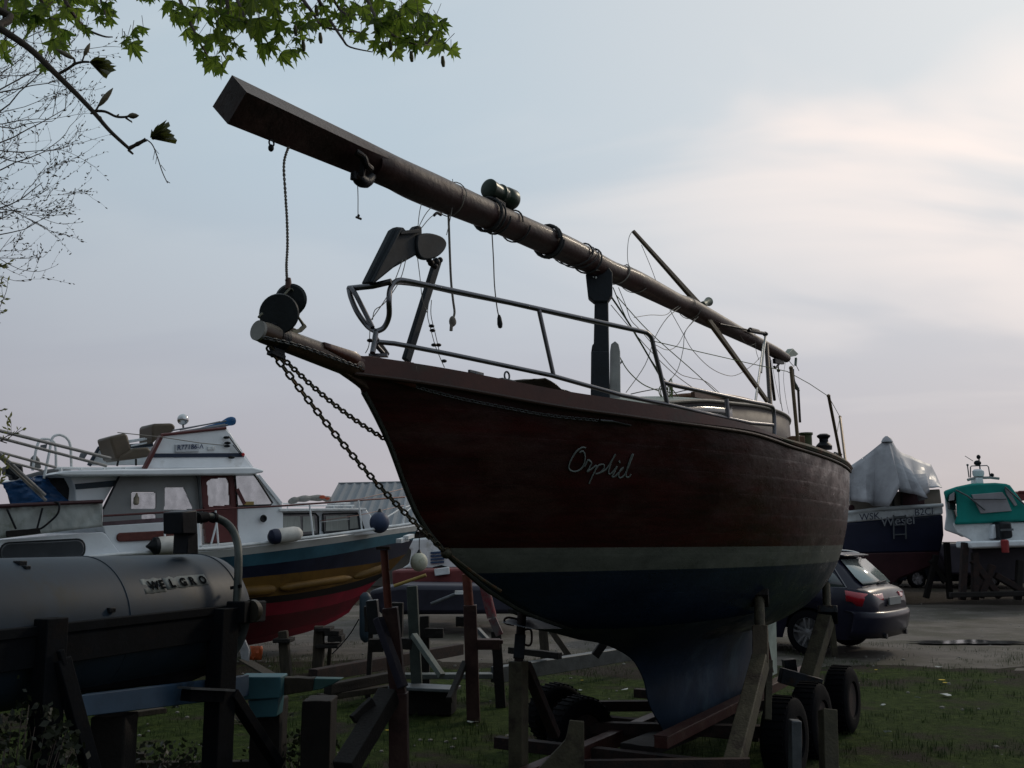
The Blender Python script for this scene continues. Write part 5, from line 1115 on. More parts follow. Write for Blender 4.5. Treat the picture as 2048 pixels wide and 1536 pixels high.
def props():
    # keel blocks and shores under the cruiser
    def shore(px_, Y, w_, lab, cap=None, mt=oldwood, grp='timber shores under the cruiser'):
        (x0, y0), (x1, y1) = px_; P = at(x0, y0, Y); Q = at(x1, y1, Y); Q.z = 0
        o = thing('shore', lab, 'shore', loc=tuple(Q), group=grp); m = MB(); m.stick(P, Q, w_, w_, wd1=w_*1.15, ht1=w_*1.1); m.build('post', mt, o, bevel=.008)
        if cap:
            for (a, b, c_, d_) in cap: m = MB(); m.prism([at(a, b, Y-.12), at(c_, b, Y-.12), at(c_, d_, Y-.12), at(a, d_, Y-.12)], Vector((0, .3, 0))); m.build('block', darkwood, o, bevel=.008)
        return o
    shore(((566, 1262), (574, 1350)), 12.3, .11, 'timber shore under the red keel, left of the stacked blocks', [(545, 1278, 580, 1286)])
    shore(((639, 1252), (636, 1345)), 12.6, .12, 'thick timber shore with stacked wooden blocks under the red forefoot', [(628, 1256, 660, 1264), (648, 1262, 678, 1272), (655, 1272, 683, 1284), (630, 1290, 675, 1297)])
    shore(((660, 1296), (657, 1335)), 12.9, .05, 'thin crooked stick standing right of the stacked blocks')
    o = thing('trestle', 'low wooden trestle standing on the gravel behind the red keel', 'trestle', loc=tuple(atz(1090, 1320, 0)))
    m = MB(); m.stick(at(1060, 1239, 14), at(1092, 1243, 14), .12, .1); m.build('top_plate', oldwood, o, bevel=.006)
    m = MB(); m.stick(at(1084, 1240, 14), at(1091, 1318, 14), .12, .12); m.build('post', oldwood, o, bevel=.006)
    m = MB(); m.stick(at(1092, 1246, 14), at(1138, 1312, 14), .08, .08); m.build('brace', oldwood, o, bevel=.006)
    m = MB(); m.stick(at(1084, 1317, 14), at(1140, 1314, 14), .1, .08); m.build('foot', oldwood, o, bevel=.006)
    o = thing('fender', 'dark blue tubular fender hanging upright beside the red forefoot', 'fender', loc=tuple(at(730, 1282, 12.4)), group='fenders on the cruiser side')
    m = MB(); m.lathe(at(731, 1185, 12.4), at(731, 1280, 12.4)-at(731, 1185, 12.4), [(0, .03), (.03, .06), (.06, .075), (.5, .075), (.56, .06), (.6, .02)], 16); m.build('body', mat('fender_blue_dark', (.02, .035, .05), .5, 0, .2, 8, .1), o)
    m = MB(); m.tube(smoothline([at(718, 1238, 12.5), at(700, 1268, 12.5), at(680, 1292, 12.5), at(664, 1308, 12.5)], 4), .008, 6); tag(m.build('mooring_line', dsteel), 'thin dark mooring line slack between the tubular fender and the blocks', 'rope')
    m = MB(); m.tube([at(788, 1172, 10.5), at(852, 1150, 10.5)], .018, 10, ); o = m.build('bamboo_pole', mat('pole_yellow', (.32, .22, .06), .6, 0, .2, 14, .2)); tag(o, 'yellow wooden pole poking out beside the orange-red prop', 'pole')
props()
# ------------------------------------------------------------------ the grey feed tank on its stand, near left
T0 = at(-60, 1080, 4.75); T1 = at(470, 1080, 6.5); TD, TN = side_frame(T0, T1)
def tz(x, y, w_=0.): return onplane(x, y, T0+TN*w_, TN)
def tank():
    o = thing('feed_tank', 'weathered grey cylindrical steel feed tank with faded lettering on a dark stand', 'tank', loc=tuple(Vector((tz(250, 1080, .4).x, tz(250, 1080, .4).y, 0))))
    shellm = mat('tank_grey', (.015, .027, .042), .55, .0, .35, 2.6, .08, c2=(.020, .024, .024), f2=.42, bscale=10, stretch=(1, 1, .3), spec=.3)
    r_ = .40; cw = r_
    # the far (right) end sits where the dome shows; the axis is level
    zt = tz(430, 1108, cw).z; zc_ = zt-r_
    E1 = onplane(438, 1180, T0+TN*cw, TN); E1.z = zc_; A_ = E1-TD*3.6
    prof = [(0, .01), (.02, r_*.5), (.08, r_*.82), (.2, r_), (3.38, r_), (3.46, r_*.97), (3.51, r_*.88), (3.55, r_*.7), (3.575, r_*.4), (3.58, .01)]
    m = MB(); m.lathe(A_, TD, prof, 64); m.build('shell', shellm, o, angle=60)
    for q in (.2, 1.3, 2.4, 3.36): m = MB(); m.torus(A_+TD*q, TD, r_+.001, .004, 64, 6); m.build('weld_seam', shellm, o)
    # lettering wrapped on the shell
    up = Vector((0, 0, 1))
    def mp(u, v, w_): 
        a = th0+v/r_; return base+TD*u+(-TN*math.cos(a)+up*math.sin(a))*(r_+.002+w_)
    base = Vector((0, 0, 0)); pt = None; th0 = 0
    # where the ray through the first letter meets the cylinder
    def cylhit(x, y):
        t = 3.; rr_ = ray(x, y)
        while t < 12:
            P = CAM+rr_*t; d = P-A_; ax = d.dot(TD); q = d-TD*ax
            if q.length < r_: return P, ax, math.atan2(q.dot(up), -q.dot(TN))
            t += .004
        return None
    P, ax, th0 = cylhit(300, 1180); base = A_+TD*ax; P2, ax2, th2 = cylhit(406, 1167)
    lm = mat('letter_dark', (.006, .007, .008), .9, 0, .3, 30, 0, spec=.02); pm = mat('label_worn', (.17, .18, .175), .7, 0, .3, 20, .1)
    w_ = (ax2-ax); txt = 'WELGRO'; adv = w_/5.3
    def place(ch, k, size):
        global_th = th0+(th2-th0)*k/5.3
        mm = text_mb(ch, size, None, None, None, thick=.0012, bold=.0035, mapf=lambda u, v, w: A_+TD*(ax+adv*k+u)+(-TN*math.cos(global_th+v/r_)+up*math.sin(global_th+v/r_))*(r_+.0068+w)); return mm
    m = MB()
    for k, ch in enumerate(txt): q = place(ch, k*1.0, adv*.88); m.add(q.v, q.f)
    m.build('lettering', lm, o)
    rows = []
    def lab(k0, k1, lo, hi):
        rr = []
        for i in range(13):
            k = k0+(k1-k0)*i/12; th = th0+(th2-th0)*k/5.3; jl = .010*noise.noise(Vector((k*2, 0, 1))); jh = .014*noise.noise(Vector((k*2, 5, 1)))
            rr.append([A_+TD*(ax+adv*k)+(-TN*math.cos(th+v/r_)+up*math.sin(th+v/r_))*(r_+.0015) for v in (lo+jl, hi+jh)])
        mm = MB(); mm.grid(rr); mm.build('label_strip', pm, o, solid=.002)
    lab(-.5, 1.45, -.022, adv*.85); lab(1.6, 5.9, -.012, adv*.80)
    # small fittings on the shell
    for (x, y, s_) in ((40, 1127, .05), (52, 1135, .035), (220, 1220, .045)):
        h = cylhit(x, y)
        if h: m = MB(); m.stick(h[0]-TD*s_/2, h[0]+TD*s_/2, s_, s_*.6, up=up); m.build('lug', dsteel, o, bevel=.004)
    # stand: long side channel, back channel, legs, braces
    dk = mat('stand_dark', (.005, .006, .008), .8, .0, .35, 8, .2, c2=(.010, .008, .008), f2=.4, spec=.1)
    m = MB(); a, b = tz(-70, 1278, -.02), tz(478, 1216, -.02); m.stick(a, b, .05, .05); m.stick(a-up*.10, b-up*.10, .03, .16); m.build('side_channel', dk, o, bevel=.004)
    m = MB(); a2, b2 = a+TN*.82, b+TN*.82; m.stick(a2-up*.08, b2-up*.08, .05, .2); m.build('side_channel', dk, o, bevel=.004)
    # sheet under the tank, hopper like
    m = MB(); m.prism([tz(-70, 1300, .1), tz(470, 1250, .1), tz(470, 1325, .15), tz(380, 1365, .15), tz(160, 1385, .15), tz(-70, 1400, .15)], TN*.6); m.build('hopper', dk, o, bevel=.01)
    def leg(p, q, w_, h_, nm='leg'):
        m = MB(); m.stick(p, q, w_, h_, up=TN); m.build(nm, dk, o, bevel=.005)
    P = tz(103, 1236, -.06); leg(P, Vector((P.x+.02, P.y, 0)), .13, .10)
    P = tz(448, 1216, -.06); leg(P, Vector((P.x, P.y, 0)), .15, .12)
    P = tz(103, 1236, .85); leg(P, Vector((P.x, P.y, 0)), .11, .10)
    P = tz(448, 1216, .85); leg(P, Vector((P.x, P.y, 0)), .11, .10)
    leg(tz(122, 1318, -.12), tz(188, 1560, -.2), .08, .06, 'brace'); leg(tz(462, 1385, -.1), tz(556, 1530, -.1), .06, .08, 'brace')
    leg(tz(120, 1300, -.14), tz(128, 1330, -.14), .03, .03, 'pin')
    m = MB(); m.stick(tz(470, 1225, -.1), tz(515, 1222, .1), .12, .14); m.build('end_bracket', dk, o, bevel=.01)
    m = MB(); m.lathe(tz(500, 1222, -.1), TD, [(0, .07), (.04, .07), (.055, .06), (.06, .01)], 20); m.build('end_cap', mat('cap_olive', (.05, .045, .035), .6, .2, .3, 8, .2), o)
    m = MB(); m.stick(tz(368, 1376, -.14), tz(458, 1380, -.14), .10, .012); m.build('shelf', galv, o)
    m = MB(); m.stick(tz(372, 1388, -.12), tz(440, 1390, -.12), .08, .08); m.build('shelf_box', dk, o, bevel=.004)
    # filler box and the bent pipe
    m = MB(); m.prism([tz(x, y, .18) for x, y in ((364, 1024), (394, 1020), (396, 1068), (365, 1068))], TN*.16); m.build('valve_box', mat('box_black', (.007, .008, .012), .5, .2, .3, 8, .1), o, bevel=.008)
    m = MB(); m.prism([tz(x, y, .2) for x, y in ((376, 1066), (396, 1066), (397, 1108), (374, 1108))], TN*.12); m.build('valve_neck', MT['box_black'], o, bevel=.006)
    m = MB(); m.tube(smoothline([tz(394, 1035, .24), tz(412, 1033, .24), tz(432, 1036, .22), tz(452, 1046, .18), tz(466, 1062, .12), tz(474, 1084, .06), tz(477, 1110, .0), tz(476, 1160, -.05), tz(473, 1215, -.08)], 5), .026, 14); m.build('bent_pipe', mat('pipe_grey', (.05, .058, .055), .5, .4, .3, 10, .2), o)
    m = MB(); m.tube([tz(394, 1036, .24), tz(412, 1034, .24)], .036, 14); m.tube([tz(424, 1034, .23), tz(429, 1036, .23)], .036, 14); m.build('pipe_collar', dk, o)
    m = MB(); m.stick(tz(462, 1176, .0), tz(482, 1172, -.1), .015, .02); m.build('pipe_clip', dk, o)
tank()
def bluebeams():
    bl = mat('blue_paint', (.03, .062, .11), .7, 0, .3, 3, .15, c2=(.014, .026, .04), f2=.45); te = mat('teal_paint', (.035, .11, .135), .55, 0, .2, 3, .1, c2=(.025, .07, .08), f2=.42)
    o = thing('steel_frame', 'blue and teal painted steel frame lying low behind the tank stand', 'steel frame', loc=tuple(atz(380, 1440, 0)))
    m = MB(); m.prism([at(x, y, Y) for x, y, Y in ((150, 1392, 5.40), (484, 1352, 6.64), (484, 1396, 6.64), (150, 1436, 5.40))], Vector((.02, .10, 0))); m.build('side_beam', bl, o, bevel=.006)
    m = MB(); m.prism([at(x, y, 6.8) for x, y in ((476, 1354), (562, 1354), (561, 1396), (478, 1401))], Vector((0, .2, 0))); m.build('end_box', te, o, bevel=.008)
    m = MB(); m.prism([at(x, y, 6.85) for x, y in ((495, 1401), (557, 1396), (553, 1434), (512, 1436), (502, 1428))], Vector((0, .18, 0))); m.build('lower_box', te, o, bevel=.008)
    m = MB(); m.prism([at(x, y, 6.9) for x, y in ((562, 1355), (626, 1357), (624, 1382), (562, 1392))], Vector((0, .1, 0))); m.build('timber_packer', oldwood, o, bevel=.006)
    m = MB(); m.prism([at(x, y, 6.95) for x, y in ((624, 1357), (684, 1358), (664, 1370), (640, 1379), (624, 1382))], Vector((0, .1, 0))); m.build('beam_nose', mat('green_teal', (.035, .09, .085), .6, 0, .3, 5, .1), o, bevel=.006)
    for x in (540, 640):
        m = MB(); P = at(x, 1396, 7.1); m.stick(P, Vector((P.x, P.y, 0)), .26, .2); m.build('support_block', darkwood, o, bevel=.01)
    P = at(230, 1428, 5.85); m = MB(); m.stick(P, Vector((P.x, P.y, 0)), .2, .2); m.build('support_block', darkwood, o, bevel=.01)
    # white and orange bits beside the stand
    m = MB(); m.prism([at(x, y, 9.5) for x, y in ((478, 1283), (490, 1280), (498, 1300), (497, 1324), (482, 1318))], Vector((0, .03, 0))); tag(m.build('torn_sheet', mat('sheet_pale', (.3, .3, .32), .6, 0, .3, 12, .3), bevel=.004), 'torn pale plastic sheet stuck behind the tank stand', 'plastic sheet')
    m = MB(); rows = [[at(500+4*i+2*math.sin(j), 1292+7*j, 9.6)+Vector((0, .04*noise.noise(Vector((i*.9, j*.9, 0))), 0)) for i in range(7)] for j in range(5)]; m.grid(rows); tag(m.build('orange_sheet', mat('sheet_orange', (.42, .09, .03), .5, 0, .3, 12, .3), solid=.004), 'crumpled orange plastic sheet under the red keel', 'plastic sheet')
    m = MB(); m.stick(atz(488, 1320, .35), atz(545, 1352, .32), .12, .02); tag(m.build('board', oldwood), 'short pale board sloping onto the teal beam', 'board')
bluebeams()
# ------------------------------------------------------------------ loose props, cradles and beams between the boats
def cradles():
    orr = mat('orange_paint', (.12, .032, .020), .6, 0, .3, 9, .3, c2=(.07, .03, .02), f2=.45)
    gg = mat('prop_grey_green', (.04, .05, .045), .7, .1, .3, 9, .3)
    rb = mat('prop_red_brown', (.034, .014, .013), .65, .1, .35, 9, .3, c2=(.05, .025, .02), f2=.5)
    G = 'adjustable boat props between the yacht and the cruiser'
    def prop(name, label, base): return thing(name, label, 'boat prop', loc=tuple(base), group=G)
    # near prop with the orange tube
    Y = 6.7; o = prop('boat_prop', 'tall near prop with an orange tube above a dark diagonal foot', atz(800, 1570, 0))
    m = MB(); m.tube([at(768, 1100, Y), at(777, 1222, Y)], .026, 14); m.build('screw_tube', orr, o)
    m = MB(); m.box(at(767, 1096, Y), (.09, .09, .02)); m.build('head_plate', rust, o, bevel=.003)
    m = MB(); m.stick(at(780, 1215, Y), at(797, 1390, Y), .11, .1); P = at(797, 1385, Y); m.stick(P, (P.x+.02, P.y, 0), .13, .12); m.build('post', rb, o, bevel=.006)
    m = MB(); m.stick(at(756, 1236, Y-.1), at(806, 1375, Y-.2), .062, .05); m.build('brace', mat('prop_mauve', (.022, .020, .032), .6, .1, .3, 9, .3), o, bevel=.005)
    m = MB(); q = at(688, 1540, Y-.6); m.stick(at(778, 1390, Y-.05), q, .13, .11); m.build('foot', darkwood, o, bevel=.006)
    m = MB(); m.stick(at(706, 1440, Y-.3), at(745, 1402, Y-.2), .04, .06); m.build('foot_cleat', darkwood, o, bevel=.004)
    m = MB(); m.stick(at(738, 1291, Y+.4), at(768, 1290, Y+.4), .08, .09); m.build('side_block', darkwood, o, bevel=.005)
    m = MB(); m.stick(at(744, 1200, Y+.6), at(750, 1268, Y+.6), .10, .08); m.build('pad', blackp, o, bevel=.006)
    # second red prop
    Y = 9.4; o = prop('boat_prop', 'red-brown prop standing left of the diagonal pink-red one', atz(942, 1430, 0))
    m = MB(); m.tube([at(933, 1148, Y), at(938, 1212, Y)], .045, 14); m.build('screw_tube', orr, o)
    P = at(940, 1210, Y); m = MB(); m.stick(P, (P.x+.04, P.y, 0), .13, .12); m.build('post', rb, o, bevel=.006)
    m = MB(); m.stick(at(912, 1243, Y), at(935, 1243, Y), .07, .09); m.build('side_block', darkwood, o, bevel=.005)
    m = MB(); m.stick(at(948, 1283, Y), at(1006, 1283, Y), .1, .035); m.stick(at(948, 1288, Y+.02), at(1000, 1288, Y+.02), .16, .09); m.build('cross_plate', rb, o, bevel=.004)
    m = MB(); m.stick(at(930, 1325, Y), at(898, 1400, Y-.5), .05, .05); m.build('brace', darkwood, o, bevel=.004)
    o = prop('boat_prop', 'slanting pink-red prop right of the red-brown one', atz(1002, 1400, 0)); Y = 10.2
    m = MB(); m.tube([at(967, 1165, Y), at(984, 1235, Y)], .05, 12); m.build('screw_tube', mat('pink_red', (.17, .03, .04), .6, 0, .3, 9, .2, c2=(.14, .12, .12), f2=.5), o)
    m = MB(); P = at(984, 1236, Y); m.stick(P, at(999, 1270, Y), .10, .08); m.build('sleeve', MT['pink_red'], o, bevel=.004)
    m = MB(); P = at(992, 1262, Y); m.stick(P, (P.x+.05, P.y, 0), .10, .10); m.build('post', darkwood, o, bevel=.006)
    m = MB(); m.stick(at(955, 1258, Y+.3), at(978, 1283, Y+.2), .05, .04); m.build('brace', galv, o, bevel=.003)
    # grey green timber prop
    Y = 9.8; o = prop('boat_prop', 'grey-green timber prop with a pale diagonal brace', atz(835, 1430, 0))
    P = at(824, 1172, Y); m = MB(); m.stick(P, (P.x+.08, P.y, 0), .11, .10); m.build('post', gg, o, bevel=.006)
    m = MB(); m.stick(at(827, 1270, Y-.1), at(884, 1352, Y-.4), .06, .05); m.build('brace', mat('brace_pale', (.12, .14, .13), .6, .1, .3, 12, .2), o, bevel=.004)
    m = MB(); m.stick(at(790, 1285, Y), at(825, 1288, Y), .12, .1); m.build('side_block', darkwood, o, bevel=.005)
    Y = 10.9; o = prop('boat_prop', 'short dark wooden prop with a block nailed to its right side', atz(855, 1400, 0))
    P = at(849, 1232, Y); m = MB(); m.stick(P, (P.x+.02, P.y, 0), .10, .10); m.build('post', darkwood, o, bevel=.006)
    m = MB(); m.stick(at(850, 1266, Y-.1), at(887, 1266, Y-.1), .1, .10); m.build('side_block', darkwood, o, bevel=.006)
    P = at(795, 1205, 10.4); o = prop('boat_prop', 'dark upright timber in the gap behind the orange tube', (P.x, P.y, 0)); m = MB(); m.stick(P, (P.x, P.y, 0), .12, .12); m.build('post', darkwood, o, bevel=.006)
    P = at(740, 1212, 10.8); o = prop('boat_prop', 'dark upright timber just left of the orange tube', (P.x, P.y, 0)); m = MB(); m.stick(P, at(742, 1262, 10.8), .12, .12); m.stick(at(742, 1262, 10.8), (P.x, P.y, 0), .05, .05); m.build('post', darkwood, o, bevel=.006)
    # long beams and pallets on the ground
    def beam_(a, b, w_, h_, m_, lab, nm='beam'):
        m = MB(); m.stick(a, b, w_, h_); tag(m.build(nm, m_, bevel=.006), lab, 'beam', 'beams lying on the grass')
    beam_(atz(625, 1352, .22), atz(920, 1298, .22), .12, .14, rust, 'long dark rusty beam running behind the orange prop')
    beam_(atz(655, 1378, .2), atz(790, 1352, .2), .1, .1, darkwood, 'short dark timber in front of the rusty beam')
    beam_(atz(800, 1352, .26), atz(985, 1351, .26), .16, .05, mat('beam_pale', (.10, .11, .105), .55, .2, .3, 14, .2), 'thin pale metal beam left of the red-brown prop')
    beam_(atz(990, 1350, .26), atz(1262, 1306, .26), .12, .16, mat('beam_grey', (.07, .077, .078), .5, .4, .3, 8, .2), 'long grey steel beam passing behind the front trailer post')
    beam_(atz(788, 1372, .28), atz(912, 1378, .28), .28, .03, galv, 'flat galvanised plate on a dark block')
    beam_(atz(800, 1400, .12), atz(908, 1402, .12), .3, .22, darkwood, 'dark squared block under the galvanised plate')
    beam_(atz(640, 1395, .12), atz(785, 1375, .12), .12, .06, oldwood, 'weathered plank ending at the near prop')
    beam_(atz(1120, 1312, .4), atz(1020, 1300, .4), .07, .07, darkwood, 'thin dark bar low behind the front trailer post')
    beam_(at(1212, 1280, 10.5), at(1190, 1312, 10.5), .09, .08, darkwood, 'short dark strut leaning under the forefoot')
    for (x0, y0, x1, y1, lab) in ((190, 1440, 330, 1420, 'thin rusty bar in the weeds under the blue beam'), (130, 1520, 290, 1512, 'pale timber edge low in the weeds at the left'), (170, 1532, 560, 1528, 'long dark plank along the bottom left edge')):
        beam_(atz(x0, y0, .12), atz(x1, y1, .12), .07, .05, oldwood, lab)
    # crate block and junk
    o = thing('stone_block', 'dark squared stone block on the gravel road behind the trestle', 'stone block', loc=tuple(atz(1120, 1262, 0))); m = MB(); m.box(atz(1120, 1268, 0)+Vector((0, 0, .11)), (.36, .3, .22)); m.build('block', oldwood, o, bevel=.02)
cradles()
# ------------------------------------------------------------------ background: shed, far boats
def backdrop():
    o = thing('shed', 'long low shed with a grey ribbed metal roof behind the cruiser bow', 'shed', loc=tuple(atz(800, 1130, 0)+Vector((2, 6, 0))))
    Y = 36; a, b = at(677, 969, Y+4), at(1000, 962, Y+4); c, d = at(628, 1062, Y), at(1010, 1062, Y)
    m = MB(); e = at(640, 1045, Y+9); 
    ridge = [a, b]; rows = []
    n = 60
    for i in range(n+1):
        u = i/n; top = a.lerp(b, u); bot = c.lerp(d, u); h = .05 if i % 3 == 0 else 0
        rows.append([top+Vector((0, 0, h)), bot+Vector((0, 0, h))])
    m.grid(rows); rm_ = mat('roof_metal', (.19, .205, .22), .6, .3, .12, 2, .1); m.build('roof', rm_, o, solid=.06, smooth=False)
    m = MB(); m.add([a, c, c+Vector((0, 9, 0)), a+Vector((.6, 1.5, 0))], [(0, 1, 2, 3)]); m.build('hip_roof', rm_, o, solid=.06)
    m = MB(); m.tube([a, b], .08, 8); m.build('ridge_cap', galv, o)
    m = MB(); m.prism([Vector((c.x+.6, c.y+.6, 0)), Vector((d.x, d.y+.6, 0)), Vector((d.x, d.y+.6, c.z)), Vector((c.x+.6, c.y+.6, c.z))], Vector((0, 7, 0))); m.build('wall', mat('shed_wall', (.10, .09, .08), .8, 0, .2, 3, .1), o)
    # white workboat bow with a blue grille and the red hull behind the chain
    Y = 20; o = thing('white_boat', 'white boat with a blue and white bow far behind the cream ball fender', 'boat', loc=tuple(atz(850, 1200, 0)))
    m = MB(); m.prism([at(x, y, Y) for x, y in ((808, 1090), (822, 1078), (885, 1072), (960, 1080), (960, 1137), (803, 1137), (818, 1128), (823, 1100))], Vector((0, 2.2, 0))); m.build('hull', whited, o, bevel=.04)
    bg_ = mat('grille_blue', (.03, .06, .12), .5, 0, .2, 6, .1)
    for k in range(4): m = MB(); m.prism([at(x, y+6.5*k, Y-.04) for x, y in ((861, 1104), (888, 1102), (888, 1106), (861, 1108))], Vector((0, .05, 0))); m.build('grille_bar', bg_, o)
    m = MB(); m.prism([at(x, y, Y-.04) for x, y in ((866, 1134), (882, 1130), (894, 1133), (892, 1141), (868, 1144))], Vector((0, .05, 0))); m.build('window', blackp, o, bevel=.01)
    o = thing('red_boat', 'dull red boat hull low behind the yellow pole', 'boat', loc=tuple(atz(830, 1215, 0)))
    m = MB(); m.prism([at(x, y, 19) for x, y in ((783, 1141), (1000, 1134), (1000, 1172), (900, 1182), (786, 1176))], Vector((0, 2, 0))); m.build('hull', mat('far_red', (.15, .035, .035), .6, 0, .25, 3, .1), o, bevel=.05)
    m = MB(); m.prism([at(x, y, 18.9) for x, y in ((868, 1138), (898, 1134), (899, 1148), (870, 1152))], Vector((0, .1, 0))); m.build('bow_stripe', whited, o, bevel=.01)
    o = thing('dark_boat', 'long dark hull lying low behind the props', 'boat', loc=tuple(atz(880, 1222, 0)))
    m = MB(); m.prism([at(x, y, 17.5) for x, y in ((735, 1182), (800, 1170), (1010, 1172), (1060, 1190), (1040, 1228), (760, 1230))], Vector((0, 2, 0))); m.build('hull', mat('far_dark', (.025, .025, .04), .55, 0, .3, 3, .1), o, bevel=.08)
    m = MB(); m.tube([at(862, 1208, 17.3), at(912, 1188, 17.3)], .03, 8); m.build('pole', galv, o); m = MB(); m.box(at(918, 1185, 17.3), (.14, .08, .06)); m.build('fitting', whited, o)
    # distant tree line
    def hedge(nm, x0, x1, Y, h, label, seed):
        rg = random.Random(seed); m = MB(); n = int((x1-x0)*9)
        for i in range(n):
            x = rg.uniform(x0, x1); z = h*(.35+.75*abs(noise.noise(Vector((x*.22, seed, 0)))))*rg.random()**.6; c_ = Vector((x, Y+rg.uniform(-1.5, 1.5), z)); s_ = rg.uniform(.12, .4)
            a = Vector((rg.gauss(0, 1), rg.gauss(0, 1), rg.gauss(0, 1))).normalized(); b = a.cross(Vector((0, 0, 1))).normalized(); c2_ = a.cross(b)
            m.add([c_-b*s_-c2_*s_*.6, c_+b*s_-c2_*s_*.6, c_+c2_*s_], [(0, 1, 2)])
        tag(m.build(nm, mat('far_foliage', (.045, .05, .04), .9, 0, .3, 1, 0), smooth=False), label, 'hedge', kind='stuff')
    hedge('far_hedge', -70, 90, 75, 2.6, 'far grey-green hedge along the edge of the yard', 5)
    hedge('far_trees', -14, -4, 60, 6.2, 'bare grey treetops far behind the shed', 9)
backdrop()
# ------------------------------------------------------------------ boats on the right, seen from astern
def right_boats():
    Y = 27.0
    o = thing('covered_boat', 'navy hulled boat seen from astern under a pale tarpaulin tent', 'boat', loc=tuple(atz(1790, 1200, 0)+Vector((0, 2, 0))))
    nv = mat('hull_navy', (.010, .013, .034), .4, 0, .25, 2, .05); dr = mat('hull_dark_red', (.045, .014, .018), .6, 0, .3, 2, .1)
    back = Vector((1.2, 8.5, 0)); 
    def q(x, y, dy=0.): return at(x, y, Y+dy)
    # transom in bands, then sides going away
    def band(name, L_, m_, nar=.8):
        m = MB(); P = [q(x, y) for x, y in L_]; c_ = sum(P, Vector())/len(P)
        m.prism(P, back); return m.build(name, m_, o, bevel=.05)
    band('hull', [(1688, 1046), (1886, 1029), (1888, 1070), (1882, 1100), (1880, 1104), (1690, 1108), (1686, 1095)], nv)
    band('bottom', [(1690, 1106), (1881, 1102), (1872, 1130), (1800, 1158), (1778, 1178), (1756, 1160), (1705, 1136)], dr)
    band('rail_band', [(1690, 1028), (1886, 1011), (1887, 1029), (1690, 1046)], whited)
    m = MB(); m.tube([q(1692, 1026, -.05), q(1765, 1017, -.05), q(1886, 1010, -.05)], .05, 8); m.build('rub_rail', mat('rail_bright', (.55, .57, .58), .4, 0, .1, 5, 0), o)
    pxs = q(1887, 1020)-q(1690, 1036); xd = pxs.normalized(); lm = mat('letter_navy', (.02, .025, .06), .6, 0, .3, 10, 0)
    text_mb('WSK', .26, q(1719, 1041, -.12), xd, (0, 0, 1)).build('registration_lettering', lm, o); text_mb('B2CI', .26, q(1829, 1031.5, -.12), xd, (0, 0, 1)).build('registration_lettering', lm, o)
    text_mb('Wesel', .36, q(1762, 1053, -.12), xd, (0, 0, 1)).build('port_lettering', mat('letter_pale', (.24, .25, .27), .6, 0, .3, 10, 0), o)
    m = MB()
    for x in (1787, 1811): m.tube([q(x, 1030, -.12), q(x+1, 1078, -.12)], .022, 8)
    for y in (1034, 1051, 1070): m.tube([q(1787, y, -.12), q(1811, y-1.5, -.12)], .02, 8)
    m.build('boarding_ladder', galv, o)
    # cockpit box, cabin sides below the tarp
    m = MB(); m.prism([q(x, y, .3) for x, y in ((1700, 1024), (1700, 985), (1760, 985), (1880, 978), (1884, 1010))], Vector((.8, 4, 0))); m.build('cockpit', mat('cockpit_beige', (.20, .17, .14), .7, 0, .2, 2, .1), o, bevel=.03)
    m = MB(); m.prism([q(x, y, .22) for x, y in ((1803, 987), (1848, 984), (1849, 1010), (1803, 1013))], Vector((0, .1, 0))); m.build('cabin_door', mat('door_dark_red', (.055, .02, .025), .6, 0, .2, 5, .1), o)
    m = MB(); m.tube([q(1785, 970, .1), q(1787, 1016, .1)], .03, 8); m.tube([q(1803, 985, .1), q(1804, 1013, .1)], .02, 8); m.build('stern_post', dsteel, o)
    m = MB(); m.ball(q(1703, 1016, .1), .09, 8, (1, .4, 1)); m.build('exhaust', dr, o)
    # tarpaulin tent over a ridge, folds hanging
    tp = mat('tarp_silver', (.36, .36, .385), .42, 0, .2, 1.6, .25, c2=(.27, .27, .29), f2=.45)
    cols = [(1694, 946, 1700, 1005, 0), (1704, 938, 1700, 1000, 0), (1730, 914, 1720, 1006, .2), (1750, 898, 1745, 1012, .1), (1766, 884, 1760, 1016, 0), (1775, 877, 1775, 975, 0), (1783, 881, 1792, 984, .0), (1792, 895, 1812, 990, .3), (1800, 904, 1826, 1000, .5), (1822, 913, 1840, 1002, 1.2), (1845, 923, 1848, 985, 1.8), (1862, 930, 1862, 976, 2.2), (1870, 945, 1874, 974, 2.4), (1880, 968, 1884, 975, 2.4)]
    FB = [0, .1, -.5, -.1, -.6, -.9, -.2, -.5, -1.0, .1, -.4, .2, 0, 0]
    rows = []
    for (x0, y0, x1, y1, dy) in cols:
        rows.append([q(x0+(x1-x0)*k/10, y0+(y1-y0)*(k/10)**1.0, dy*(1-k/10)-.2) for k in range(11)])
    S = []
    for i in range(len(rows)-1):
        for j in range(5): S.append([a.lerp(b, j/5)+Vector((0, (FB[i]*(1-j/5)+FB[i+1]*j/5)*(k/10)+.05*noise.noise(Vector(((i*5+j)*.31, k*.4, 2)))*(k/10), .02*noise.noise(Vector(((i*5+j)*.3, k*.5, 7))))) for k, (a, b) in enumerate(zip(rows[i], rows[i+1]))])
    S.append(rows[-1]); m = MB(); m.grid(S)
    peak = q(1775, 877, -.2); far = Vector((peak.x+1.0, peak.y+7, peak.z-.6))
    Bk = [[p, p.lerp(Vector((far.x+(p.x-peak.x)*.5, far.y, min(far.z, p.z))), .5), Vector((far.x+(p.x-peak.x)*.5, far.y, min(far.z, p.z)))] for p in [r_[0] for r_ in S]]
    m.grid(Bk); m.build('tarpaulin', tp, o, solid=.012, angle=9)
    m = MB(); m.lathe(q(1774, 884, -.2), (0, 0, 1), [(0, .16), (.1, .11), (.16, .04)], 12); m.build('tent_pole_cap', tp, o)
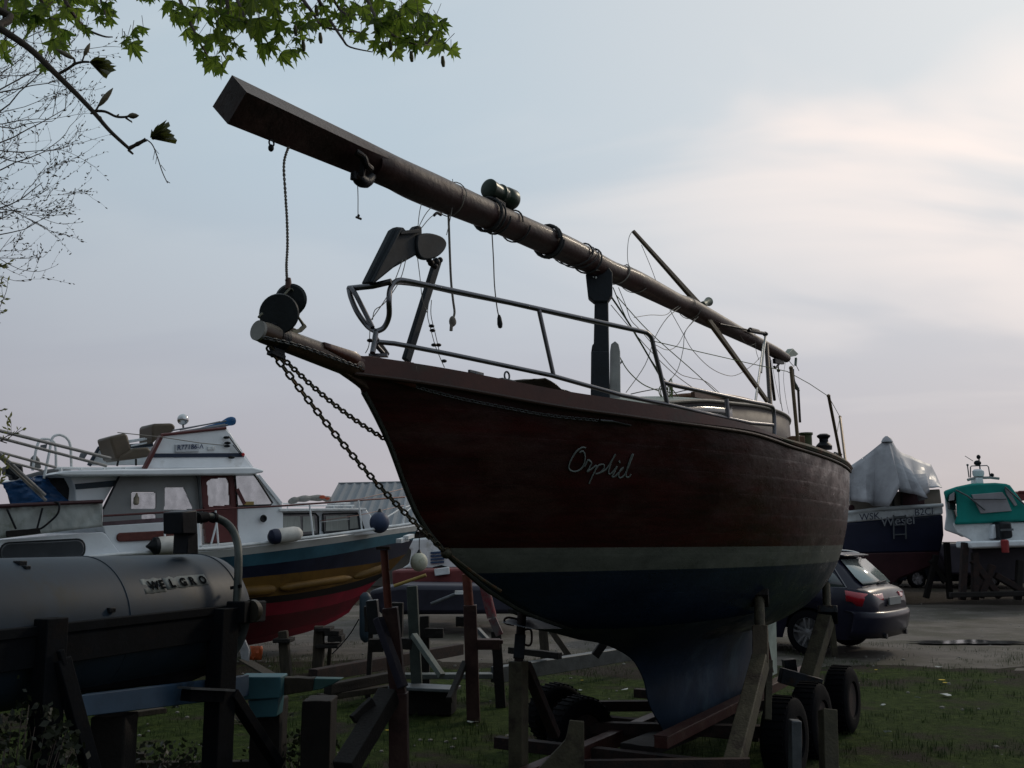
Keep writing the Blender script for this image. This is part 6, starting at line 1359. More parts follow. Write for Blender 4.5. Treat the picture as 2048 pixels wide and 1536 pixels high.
    # cradle posts
    for (x0, y0, x1, y1) in ((1708, 1130, 1712, 1196), (1790, 1165, 1790, 1198), (1872, 1110, 1852, 1196), (1893, 1085, 1900, 1198), (1862, 1120, 1890, 1165)):
        m = MB(); m.stick(q(x0, y0, -.4), q(x1, y1, -.4), .14, .14); m.build('cradle_post', darkwood, o, bevel=.02)
    # green canopied motor boat
    Y2 = 24.0
    o = thing('canopied_boat', 'white motor boat with a green canvas canopy and radar arch at the right edge', 'boat', loc=tuple(atz(1990, 1200, 0)+Vector((0, 3, 0))))
    def g(x, y, dy=0.): return at(x, y, Y2+dy)
    def pr(name, L_, m_, dy=0., dep=4., bv=.04): m = MB(); m.prism([g(x, y, dy) for x, y in L_], Vector((.5*dep if dep > 1 else 0, dep, 0))); return m.build(name, m_, o, bevel=bv)
    pr('transom', [(1905, 1046), (2075, 1044), (2110, 1060), (2110, 1092), (1946, 1098), (1941, 1080), (1912, 1066)], whited, 0, 5)
    pr('swim_platform', [(1940, 1083), (2110, 1078), (2110, 1090), (1942, 1097)], whitep, -.5, .8)
    pr('hull', [(1942, 1098), (2110, 1092), (2110, 1130), (2060, 1170), (1965, 1150)], mat('hull_underside', (.03, .025, .035), .6, 0, .3, 2, .1), .2, 5)
    pr('side_moulding', [(1888, 984), (1896, 985), (1905, 1010), (1912, 1046), (1925, 1075), (1916, 1070), (1888, 1060), (1892, 1030)], whitep, .5, 4)
    pr('side_window', [(1898, 1004), (1911, 1006), (1912, 1020), (1900, 1018)], glassd, .4, .2, .01)
    can = mat('canvas_green', (.004, .20, .175), .75, 0, .2, 2, .2)
    pts = [(1886, 982), (1912, 973), (1940, 967), (1990, 965), (2012, 967), (2020, 970), (2052, 1012), (2075, 1040), (1908, 1049), (1914, 1030), (1911, 985), (1898, 990), (1892, 1002)]
    fr = [g(x, y, -.1) for x, y in pts]; bk_ = [g(x, y, 2.6)+Vector((0, 0, -.1)) for x, y in pts]
    m = MB(); m.prism(fr, Vector((1.25, 2.6, -.15))); m.build('canopy', can, o, bevel=.05)
    m = MB(); m.prism([g(x, y, -.14) for x, y in ((1943, 989), (2005, 984), (2013, 995), (2024, 1022), (1962, 1027))], Vector((0, .04, 0))); m.build('clear_panel', mat('vinyl_milky', (.27, .27, .29), .2, 0, .2, 1.5, .1), o, bevel=.01)
    for L_ in (((1900, 990), (1909, 984), (1909, 1000), (1898, 1002)), ((2010, 976), (2022, 986), (2035, 1010), (2030, 1012), (2014, 990))):
        m = MB(); m.prism([g(x, y, -.14) for x, y in L_], Vector((0, .04, 0))); m.build('clear_panel', MT['vinyl_milky'], o, bevel=.005)
    for a, b in (((1912, 980), (1935, 992)), ((1935, 992), (1970, 1020)), ((2010, 974), (2050, 1010)), ((1945, 998), (2012, 998))):
        m = MB(); m.tube([g(*a, -.2), g(*b, -.2)], .02, 6); m.build('canopy_bow', galv, o)
    pr('life_ring_box', [(1985, 1050), (1997, 1046), (2002, 1050), (2002, 1075), (1984, 1078)], whitep, -.15, .4)
    pr('outboard_motor', [(2000, 1043), (2024, 1043), (2028, 1076), (2003, 1080)], blackp, -.4, .6, .06)
    m = MB(); m.stick(g(2002, 1060, -.5), g(2026, 1059, -.5), .05, .05); m.build('motor_stripe', galv, o)
    m = MB(); m.lathe(g(2010, 1092, -.6), (0, 0, 1), [(-.15, .08), (.12, .09), (.15, .05)], 12); m.build('red_bottle', mat('bottle_red', (.25, .03, .03), .5, 0, .2, 5, 0), o)
    # radar arch
    m = MB(); m.tube([g(1935, 960, 1), g(1950, 956, 1), g(1980, 955, 1), g(1998, 957, 1)], .035, 8, ry=1); m.build('arch', mat('arch_pale', (.3, .3, .3), .5, 0, .1, 5, 0), o)
    m = MB(); m.lathe(g(1957, 953, 1), (0, 0, 1), [(0, .12), (.06, .14), (.14, .14), (.18, .10), (.19, .02)], 20); m.build('radar_dome', whitep, o)
    m = MB(); m.prism([g(x, y, .9) for x, y in ((1952, 967), (1953, 955), (1966, 955), (1968, 967))], Vector((0, .3, 0))); m.build('mast_foot', whitep, o, bevel=.02)
    m = MB(); m.tube([g(1962, 955, 1), g(1957, 910, 1)], .018, 8); m.tube([g(1941, 955, 1), g(1941, 934, 1), g(1943, 932, 1), g(1974, 931, 1), g(1977, 934, 1), g(1980, 953, 1)], .014, 6); m.tube([g(1938, 955, 1), g(1935, 931, 1)], .014, 6); m.ball(g(1935, 930, 1), .03, 8); m.tube([g(1946, 922, 1), g(1930, 912, 1)], .008, 6); m.build('aerial_frame', galv, o)
    m = MB(); m.ball(g(1957, 914, 1), .05, 8, (1, 1, 1.2)); m.ball(g(1955, 926, 1), .07, 8, (1.3, 1, 1)); m.ball(g(1984, 950, 1), .05, 8); m.build('nav_lights', dsteel, o)
    for (x0, y0, x1, y1) in ((1950, 1105, 1950, 1200), (1930, 1085, 1924, 1200), (1945, 1120, 2000, 1195), (1985, 1130, 1960, 1195), (2040, 1120, 2035, 1200), (1990, 1150, 2060, 1190)):
        m = MB(); m.stick(g(x0, y0, -.3), g(x1, y1, -.3), .15, .15); m.build('cradle_post', rust if x0 < 2000 else darkwood, o, bevel=.02)
    m = MB(); m.stick(g(1900, 1190, -.5), g(2110, 1186, -.5), .16, .12); m.build('cradle_beam', darkwood, o, bevel=.02)
    # red post with machinery at the far right edge of the yard
    o = thing('far_boat', 'dark boat on a cradle far behind the covered boat', 'boat', loc=tuple(atz(1930, 1170, 0)+Vector((2, 6, 0))))
    m = MB(); m.prism([at(x, y, 34) for x, y in ((1868, 1088), (1960, 1086), (2110, 1086), (2110, 1155), (1900, 1150))], Vector((0, 5, 0))); m.build('hull', MT['hull_underside'], o, bevel=.1)
    m = MB(); m.prism([at(x, y, 34) for x, y in ((2036, 984), (2060, 980), (2060, 1000), (2040, 1002))], Vector((0, 1, 0))); m.tube([at(2038, 984, 34), at(2060, 984, 34)], .05, 6); m.build('flybridge', mat('far_red', (.15, .035, .035)), o)
    m = MB(); m.stick(at(1960, 1150, 34), at(1960, 1172, 34), .3, .3); m.build('cradle_post', rust, o)
right_boats()
# ------------------------------------------------------------------ dark estate car, built in its own frame: x forward, y left, z up
def car(label, loc, head, scale=1., name='parked_car', paint=None):
    o = thing(name, label, 'car', loc=loc); o.rotation_euler = (0, 0, head)
    pt = paint or mat('car_paint', (.008, .008, .020), .32, .0, .15, 3, .0, coat=.16)
    gl = mat('car_glass', (.035, .045, .05), .04, 0, .1, 2, 0, spec=1.); tr = mat('car_trim', (.012, .012, .013), .5, 0, .2, 10, .05)
    S = scale
    # stations along x: (x, half width at sill, half width at belt, sill z, belt z)
    lower = [(-2.32, .60, .62, .40, .72), (-2.28, .72, .74, .30, .86), (-2.15, .82, .83, .26, .93), (-1.9, .87, .88, .24, .95), (-1.4, .89, .905, .23, .95), (-.5, .90, .91, .22, .94), (.6, .90, .91, .22, .92), (1.2, .89, .90, .22, .89), (1.8, .86, .86, .24, .82), (2.15, .78, .78, .28, .72), (2.33, .6, .6, .36, .60)]
    def interp(x):
        for a, b in zip(lower, lower[1:]):
            if x <= b[0]: t = (x-a[0])/(b[0]-a[0]); return [a[k]+(b[k]-a[k])*t for k in range(5)]
        return list(lower[-1])
    xs = [-2.32, -2.3, -2.26, -2.2, -2.1, -2.0, -1.9]+[-1.8+.1*k for k in range(40)]+[2.2, 2.27, 2.33]
    wheels = (-1.38, 1.38); wr_ = .36
    rows = []
    for x in xs:
        _, hs, hb, z0, z1 = interp(x); row = []
        for wx in wheels:
            d = abs(x-wx)
            if d < wr_: z0 = max(z0, .31+math.sqrt(wr_*wr_-d*d))
        n = 9; prof = []
        for k in range(n+1):
            t = k/n; z = z0+(z1-z0)*t; bul = math.sin(math.pi*min(1, .15+t*.8))*.035; hw = hs+(hb-hs)*t+bul-.03*(t > .92)-.04*(1-t)**3
            prof.append((hw, z))
        prof.append((hb*.86, z1+.02)); prof.append((hb*.4, z1+.04)); prof.append((0, z1+.045))
        row = [Vector((x, a, b)) for a, b in prof]+[Vector((x, -a, b)) for a, b in prof[-2::-1]]
        rows.append(row)
    m = MB(); m.grid(rows); m.add(rows[0], [tuple(range(len(rows[0])))]); m.add(rows[-1], [tuple(range(len(rows[-1])))]); m.build('body', pt, o, local=True, angle=40)
    # greenhouse: rear glass raked, roof, windscreen
    gh = [(-2.12, .66, .95), (-1.72, .57, 1.36), (-1.5, .56, 1.405), (-.6, .58, 1.43), (.2, .575, 1.41), (.5, .56, 1.37), (1.25, .70, .93)]
    m = MB(); rows = []
    for i, (x, hw, z) in enumerate(gh):
        bx = x
        rows.append([Vector((max(-2.1, min(1.2, x*1.03)), .80, .93)), Vector((x, hw+.03, z-.05)), Vector((x, hw-.05, z)), Vector((x, 0, z+.02)), Vector((x, -hw+.05, z)), Vector((x, -hw-.03, z-.05)), Vector((max(-2.1, min(1.2, x*1.03)), -.80, .93))])
    m.grid(rows); m.build('roof', pt, o, local=True, angle=30)
    # glass panels just proud of the greenhouse
    def panel(name, P, mt, off, solid=.006): m = MB(); m.add([Vector(p)+Vector(off) for p in P], [tuple(range(len(P)))]); return m.build(name, mt, o, local=True, solid=solid)
    panel('rear_window', [(-2.09, .60, .985), (-1.99, .62, 1.09), (-1.765, .52, 1.325), (-1.765, -.52, 1.325), (-1.99, -.62, 1.09), (-2.09, -.60, .985)], mat('rear_glass', (.30, .33, .32), .08, .55, .1, 2, 0, spec=.8), (-.022, 0, .012))
    for sg in (1, -1):
        lo = lambda x: Vector((x, sg*.802, .965)); 
        def hi(x):
            for a, b in zip(gh, gh[1:]):
                if x <= b[0]: t = (x-a[0])/(b[0]-a[0]); hw = a[1]+(b[1]-a[1])*t; z = a[2]+(b[2]-a[2])*t; break
            u = .86; return Vector((x, sg*(.80+(hw+.03-.80)*u+.006), .93+(z-.05-.93)*u))
        for x0, x1, xa, xb in ((-1.92, -1.35, -1.62, -1.35), (-1.28, -.42, -1.28, -.42), (-.36, .95, -.36, .38)):
            m = MB(); P = [lo(x0)+Vector((0, sg*.006, 0)), lo(x1)+Vector((0, sg*.006, 0)), hi(xb)+Vector((0, sg*.006, 0)), hi(xa)+Vector((0, sg*.006, 0))]; m.add(P, [(0, 1, 2, 3)]); m.build('side_window', gl, o, local=True, solid=.006)
        m = MB(); m.tube([lo(-1.95)+Vector((0, sg*.012, -.01)), lo(.95)+Vector((0, sg*.012, -.01))], .008, 6); m.tube([lo(-1.95)+Vector((0, sg*.012, -.01)), Vector((-1.68, sg*.635, 1.29))], .008, 6); m.build('chrome_strip', steel, o, local=True)
        m = MB(); m.tube(smoothline([Vector((-1.75, sg*.56, 1.375)), Vector((-1.5, sg*.57, 1.455)), Vector((-.6, sg*.59, 1.475)), Vector((.2, sg*.585, 1.455)), Vector((.35, sg*.58, 1.40))], 5), .014, 8); m.build('roof_rail', mat('rail_alu', (.5, .5, .5), .3, .9, .1, 5, 0), o, local=True)
        m = MB(); P = smoothline([Vector((-2.265, sg*.36, .80)), Vector((-2.25, sg*.56, .79)), Vector((-2.205, sg*.72, .80)), Vector((-2.10, sg*.828, .82)), Vector((-1.93, sg*.892, .85))], 4)
        m.grid([[p+Vector((-.030, sg*.012, -.11 if i < 14 else -.07)), p+Vector((-.034, sg*.014, .0)), p+Vector((-.022, sg*.010, .075))] for i, p in enumerate(P)]); m.build('tail_lamp', mat('lamp_red', (.34, .006, .02), .15, 0, .2, 8, 0, coat=1.), o, local=True, solid=.03)
        m = MB(); m.stick((.85, sg*.92, .98), (.85, sg*1.06, 1.02), .10, .12); m.build('mirror', pt, o, local=True, bevel=.02)
        for x in (-1.0, .05): m = MB(); m.stick((x-.08, sg*.925, .84), (x+.08, sg*.925, .84), .02, .025); m.build('door_handle', steel, o, local=True, bevel=.004)
        for wx in wheels:
            c_ = Vector((wx, sg*.80, .315)); w_ = bpy.data.objects.new('wheel', None); col.objects.link(w_); w_.parent = o
            m = MB(); ax = Vector((0, sg, 0)); m.lathe(c_-ax*.11, ax, [(0, .2), (0, .28), (.02, .308), (.05, .315), (.16, .315), (.19, .305), (.205, .27), (.205, .215)], 40, cap=False); m.build('tyre', rubber, w_, local=True)
            m = MB(); m.lathe(c_-ax*.02, ax, [(0, .2), (.02, .21), (.105, .216), (.112, .208), (.06, .195), (.02, .19), (.02, .01)], 36, cap=False)
            for k in range(5):
                a = k*2*math.pi/5+.3; d = Vector((math.cos(a), 0, math.sin(a))); e = Vector((-d.z, 0, d.x))
                for q_ in (-1, 1): m.stick(c_+ax*.07+d*.03+e*q_*.015, c_+ax*.075+d*.2+e*q_*.04, .03, .02, up=ax)
            m.lathe(c_+ax*.04, ax, [(0, .06), (.04, .055), (.045, .01)], 16); m.build('rim', mat('alloy', (.20, .20, .21), .35, .8, .15, 10, .05), w_, local=True)
    # bumper step, plate, wiper, exhausts, spoiler
    m = MB(); P = smoothline([Vector((-2.05, .91, .56)), Vector((-2.24, .84, .555)), Vector((-2.36, .62, .55)), Vector((-2.41, .25, .55)), Vector((-2.41, -.25, .55)), Vector((-2.36, -.62, .55)), Vector((-2.24, -.84, .555)), Vector((-2.05, -.91, .56))], 4)
    m.grid([[p+Vector((.12, 0, .085)), p+Vector((.02, 0, .075)), p+Vector((-.005, 0, .05)), p+Vector((-.005, 0, -.02)), p+Vector((.03, 0, -.17)), p+Vector((.08, 0, -.28))] for p in P]); m.build('rear_bumper', pt, o, local=True, solid=.01, angle=50)
    m = MB(); m.box((-2.352, 0, .76), (.02, .52, .11)); m.build('number_plate', mat('plate_grey', (.20, .21, .21), .5, 0, .1, 5, 0), o, local=True, bevel=.004)
    m = MB(); m.stick((-2.12, -.02, 1.0), (-2.12, -.36, 1.02), .03, .02); m.build('rear_wiper', tr, o, local=True)
    m = MB(); m.stick((-2.335, .32, .70), (-2.335, -.32, .70), .02, .02); m.build('tailgate_handle', tr, o, local=True)
    m = MB(); m.prism([Vector((-1.84, .52, 1.385)), Vector((-1.6, .54, 1.42)), Vector((-1.6, -.54, 1.42)), Vector((-1.84, -.52, 1.385))], Vector((0, 0, .018))); m.build('roof_spoiler', pt, o, local=True, bevel=.006)
    for y in (.45, -.45): m = MB(); m.cyl((-2.36, y, .29), (-2.2, y, .29), .035, 14); m.build('exhaust_pipe', steel, o, local=True)
    return o
cc = atz(1758, 1313, 0); hd = math.atan2(math.cos(R(52)), -math.sin(R(52)))
# rear axle line put where the wheel shows
rearc = at(1793, 1260, 14.5); fwd = Vector((math.cos(hd), math.sin(hd), 0)); ctr = Vector((rearc.x, rearc.y, 0))+fwd*2.35
car('dark blue-black estate car parked behind the yacht keel, its red tail lamp facing out', (ctr.x, ctr.y, .03), hd)
f2 = atz(1870, 1176, 0); car('distant dark car half hidden between the covered boat and its cradle', (at(1880, 1100, 36).x, 36, .0), R(186), paint=mat('car_paint_far', (.03, .035, .05), .25, .4, .1, 3, 0))
# ------------------------------------------------------------------ trees
barkm = mat('bark', (.07, .055, .04), .85, 0, .35, 12, .6)
twigm = mat('twig', (.10, .078, .068), .8, 0, .3, 30, .2)
def leafmat(name, c, tr=.55):
    if name in MT: return MT[name]
    m = bpy.data.materials.new(name); m.use_nodes = True; t = m.node_tree; L = t.links.new; b = t.nodes['Principled BSDF']; out = t.nodes['Material Output']
    gi = N(t, 'ShaderNodeNewGeometry'); n = N(t, 'ShaderNodeTexNoise'); tc = N(t, 'ShaderNodeTexCoord'); L(tc.outputs['Object'], n.inputs['Vector']); n.inputs['Scale'].default_value = 9
    rp = N(t, 'ShaderNodeValToRGB'); e = rp.color_ramp.elements; e[0].position = .3; e[1].position = .75; e[0].color = (c[0]*.6, c[1]*.65, c[2]*.6, 1); e[1].color = (c[0]*1.5, c[1]*1.35, c[2]*1.2, 1)
    L(n.outputs[0], rp.inputs[0]); L(rp.outputs[0], b.inputs['Base Color']); b.inputs['Roughness'].default_value = .55
    td = N(t, 'ShaderNodeBsdfTranslucent'); hs = N(t, 'ShaderNodeHueSaturation'); hs.inputs['Value'].default_value = 1.6; hs.inputs['Saturation'].default_value = 1.15; L(rp.outputs[0], hs.inputs['Color']); L(hs.outputs[0], td.inputs[0])
    mx = N(t, 'ShaderNodeMixShader'); mx.inputs[0].default_value = tr; L(b.outputs[0], mx.inputs[1]); L(td.outputs[0], mx.inputs[2]); L(mx.outputs[0], out.inputs[0])
    MT[name] = m; return m
MAPLE = []
for a, r_ in ((0, 1.0), (9, .62), (16, .70), (24, .42), (34, .55), (42, .86), (52, .52), (62, .56), (74, .34), (88, .50), (100, .66), (116, .40), (140, .26)):
    MAPLE.append((a, r_))
OUT = [(a, r_) for a, r_ in MAPLE]+[(180, .05)]+[(360-a, r_) for a, r_ in MAPLE[::-1][:-1]]
def maple_leaf(m, P, tip, nrm, size, fold=.25):
    """five pointed lobes; tip is where the middle lobe points"""
    tip = tip.normalized(); sd = tip.cross(nrm).normalized(); nn = sd.cross(tip).normalized(); vs = [P]
    for a, r_ in OUT:
        A = R(a); x, y = math.cos(A)*r_*size*.62, math.sin(A)*r_*size*.62
        vs.append(P+tip*(x+size*.12)+sd*y+nn*(-fold*(x*x+y*y)/size+.06*size*math.sin(A*5)))
    n = len(OUT); m.add(vs, [(0, 1+k, 1+(k+1) % n) for k in range(n)])
def maple():
    rg = random.Random(21)
    o = thing('maple_tree', 'spring maple whose leafy branches hang into the top left of the view', 'tree', loc=(-3.6, 1.6, 0))
    m = MB(); m.tube(smoothline([Vector((-3.6, 1.6, -.1)), Vector((-3.55, 1.65, 1.0)), Vector((-3.5, 1.6, 2.2)), Vector((-3.4, 1.7, 3.4)), Vector((-3.5, 1.6, 5.2)), Vector((-3.3, 1.4, 7.5))], 5), [.30-.008*i for i in range(26)], 14); m.build('trunk', barkm, o)
    br = MB(); lf = MB()
    def limb(p, r0, r1, k=5): P = smoothline(p, k); br.tube(P, [r0+(r1-r0)*i/(len(P)-1) for i in range(len(P))], 8); return P
    hub = Vector((-3.4, 1.7, 5.0))
    D = 3.7
    # limb overhead, above the frame, then the twigs that hang into it (pixels at the given distance)
    main = limb([hub, Vector((-2.6, 2.6, 5.0)), at(60, -190, 3.6), at(420, -90, D), at(700, -80, 3.9), at(950, -110, 4.1)], .09, .02)
    tw = [[(100, -70), (135, 10), (170, 55), (205, 72), (225, 74)], [(340, -80), (360, 0), (385, 55), (405, 95), (425, 125)], [(430, -80), (470, -10), (500, 60), (520, 90), (545, 102)], [(450, -60), (455, 40), (440, 90), (452, 118)],
          [(560, -80), (600, -10), (625, 25), (645, 52), (690, 62), (720, 64)], [(600, -80), (640, 5), (660, 40), (685, 78), (700, 94), (745, 104)], [(700, -80), (735, 0), (755, 40), (775, 62), (800, 78), (830, 88), (862, 90)], [(800, -80), (790, -10), (760, -5)], [(640, -60), (680, 20), (720, 30)],
          [(20, -80), (10, 20), (0, 60)], [(180, -70), (200, -5), (215, 40)], [(850, 88), (868, 70), (874, 55)], [(60, -70), (90, 20), (110, 40)]]
    tips = []
    for t_ in tw:
        P = limb([at(x, y, D+.15*math.sin(i+x)) for i, (x, y) in enumerate(t_)], .009, .0022, 4)
        for k in range(3, len(P)): 
            if rg.random() < .8: tips.append(P[k])
    def cluster(x, y, s_px, n=1, spread=0, Y=None):
        for _ in range(n):
            xx = x+rg.gauss(0, spread); yy = y+rg.gauss(0, spread*.8); Yd = (Y or D)+rg.uniform(-.25, .3); P = at(xx, yy-s_px*.3, Yd)
            tip = Vector((rg.gauss(0, .55), rg.gauss(0, .35), -1+rg.uniform(-.1, .5))); nrm = Vector((rg.gauss(0, .5), -1, rg.gauss(0, .7)))
            maple_leaf(lf, P, tip, nrm, s_px*Yd/FPX*rg.choice((.6, .8, .95, 1.05, 1.2))*rg.uniform(.9, 1.1), rg.uniform(0, 1.1))
            br.tube([P-tip.normalized()*.0, P-tip.normalized()*.03+Vector((rg.gauss(0, .015), 0, .02))], .0012, 4)
    # explicit outer leaves
    for (x, y, s_) in [(265, 72, 30), (262, 100, 38), (248, 92, 30), (225, 50, 34), (212, 20, 40), (180, 12, 44), (195, 45, 30), (150, 55, 36), (165, 60, 28), (100, 55, 52), (72, 45, 40), (75, 118, 34), (88, 142, 28), (60, 70, 30), (12, 95, 40), (2, 70, 40), (8, 118, 30), (20, 40, 44), (50, 15, 52), (90, 10, 52), (130, 20, 52), (115, 70, 40), (300, 5, 30), (312, 0, 30), (276, 2, 26),
                       (345, 18, 44), (352, 42, 44), (362, 52, 30), (372, 30, 44), (398, 82, 34), (392, 62, 26), (412, 130, 42), (430, 140, 48), (445, 150, 44), (462, 128, 46), (475, 110, 34), (438, 88, 40), (425, 100, 36), (500, 62, 62), (480, 45, 62), (520, 68, 50), (505, 20, 60), (470, 98, 34), (525, 104, 46), (515, 30, 50), (545, 58, 34), (560, 125, 44), (596, 112, 44), (575, 98, 24), (570, 70, 36), (590, 40, 52), (600, 60, 46), (615, 60, 40), (565, 85, 30), (575, 20, 34),
                       (555, 10, 44), (535, 5, 44), (652, 64, 42), (620, 85, 20), (605, 80, 26), (632, 66, 34), (640, 30, 22), (660, 0, 40), (680, 10, 38), (700, 38, 42), (715, 22, 36), (690, 58, 26), (705, 72, 34), (725, 85, 46), (745, 60, 60), (762, 115, 50), (775, 100, 44), (790, 115, 38), (800, 95, 50), (815, 100, 44), (820, 85, 34), (845, 60, 50), (855, 45, 50), (873, 45, 40), (880, 58, 42), (890, 108, 56), (878, 100, 50), (902, 112, 40), (868, 92, 44), (780, 25, 56), (800, 50, 52), (825, 12, 46), (840, 5, 44), (810, 30, 50), (760, 10, 40), (735, 5, 40), (765, 72, 50), (750, 92, 30), (830, 70, 40)]:
        cluster(x, y, s_*1.32)
        if rg.random() < .35: cluster(x+rg.gauss(0, 12), y-8+rg.gauss(0, 10), s_*1.1)
    for (x0, y0, n, sp_, s_) in ((100, 20, 30, 45, 50), (180, 20, 12, 30, 48), (430, 25, 24, 42, 52), (500, 20, 22, 32, 56), (440, 70, 10, 24, 42), (600, 20, 12, 30, 40), (780, 35, 18, 34, 48), (690, 25, 10, 28, 36), (820, 75, 8, 24, 42)): cluster(x0, y0, s_, n, sp_)
    # the crown above and behind the frame, which shades the yard
    for i in range(3600):
        P = Vector((rg.uniform(-6.5, 4.5), rg.uniform(-4, 4.2), rg.uniform(4.2, 8.5)))
        if (P-Vector((-1.2, .5, 6.3))).length > 5.6: continue
        x, y = pxl(P) if (P.y*cp+(P.z-EYE)*sp) > .2 else (0, -999)
        if y > -60 and -100 < x < 2150: continue
        maple_leaf(lf, P, Vector((rg.gauss(0, .6), rg.gauss(0, .6), -1)), Vector((rg.gauss(0, 1), rg.gauss(0, 1), .4)), rg.uniform(.10, .17))
    for i in range(26):
        a = rg.uniform(0, 6.28); z = rg.uniform(4.4, 7); e = Vector((-3.4+math.cos(a)*rg.uniform(1.5, 4.5), 1.5+math.sin(a)*rg.uniform(1, 3.5), z+rg.uniform(.2, 1.6)))
        if pxl(e)[1] > -60 and e.y > .5: continue
        limb([Vector((-3.45, 1.6, z-.9)), (Vector((-3.45, 1.6, z-.9))+e)/2+Vector((0, 0, .3)), e], .04, .008, 4)
    # flower catkins
    ck = MB()
    for (x, y) in ((885, 122), (822, 112), (606, 90), (640, 75), (590, 60), (632, 20), (780, 90)): ck.tube([at(x, y-9, 3.75), at(x+1, y+3, 3.75), at(x+2, y+11, 3.75)], [.006, .009, .006], 8)
    ck.build('flowers', leafmat('catkin', (.12, .12, .06)), o)
    # the long foreground branch with swelling buds
    D2 = 2.6
    def pt(x, y, dy=0): return at(x, y, D2+dy)
    bm_ = mat('branch_dark', (.04, .03, .022), .8, 0, .3, 30, .3)
    b2 = MB(); P = smoothline([Vector((-3.2, 1.8, 3.3)), pt(-120, -20), pt(0, 57), pt(60, 98), pt(112, 148), pt(150, 185), pt(187, 224), pt(220, 262), pt(258, 297)], 5); b2.tube(P, [.012-.0075*i/(len(P)-1) for i in range(len(P))], 10)
    P = smoothline([pt(258, 297), pt(275, 288), pt(292, 279)], 4); b2.tube(P, [.0055, .006, .0055, .005, .0065, .0055, .005, .0052, .006], 8)
    for Q, r_ in (([(115, 149), (135, 138), (150, 128), (165, 124), (178, 124)], .0045), ([(150, 128), (148, 118), (140, 112)], .0035), ([(187, 222), (210, 223), (232, 233), (250, 234), (262, 231)], .0042), ([(190, 224), (198, 210), (203, 200)], .003), ([(188, 226), (198, 235)], .004), ([(252, 236), (262, 243)], .003), ([(293, 279), (305, 290), (315, 315), (325, 345), (335, 366)], .0018), ([(257, 300), (266, 308)], .004), ([(310, 300), (306, 320)], .0009), ([(322, 330), (331, 342)], .0009), ([(314, 312), (311, 328)], .0009), ([(333, 362), (340, 366)], .0014), ([(308, 296), (318, 308)], .0009), ([(164, 124), (168, 112), (172, 100)], .0025)):
        PP = smoothline([pt(*q) for q in Q], 4); b2.tube(PP, [r_*(1-.3*i/(len(PP)-1)) for i in range(len(PP))], 7)
    b2.build('long_branch', bm_, o)
    bud = MB()
    def budm(a, b, r_): A, B = pt(*a), pt(*b); d = B-A; l = d.length; bud.lathe(A, d, [(0, r_*.3), (l*.2, r_*.8), (l*.45, r_), (l*.75, r_*.7), (l, .0008)], 12)
    for a, b, r_ in (((148, 118), (112, 98), .0075), ((168, 112), (180, 86), .0065), ((198, 212), (226, 176), .008), ((256, 232), (278, 231), .0085), ((196, 232), (204, 237), .004), ((233, 234), (238, 228), .003), ((262, 241), (264, 246), .002)): budm(a, b, r_)
    bud.build('buds', mat('bud_brown', (.13, .11, .07), .6, 0, .3, 40, .2), o)
    un = MB()
    def unfurl(base, pts):
        B = pt(*base); n = len(pts)
        for k in range(n-1):
            a, b = pt(*pts[k], .02*math.sin(k*1.7)), pt(*pts[k+1], .02*math.cos(k*1.3)); mid = (a+b)/2; c_ = B.lerp(mid, .5)+Vector((0, .012*(-1)**k, 0)); un.add([B, a, c_, b], [(0, 1, 2), (0, 2, 3)])
            un.add([B+Vector((0, .01, 0)), a+Vector((0, .014, 0)), b+Vector((0, .014, 0))], [(0, 1, 2)])
    unfurl((300, 275), [(303, 258), (318, 247), (334, 239), (337, 248), (330, 252), (340, 258), (336, 262), (346, 266), (344, 270), (351, 276), (348, 284), (338, 281), (328, 276), (315, 270), (303, 276)])
    unfurl((178, 124), [(186, 118), (200, 112), (214, 115), (221, 122), (216, 125), (230, 127), (222, 131), (229, 136), (218, 140), (212, 146), (209, 153), (203, 150), (200, 140), (192, 130)])
    un.build('opening_leaves', leafmat('leaf_olive', (.06, .07, .025), .3), o)
    br.build('branches', twigm, o); lf.build('crown', leafmat('leaf_green', (.095, .14, .038), .7), o, smooth=False)
maple()
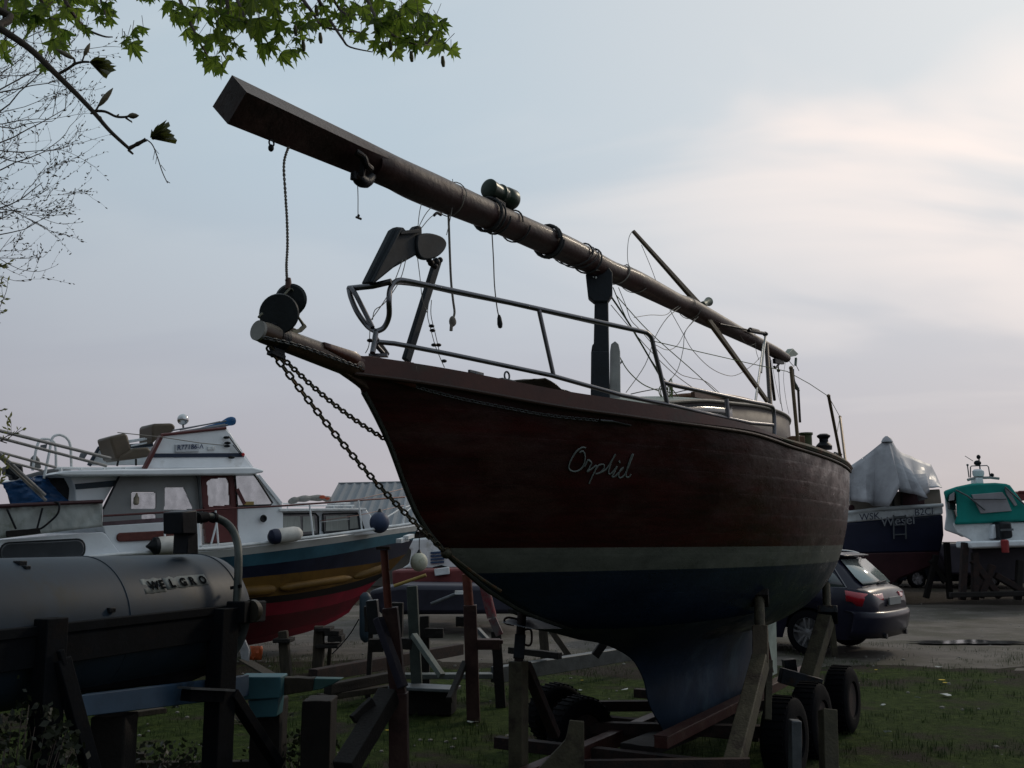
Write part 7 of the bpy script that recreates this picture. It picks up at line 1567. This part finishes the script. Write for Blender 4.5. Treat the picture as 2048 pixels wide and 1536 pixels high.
def bare_tree(name, label, root, hub, targets, seed, gen=4, leafy=False, Yj=1.2, len0=1.2, limit=330, trunkr=.2):
    rg = random.Random(seed); o = thing(name, label, 'tree', loc=(root.x, root.y, 0)); m = MB()
    m.tube(smoothline([Vector((root.x, root.y, -.1)), Vector((root.x, root.y, hub.z*.5)), hub], 5), [trunkr*(1-.05*i) for i in range(11)], 12); m.build('trunk', barkm, o)
    m = MB(); bd = MB()
    def grow(p, d, l, r_, g):
        P = [p]; n = 6; dd = d.copy()
        for i in range(n):
            dd = (dd+Vector((rg.gauss(0, .13), rg.gauss(0, .13), rg.gauss(.04, .12)))).normalized(); P.append(P[-1]+dd*l/n)
        if max(pxl(q_)[0] for q_ in P) > limit+35*g: return
        m.tube(P, [r_*(1-.55*i/n) for i in range(n+1)], 4 if g < 2 else 6, cap=False)
        if g <= 1:
            for i in range(1, n+1):
                if rg.random() < .75:
                    q = P[i]; e = (dd+Vector((rg.gauss(0, .6), rg.gauss(0, .6), rg.gauss(0, .6)))).normalized(); s_ = rg.uniform(.012, .022)*(1.2 if leafy else 1)
                    sd = e.cross(Vector((.3, 1, .1))).normalized(); bd.add([q, q+e*s_+sd*s_*.4, q+e*s_*2, q+e*s_-sd*s_*.4], [(0, 1, 2, 3)])
        if g > 0:
            for i in range(rg.randint(2, 4) if g > 1 else rg.randint(2, 4)):
                k = rg.randint(1, n); ax = Vector((rg.gauss(0, 1), rg.gauss(0, .6), rg.gauss(.1, .8))).normalized(); nd = (dd*1.0+ax*.75).normalized(); grow(P[k], nd, l*rg.uniform(.5, .75), max(.0017, r_*.46), g-1)
    for (x, y, Y, l) in targets:
        e = at(x, y, Y); d = (e-hub); P = smoothline([hub, hub+d*.4+Vector((0, 0, .3)), e], 4); m.tube(P, [.05-.042*i/(len(P)-1) for i in range(len(P))], 7)
        for k in range(3, len(P)):
            dd = (P[k]-P[k-1]).normalized(); grow(P[k], (dd+Vector((rg.gauss(.1, .3), rg.gauss(0, .3), rg.gauss(0, .5)))).normalized(), l*rg.uniform(.6, 1.1), .007, gen-2)
        grow(e, d.normalized(), l, .008, gen-1)
    m.build('branches', twigm, o); tag(bd.build('buds', leafmat('leaf_bud', (.10, .11, .05)) if leafy else mat('bud_dark', (.09, .07, .045), .7), o, smooth=False), kind='stuff')
hb = at(-420, 420, 9.5)
bare_tree('bare_tree', 'tall bare tree with budding twigs reaching in from the left edge', Vector((hb.x-.3, 9.5, 0)), hb, [(-30, 120, 9.2, 1.0), (-20, 190, 9.6, 1.05), (-40, 240, 9.0, 1.1), (-30, 300, 9.8, .95), (-50, 360, 9.4, .85), (-60, 420, 9.3, .85), (-90, 480, 9.5, .9), (-60, 150, 10, 1.0), (-110, 540, 9.2, .7)], 4, gen=4, limit=215, trunkr=.22)
h2 = at(-260, 760, 6.5)
bare_tree('budding_shrub_tree', 'small tree with fresh green buds low at the left edge', Vector((h2.x-.1, 6.5, 0)), h2, [(-60, 650, 6.4, .30), (-70, 590, 6.5, .25), (-50, 870, 6.3, .30), (-60, 930, 6.4, .25)], 12, gen=3, leafy=True, limit=30, trunkr=.08)
def shrub(name, label, c, rad, n, m_, seed, size=.05):
    rg = random.Random(seed); o = thing(name, label, 'bush', loc=(c.x, c.y, 0)); m = MB(); st = MB()
    for i in range(n):
        a = rg.uniform(0, 6.28); u = rg.random()**.5; h = rg.random(); r_ = rad[0]*u*(1-.45*h*h); P = Vector((c.x+math.cos(a)*r_, c.y+math.sin(a)*r_*.8, .03+rad[1]*h*(1-.3*u)))
        if noise.noise(P*3.2) < -.12: continue
        d = Vector((rg.gauss(0, 1), rg.gauss(0, 1), rg.gauss(.3, .8))).normalized(); sd = d.cross(Vector((rg.gauss(0, 1), 1, 0))).normalized(); s_ = size*rg.uniform(.5, 1.2)
        m.add([P, P+d*s_*.5+sd*s_*.3, P+d*s_, P+d*s_*.5-sd*s_*.3], [(0, 1, 2, 3)])
        if i % 14 == 0: st.tube([Vector((c.x+math.cos(a)*r_*.3, c.y+math.sin(a)*r_*.3, 0)), P], [.006, .002], 5)
    m.build('foliage', m_, o, smooth=False); st.build('stems', twigm, o)
dl_ = leafmat('leaf_dark', (.014, .020, .010), .2)
c = atz(30, 1620, 0); c = Vector((at(20, 1400, 4.9).x, 4.9, 0)); shrub('bush', 'dark leafy bush in the bottom left corner', c, (.62, .98), 3200, dl_, 3)
for x, Y, lab, sd_, rd in ((300, 6.8, 'low weeds growing under the blue beam', 5, (.75, .35)), (600, 7.3, 'clump of weeds in front of the dark support block', 6, (.5, .28)), (180, 9.8, 'weeds in the shade beneath the red hull', 8, (.9, .55)), (505, 9.4, 'weeds at the foot of the orange plastic sheet', 9, (.4, .3))):
    q = at(x, 1300, Y); shrub('weed_clump', lab, Vector((q.x, Y, 0)), rd, 900, dl_, sd_, .045)
# ------------------------------------------------------------------ dandelions, litter, stones
def flower(x, y, r_, lab):
    P = atz(x, y, .05); o = thing('dandelion', lab, 'flower', loc=(P.x, P.y, 0), group='yellow dandelions in the grass'); m = MB()
    for k in range(16):
        a = k*2*math.pi/16; d = Vector((math.cos(a), math.sin(a), .25)); e = Vector((-d.y, d.x, 0))*.2; m.add([P, P+d*r_+e*r_, P+d*r_*1.1, P+d*r_-e*r_], [(0, 1, 2, 3)])
    m.build('petals', mat('petal_yellow', (.55, .38, .01), .6, 0, .1, 10, 0), o, smooth=False); m = MB(); m.tube([Vector((P.x, P.y, 0)), P], .003, 5); m.build('stem', MT['grass_blade'], o)
flower(1884, 1361, .035, 'brightest yellow dandelion, right of the yacht trailer in the grass'); flower(1890, 1366, .025, 'smaller dandelion touching the brightest one')
for k, (x, y, lab) in enumerate(((1010, 1474, 'small dandelion near the front trailer post'), (1164, 1361, 'tiny dandelion behind the front trailer brace'), (775, 1461, 'dandelion between the near prop and its foot'), (1752, 1340, 'small dandelion just right of the trailer tyre'))): flower(x, y, .018, lab)
rg = random.Random(5)
for k, (x, y, s_, lab) in enumerate(((1766, 1412, .03, 'white scrap left of the other litter on the right grass'), (1836, 1396, .03, 'pale scrap between the two other scraps on the grass'), (1891, 1390, .07, 'largest white scrap below the dandelion'), (1709, 1368, .06, 'thin white strip beside the trailer tyre'), (1250, 1380, .05, 'white scrap behind the keel'), (945, 1445, .05, 'pale scrap in the grass right of the near prop'), (1775, 1465, .03, 'small greenish scrap low on the right'), (1877, 1335, .05, 'pale scrap at the road edge below the puddle'), (1160, 1243+140, .03, 'pale chip in the grass before the tyres'))):
    P = atz(x, y, .02); m = MB(); n = 7; m.add([P+Vector((math.cos(i*6.28/n)*s_*rg.uniform(.6, 1.2), math.sin(i*6.28/n)*s_*rg.uniform(.4, .9), rg.uniform(0, .02))) for i in range(n)], [tuple(range(n))]); tag(m.build('paper_scrap', mat('paper', (.38, .40, .38), .8, 0, .2, 20, .1), solid=.003, smooth=False), lab, 'litter', 'scraps of litter on the ground')
m = MB(); rg = random.Random(11)
for i in range(900):
    Y = rg.uniform(6, 26) if i % 3 else rg.uniform(14, 26); X = (rg.random()*2-1)*Y*.6; s_ = rg.uniform(.008, .03); m.ball(Vector((X, Y, .02 if Y > 14 else .004)), s_, 3, (1, rg.uniform(.6, 1), .6))
tag(m.build('pebbles', mat('stone_grey', (.20, .19, .17), .8, 0, .3, 12, .2), smooth=False), 'scattered pebbles and gravel chips', 'pebbles', kind='stuff')
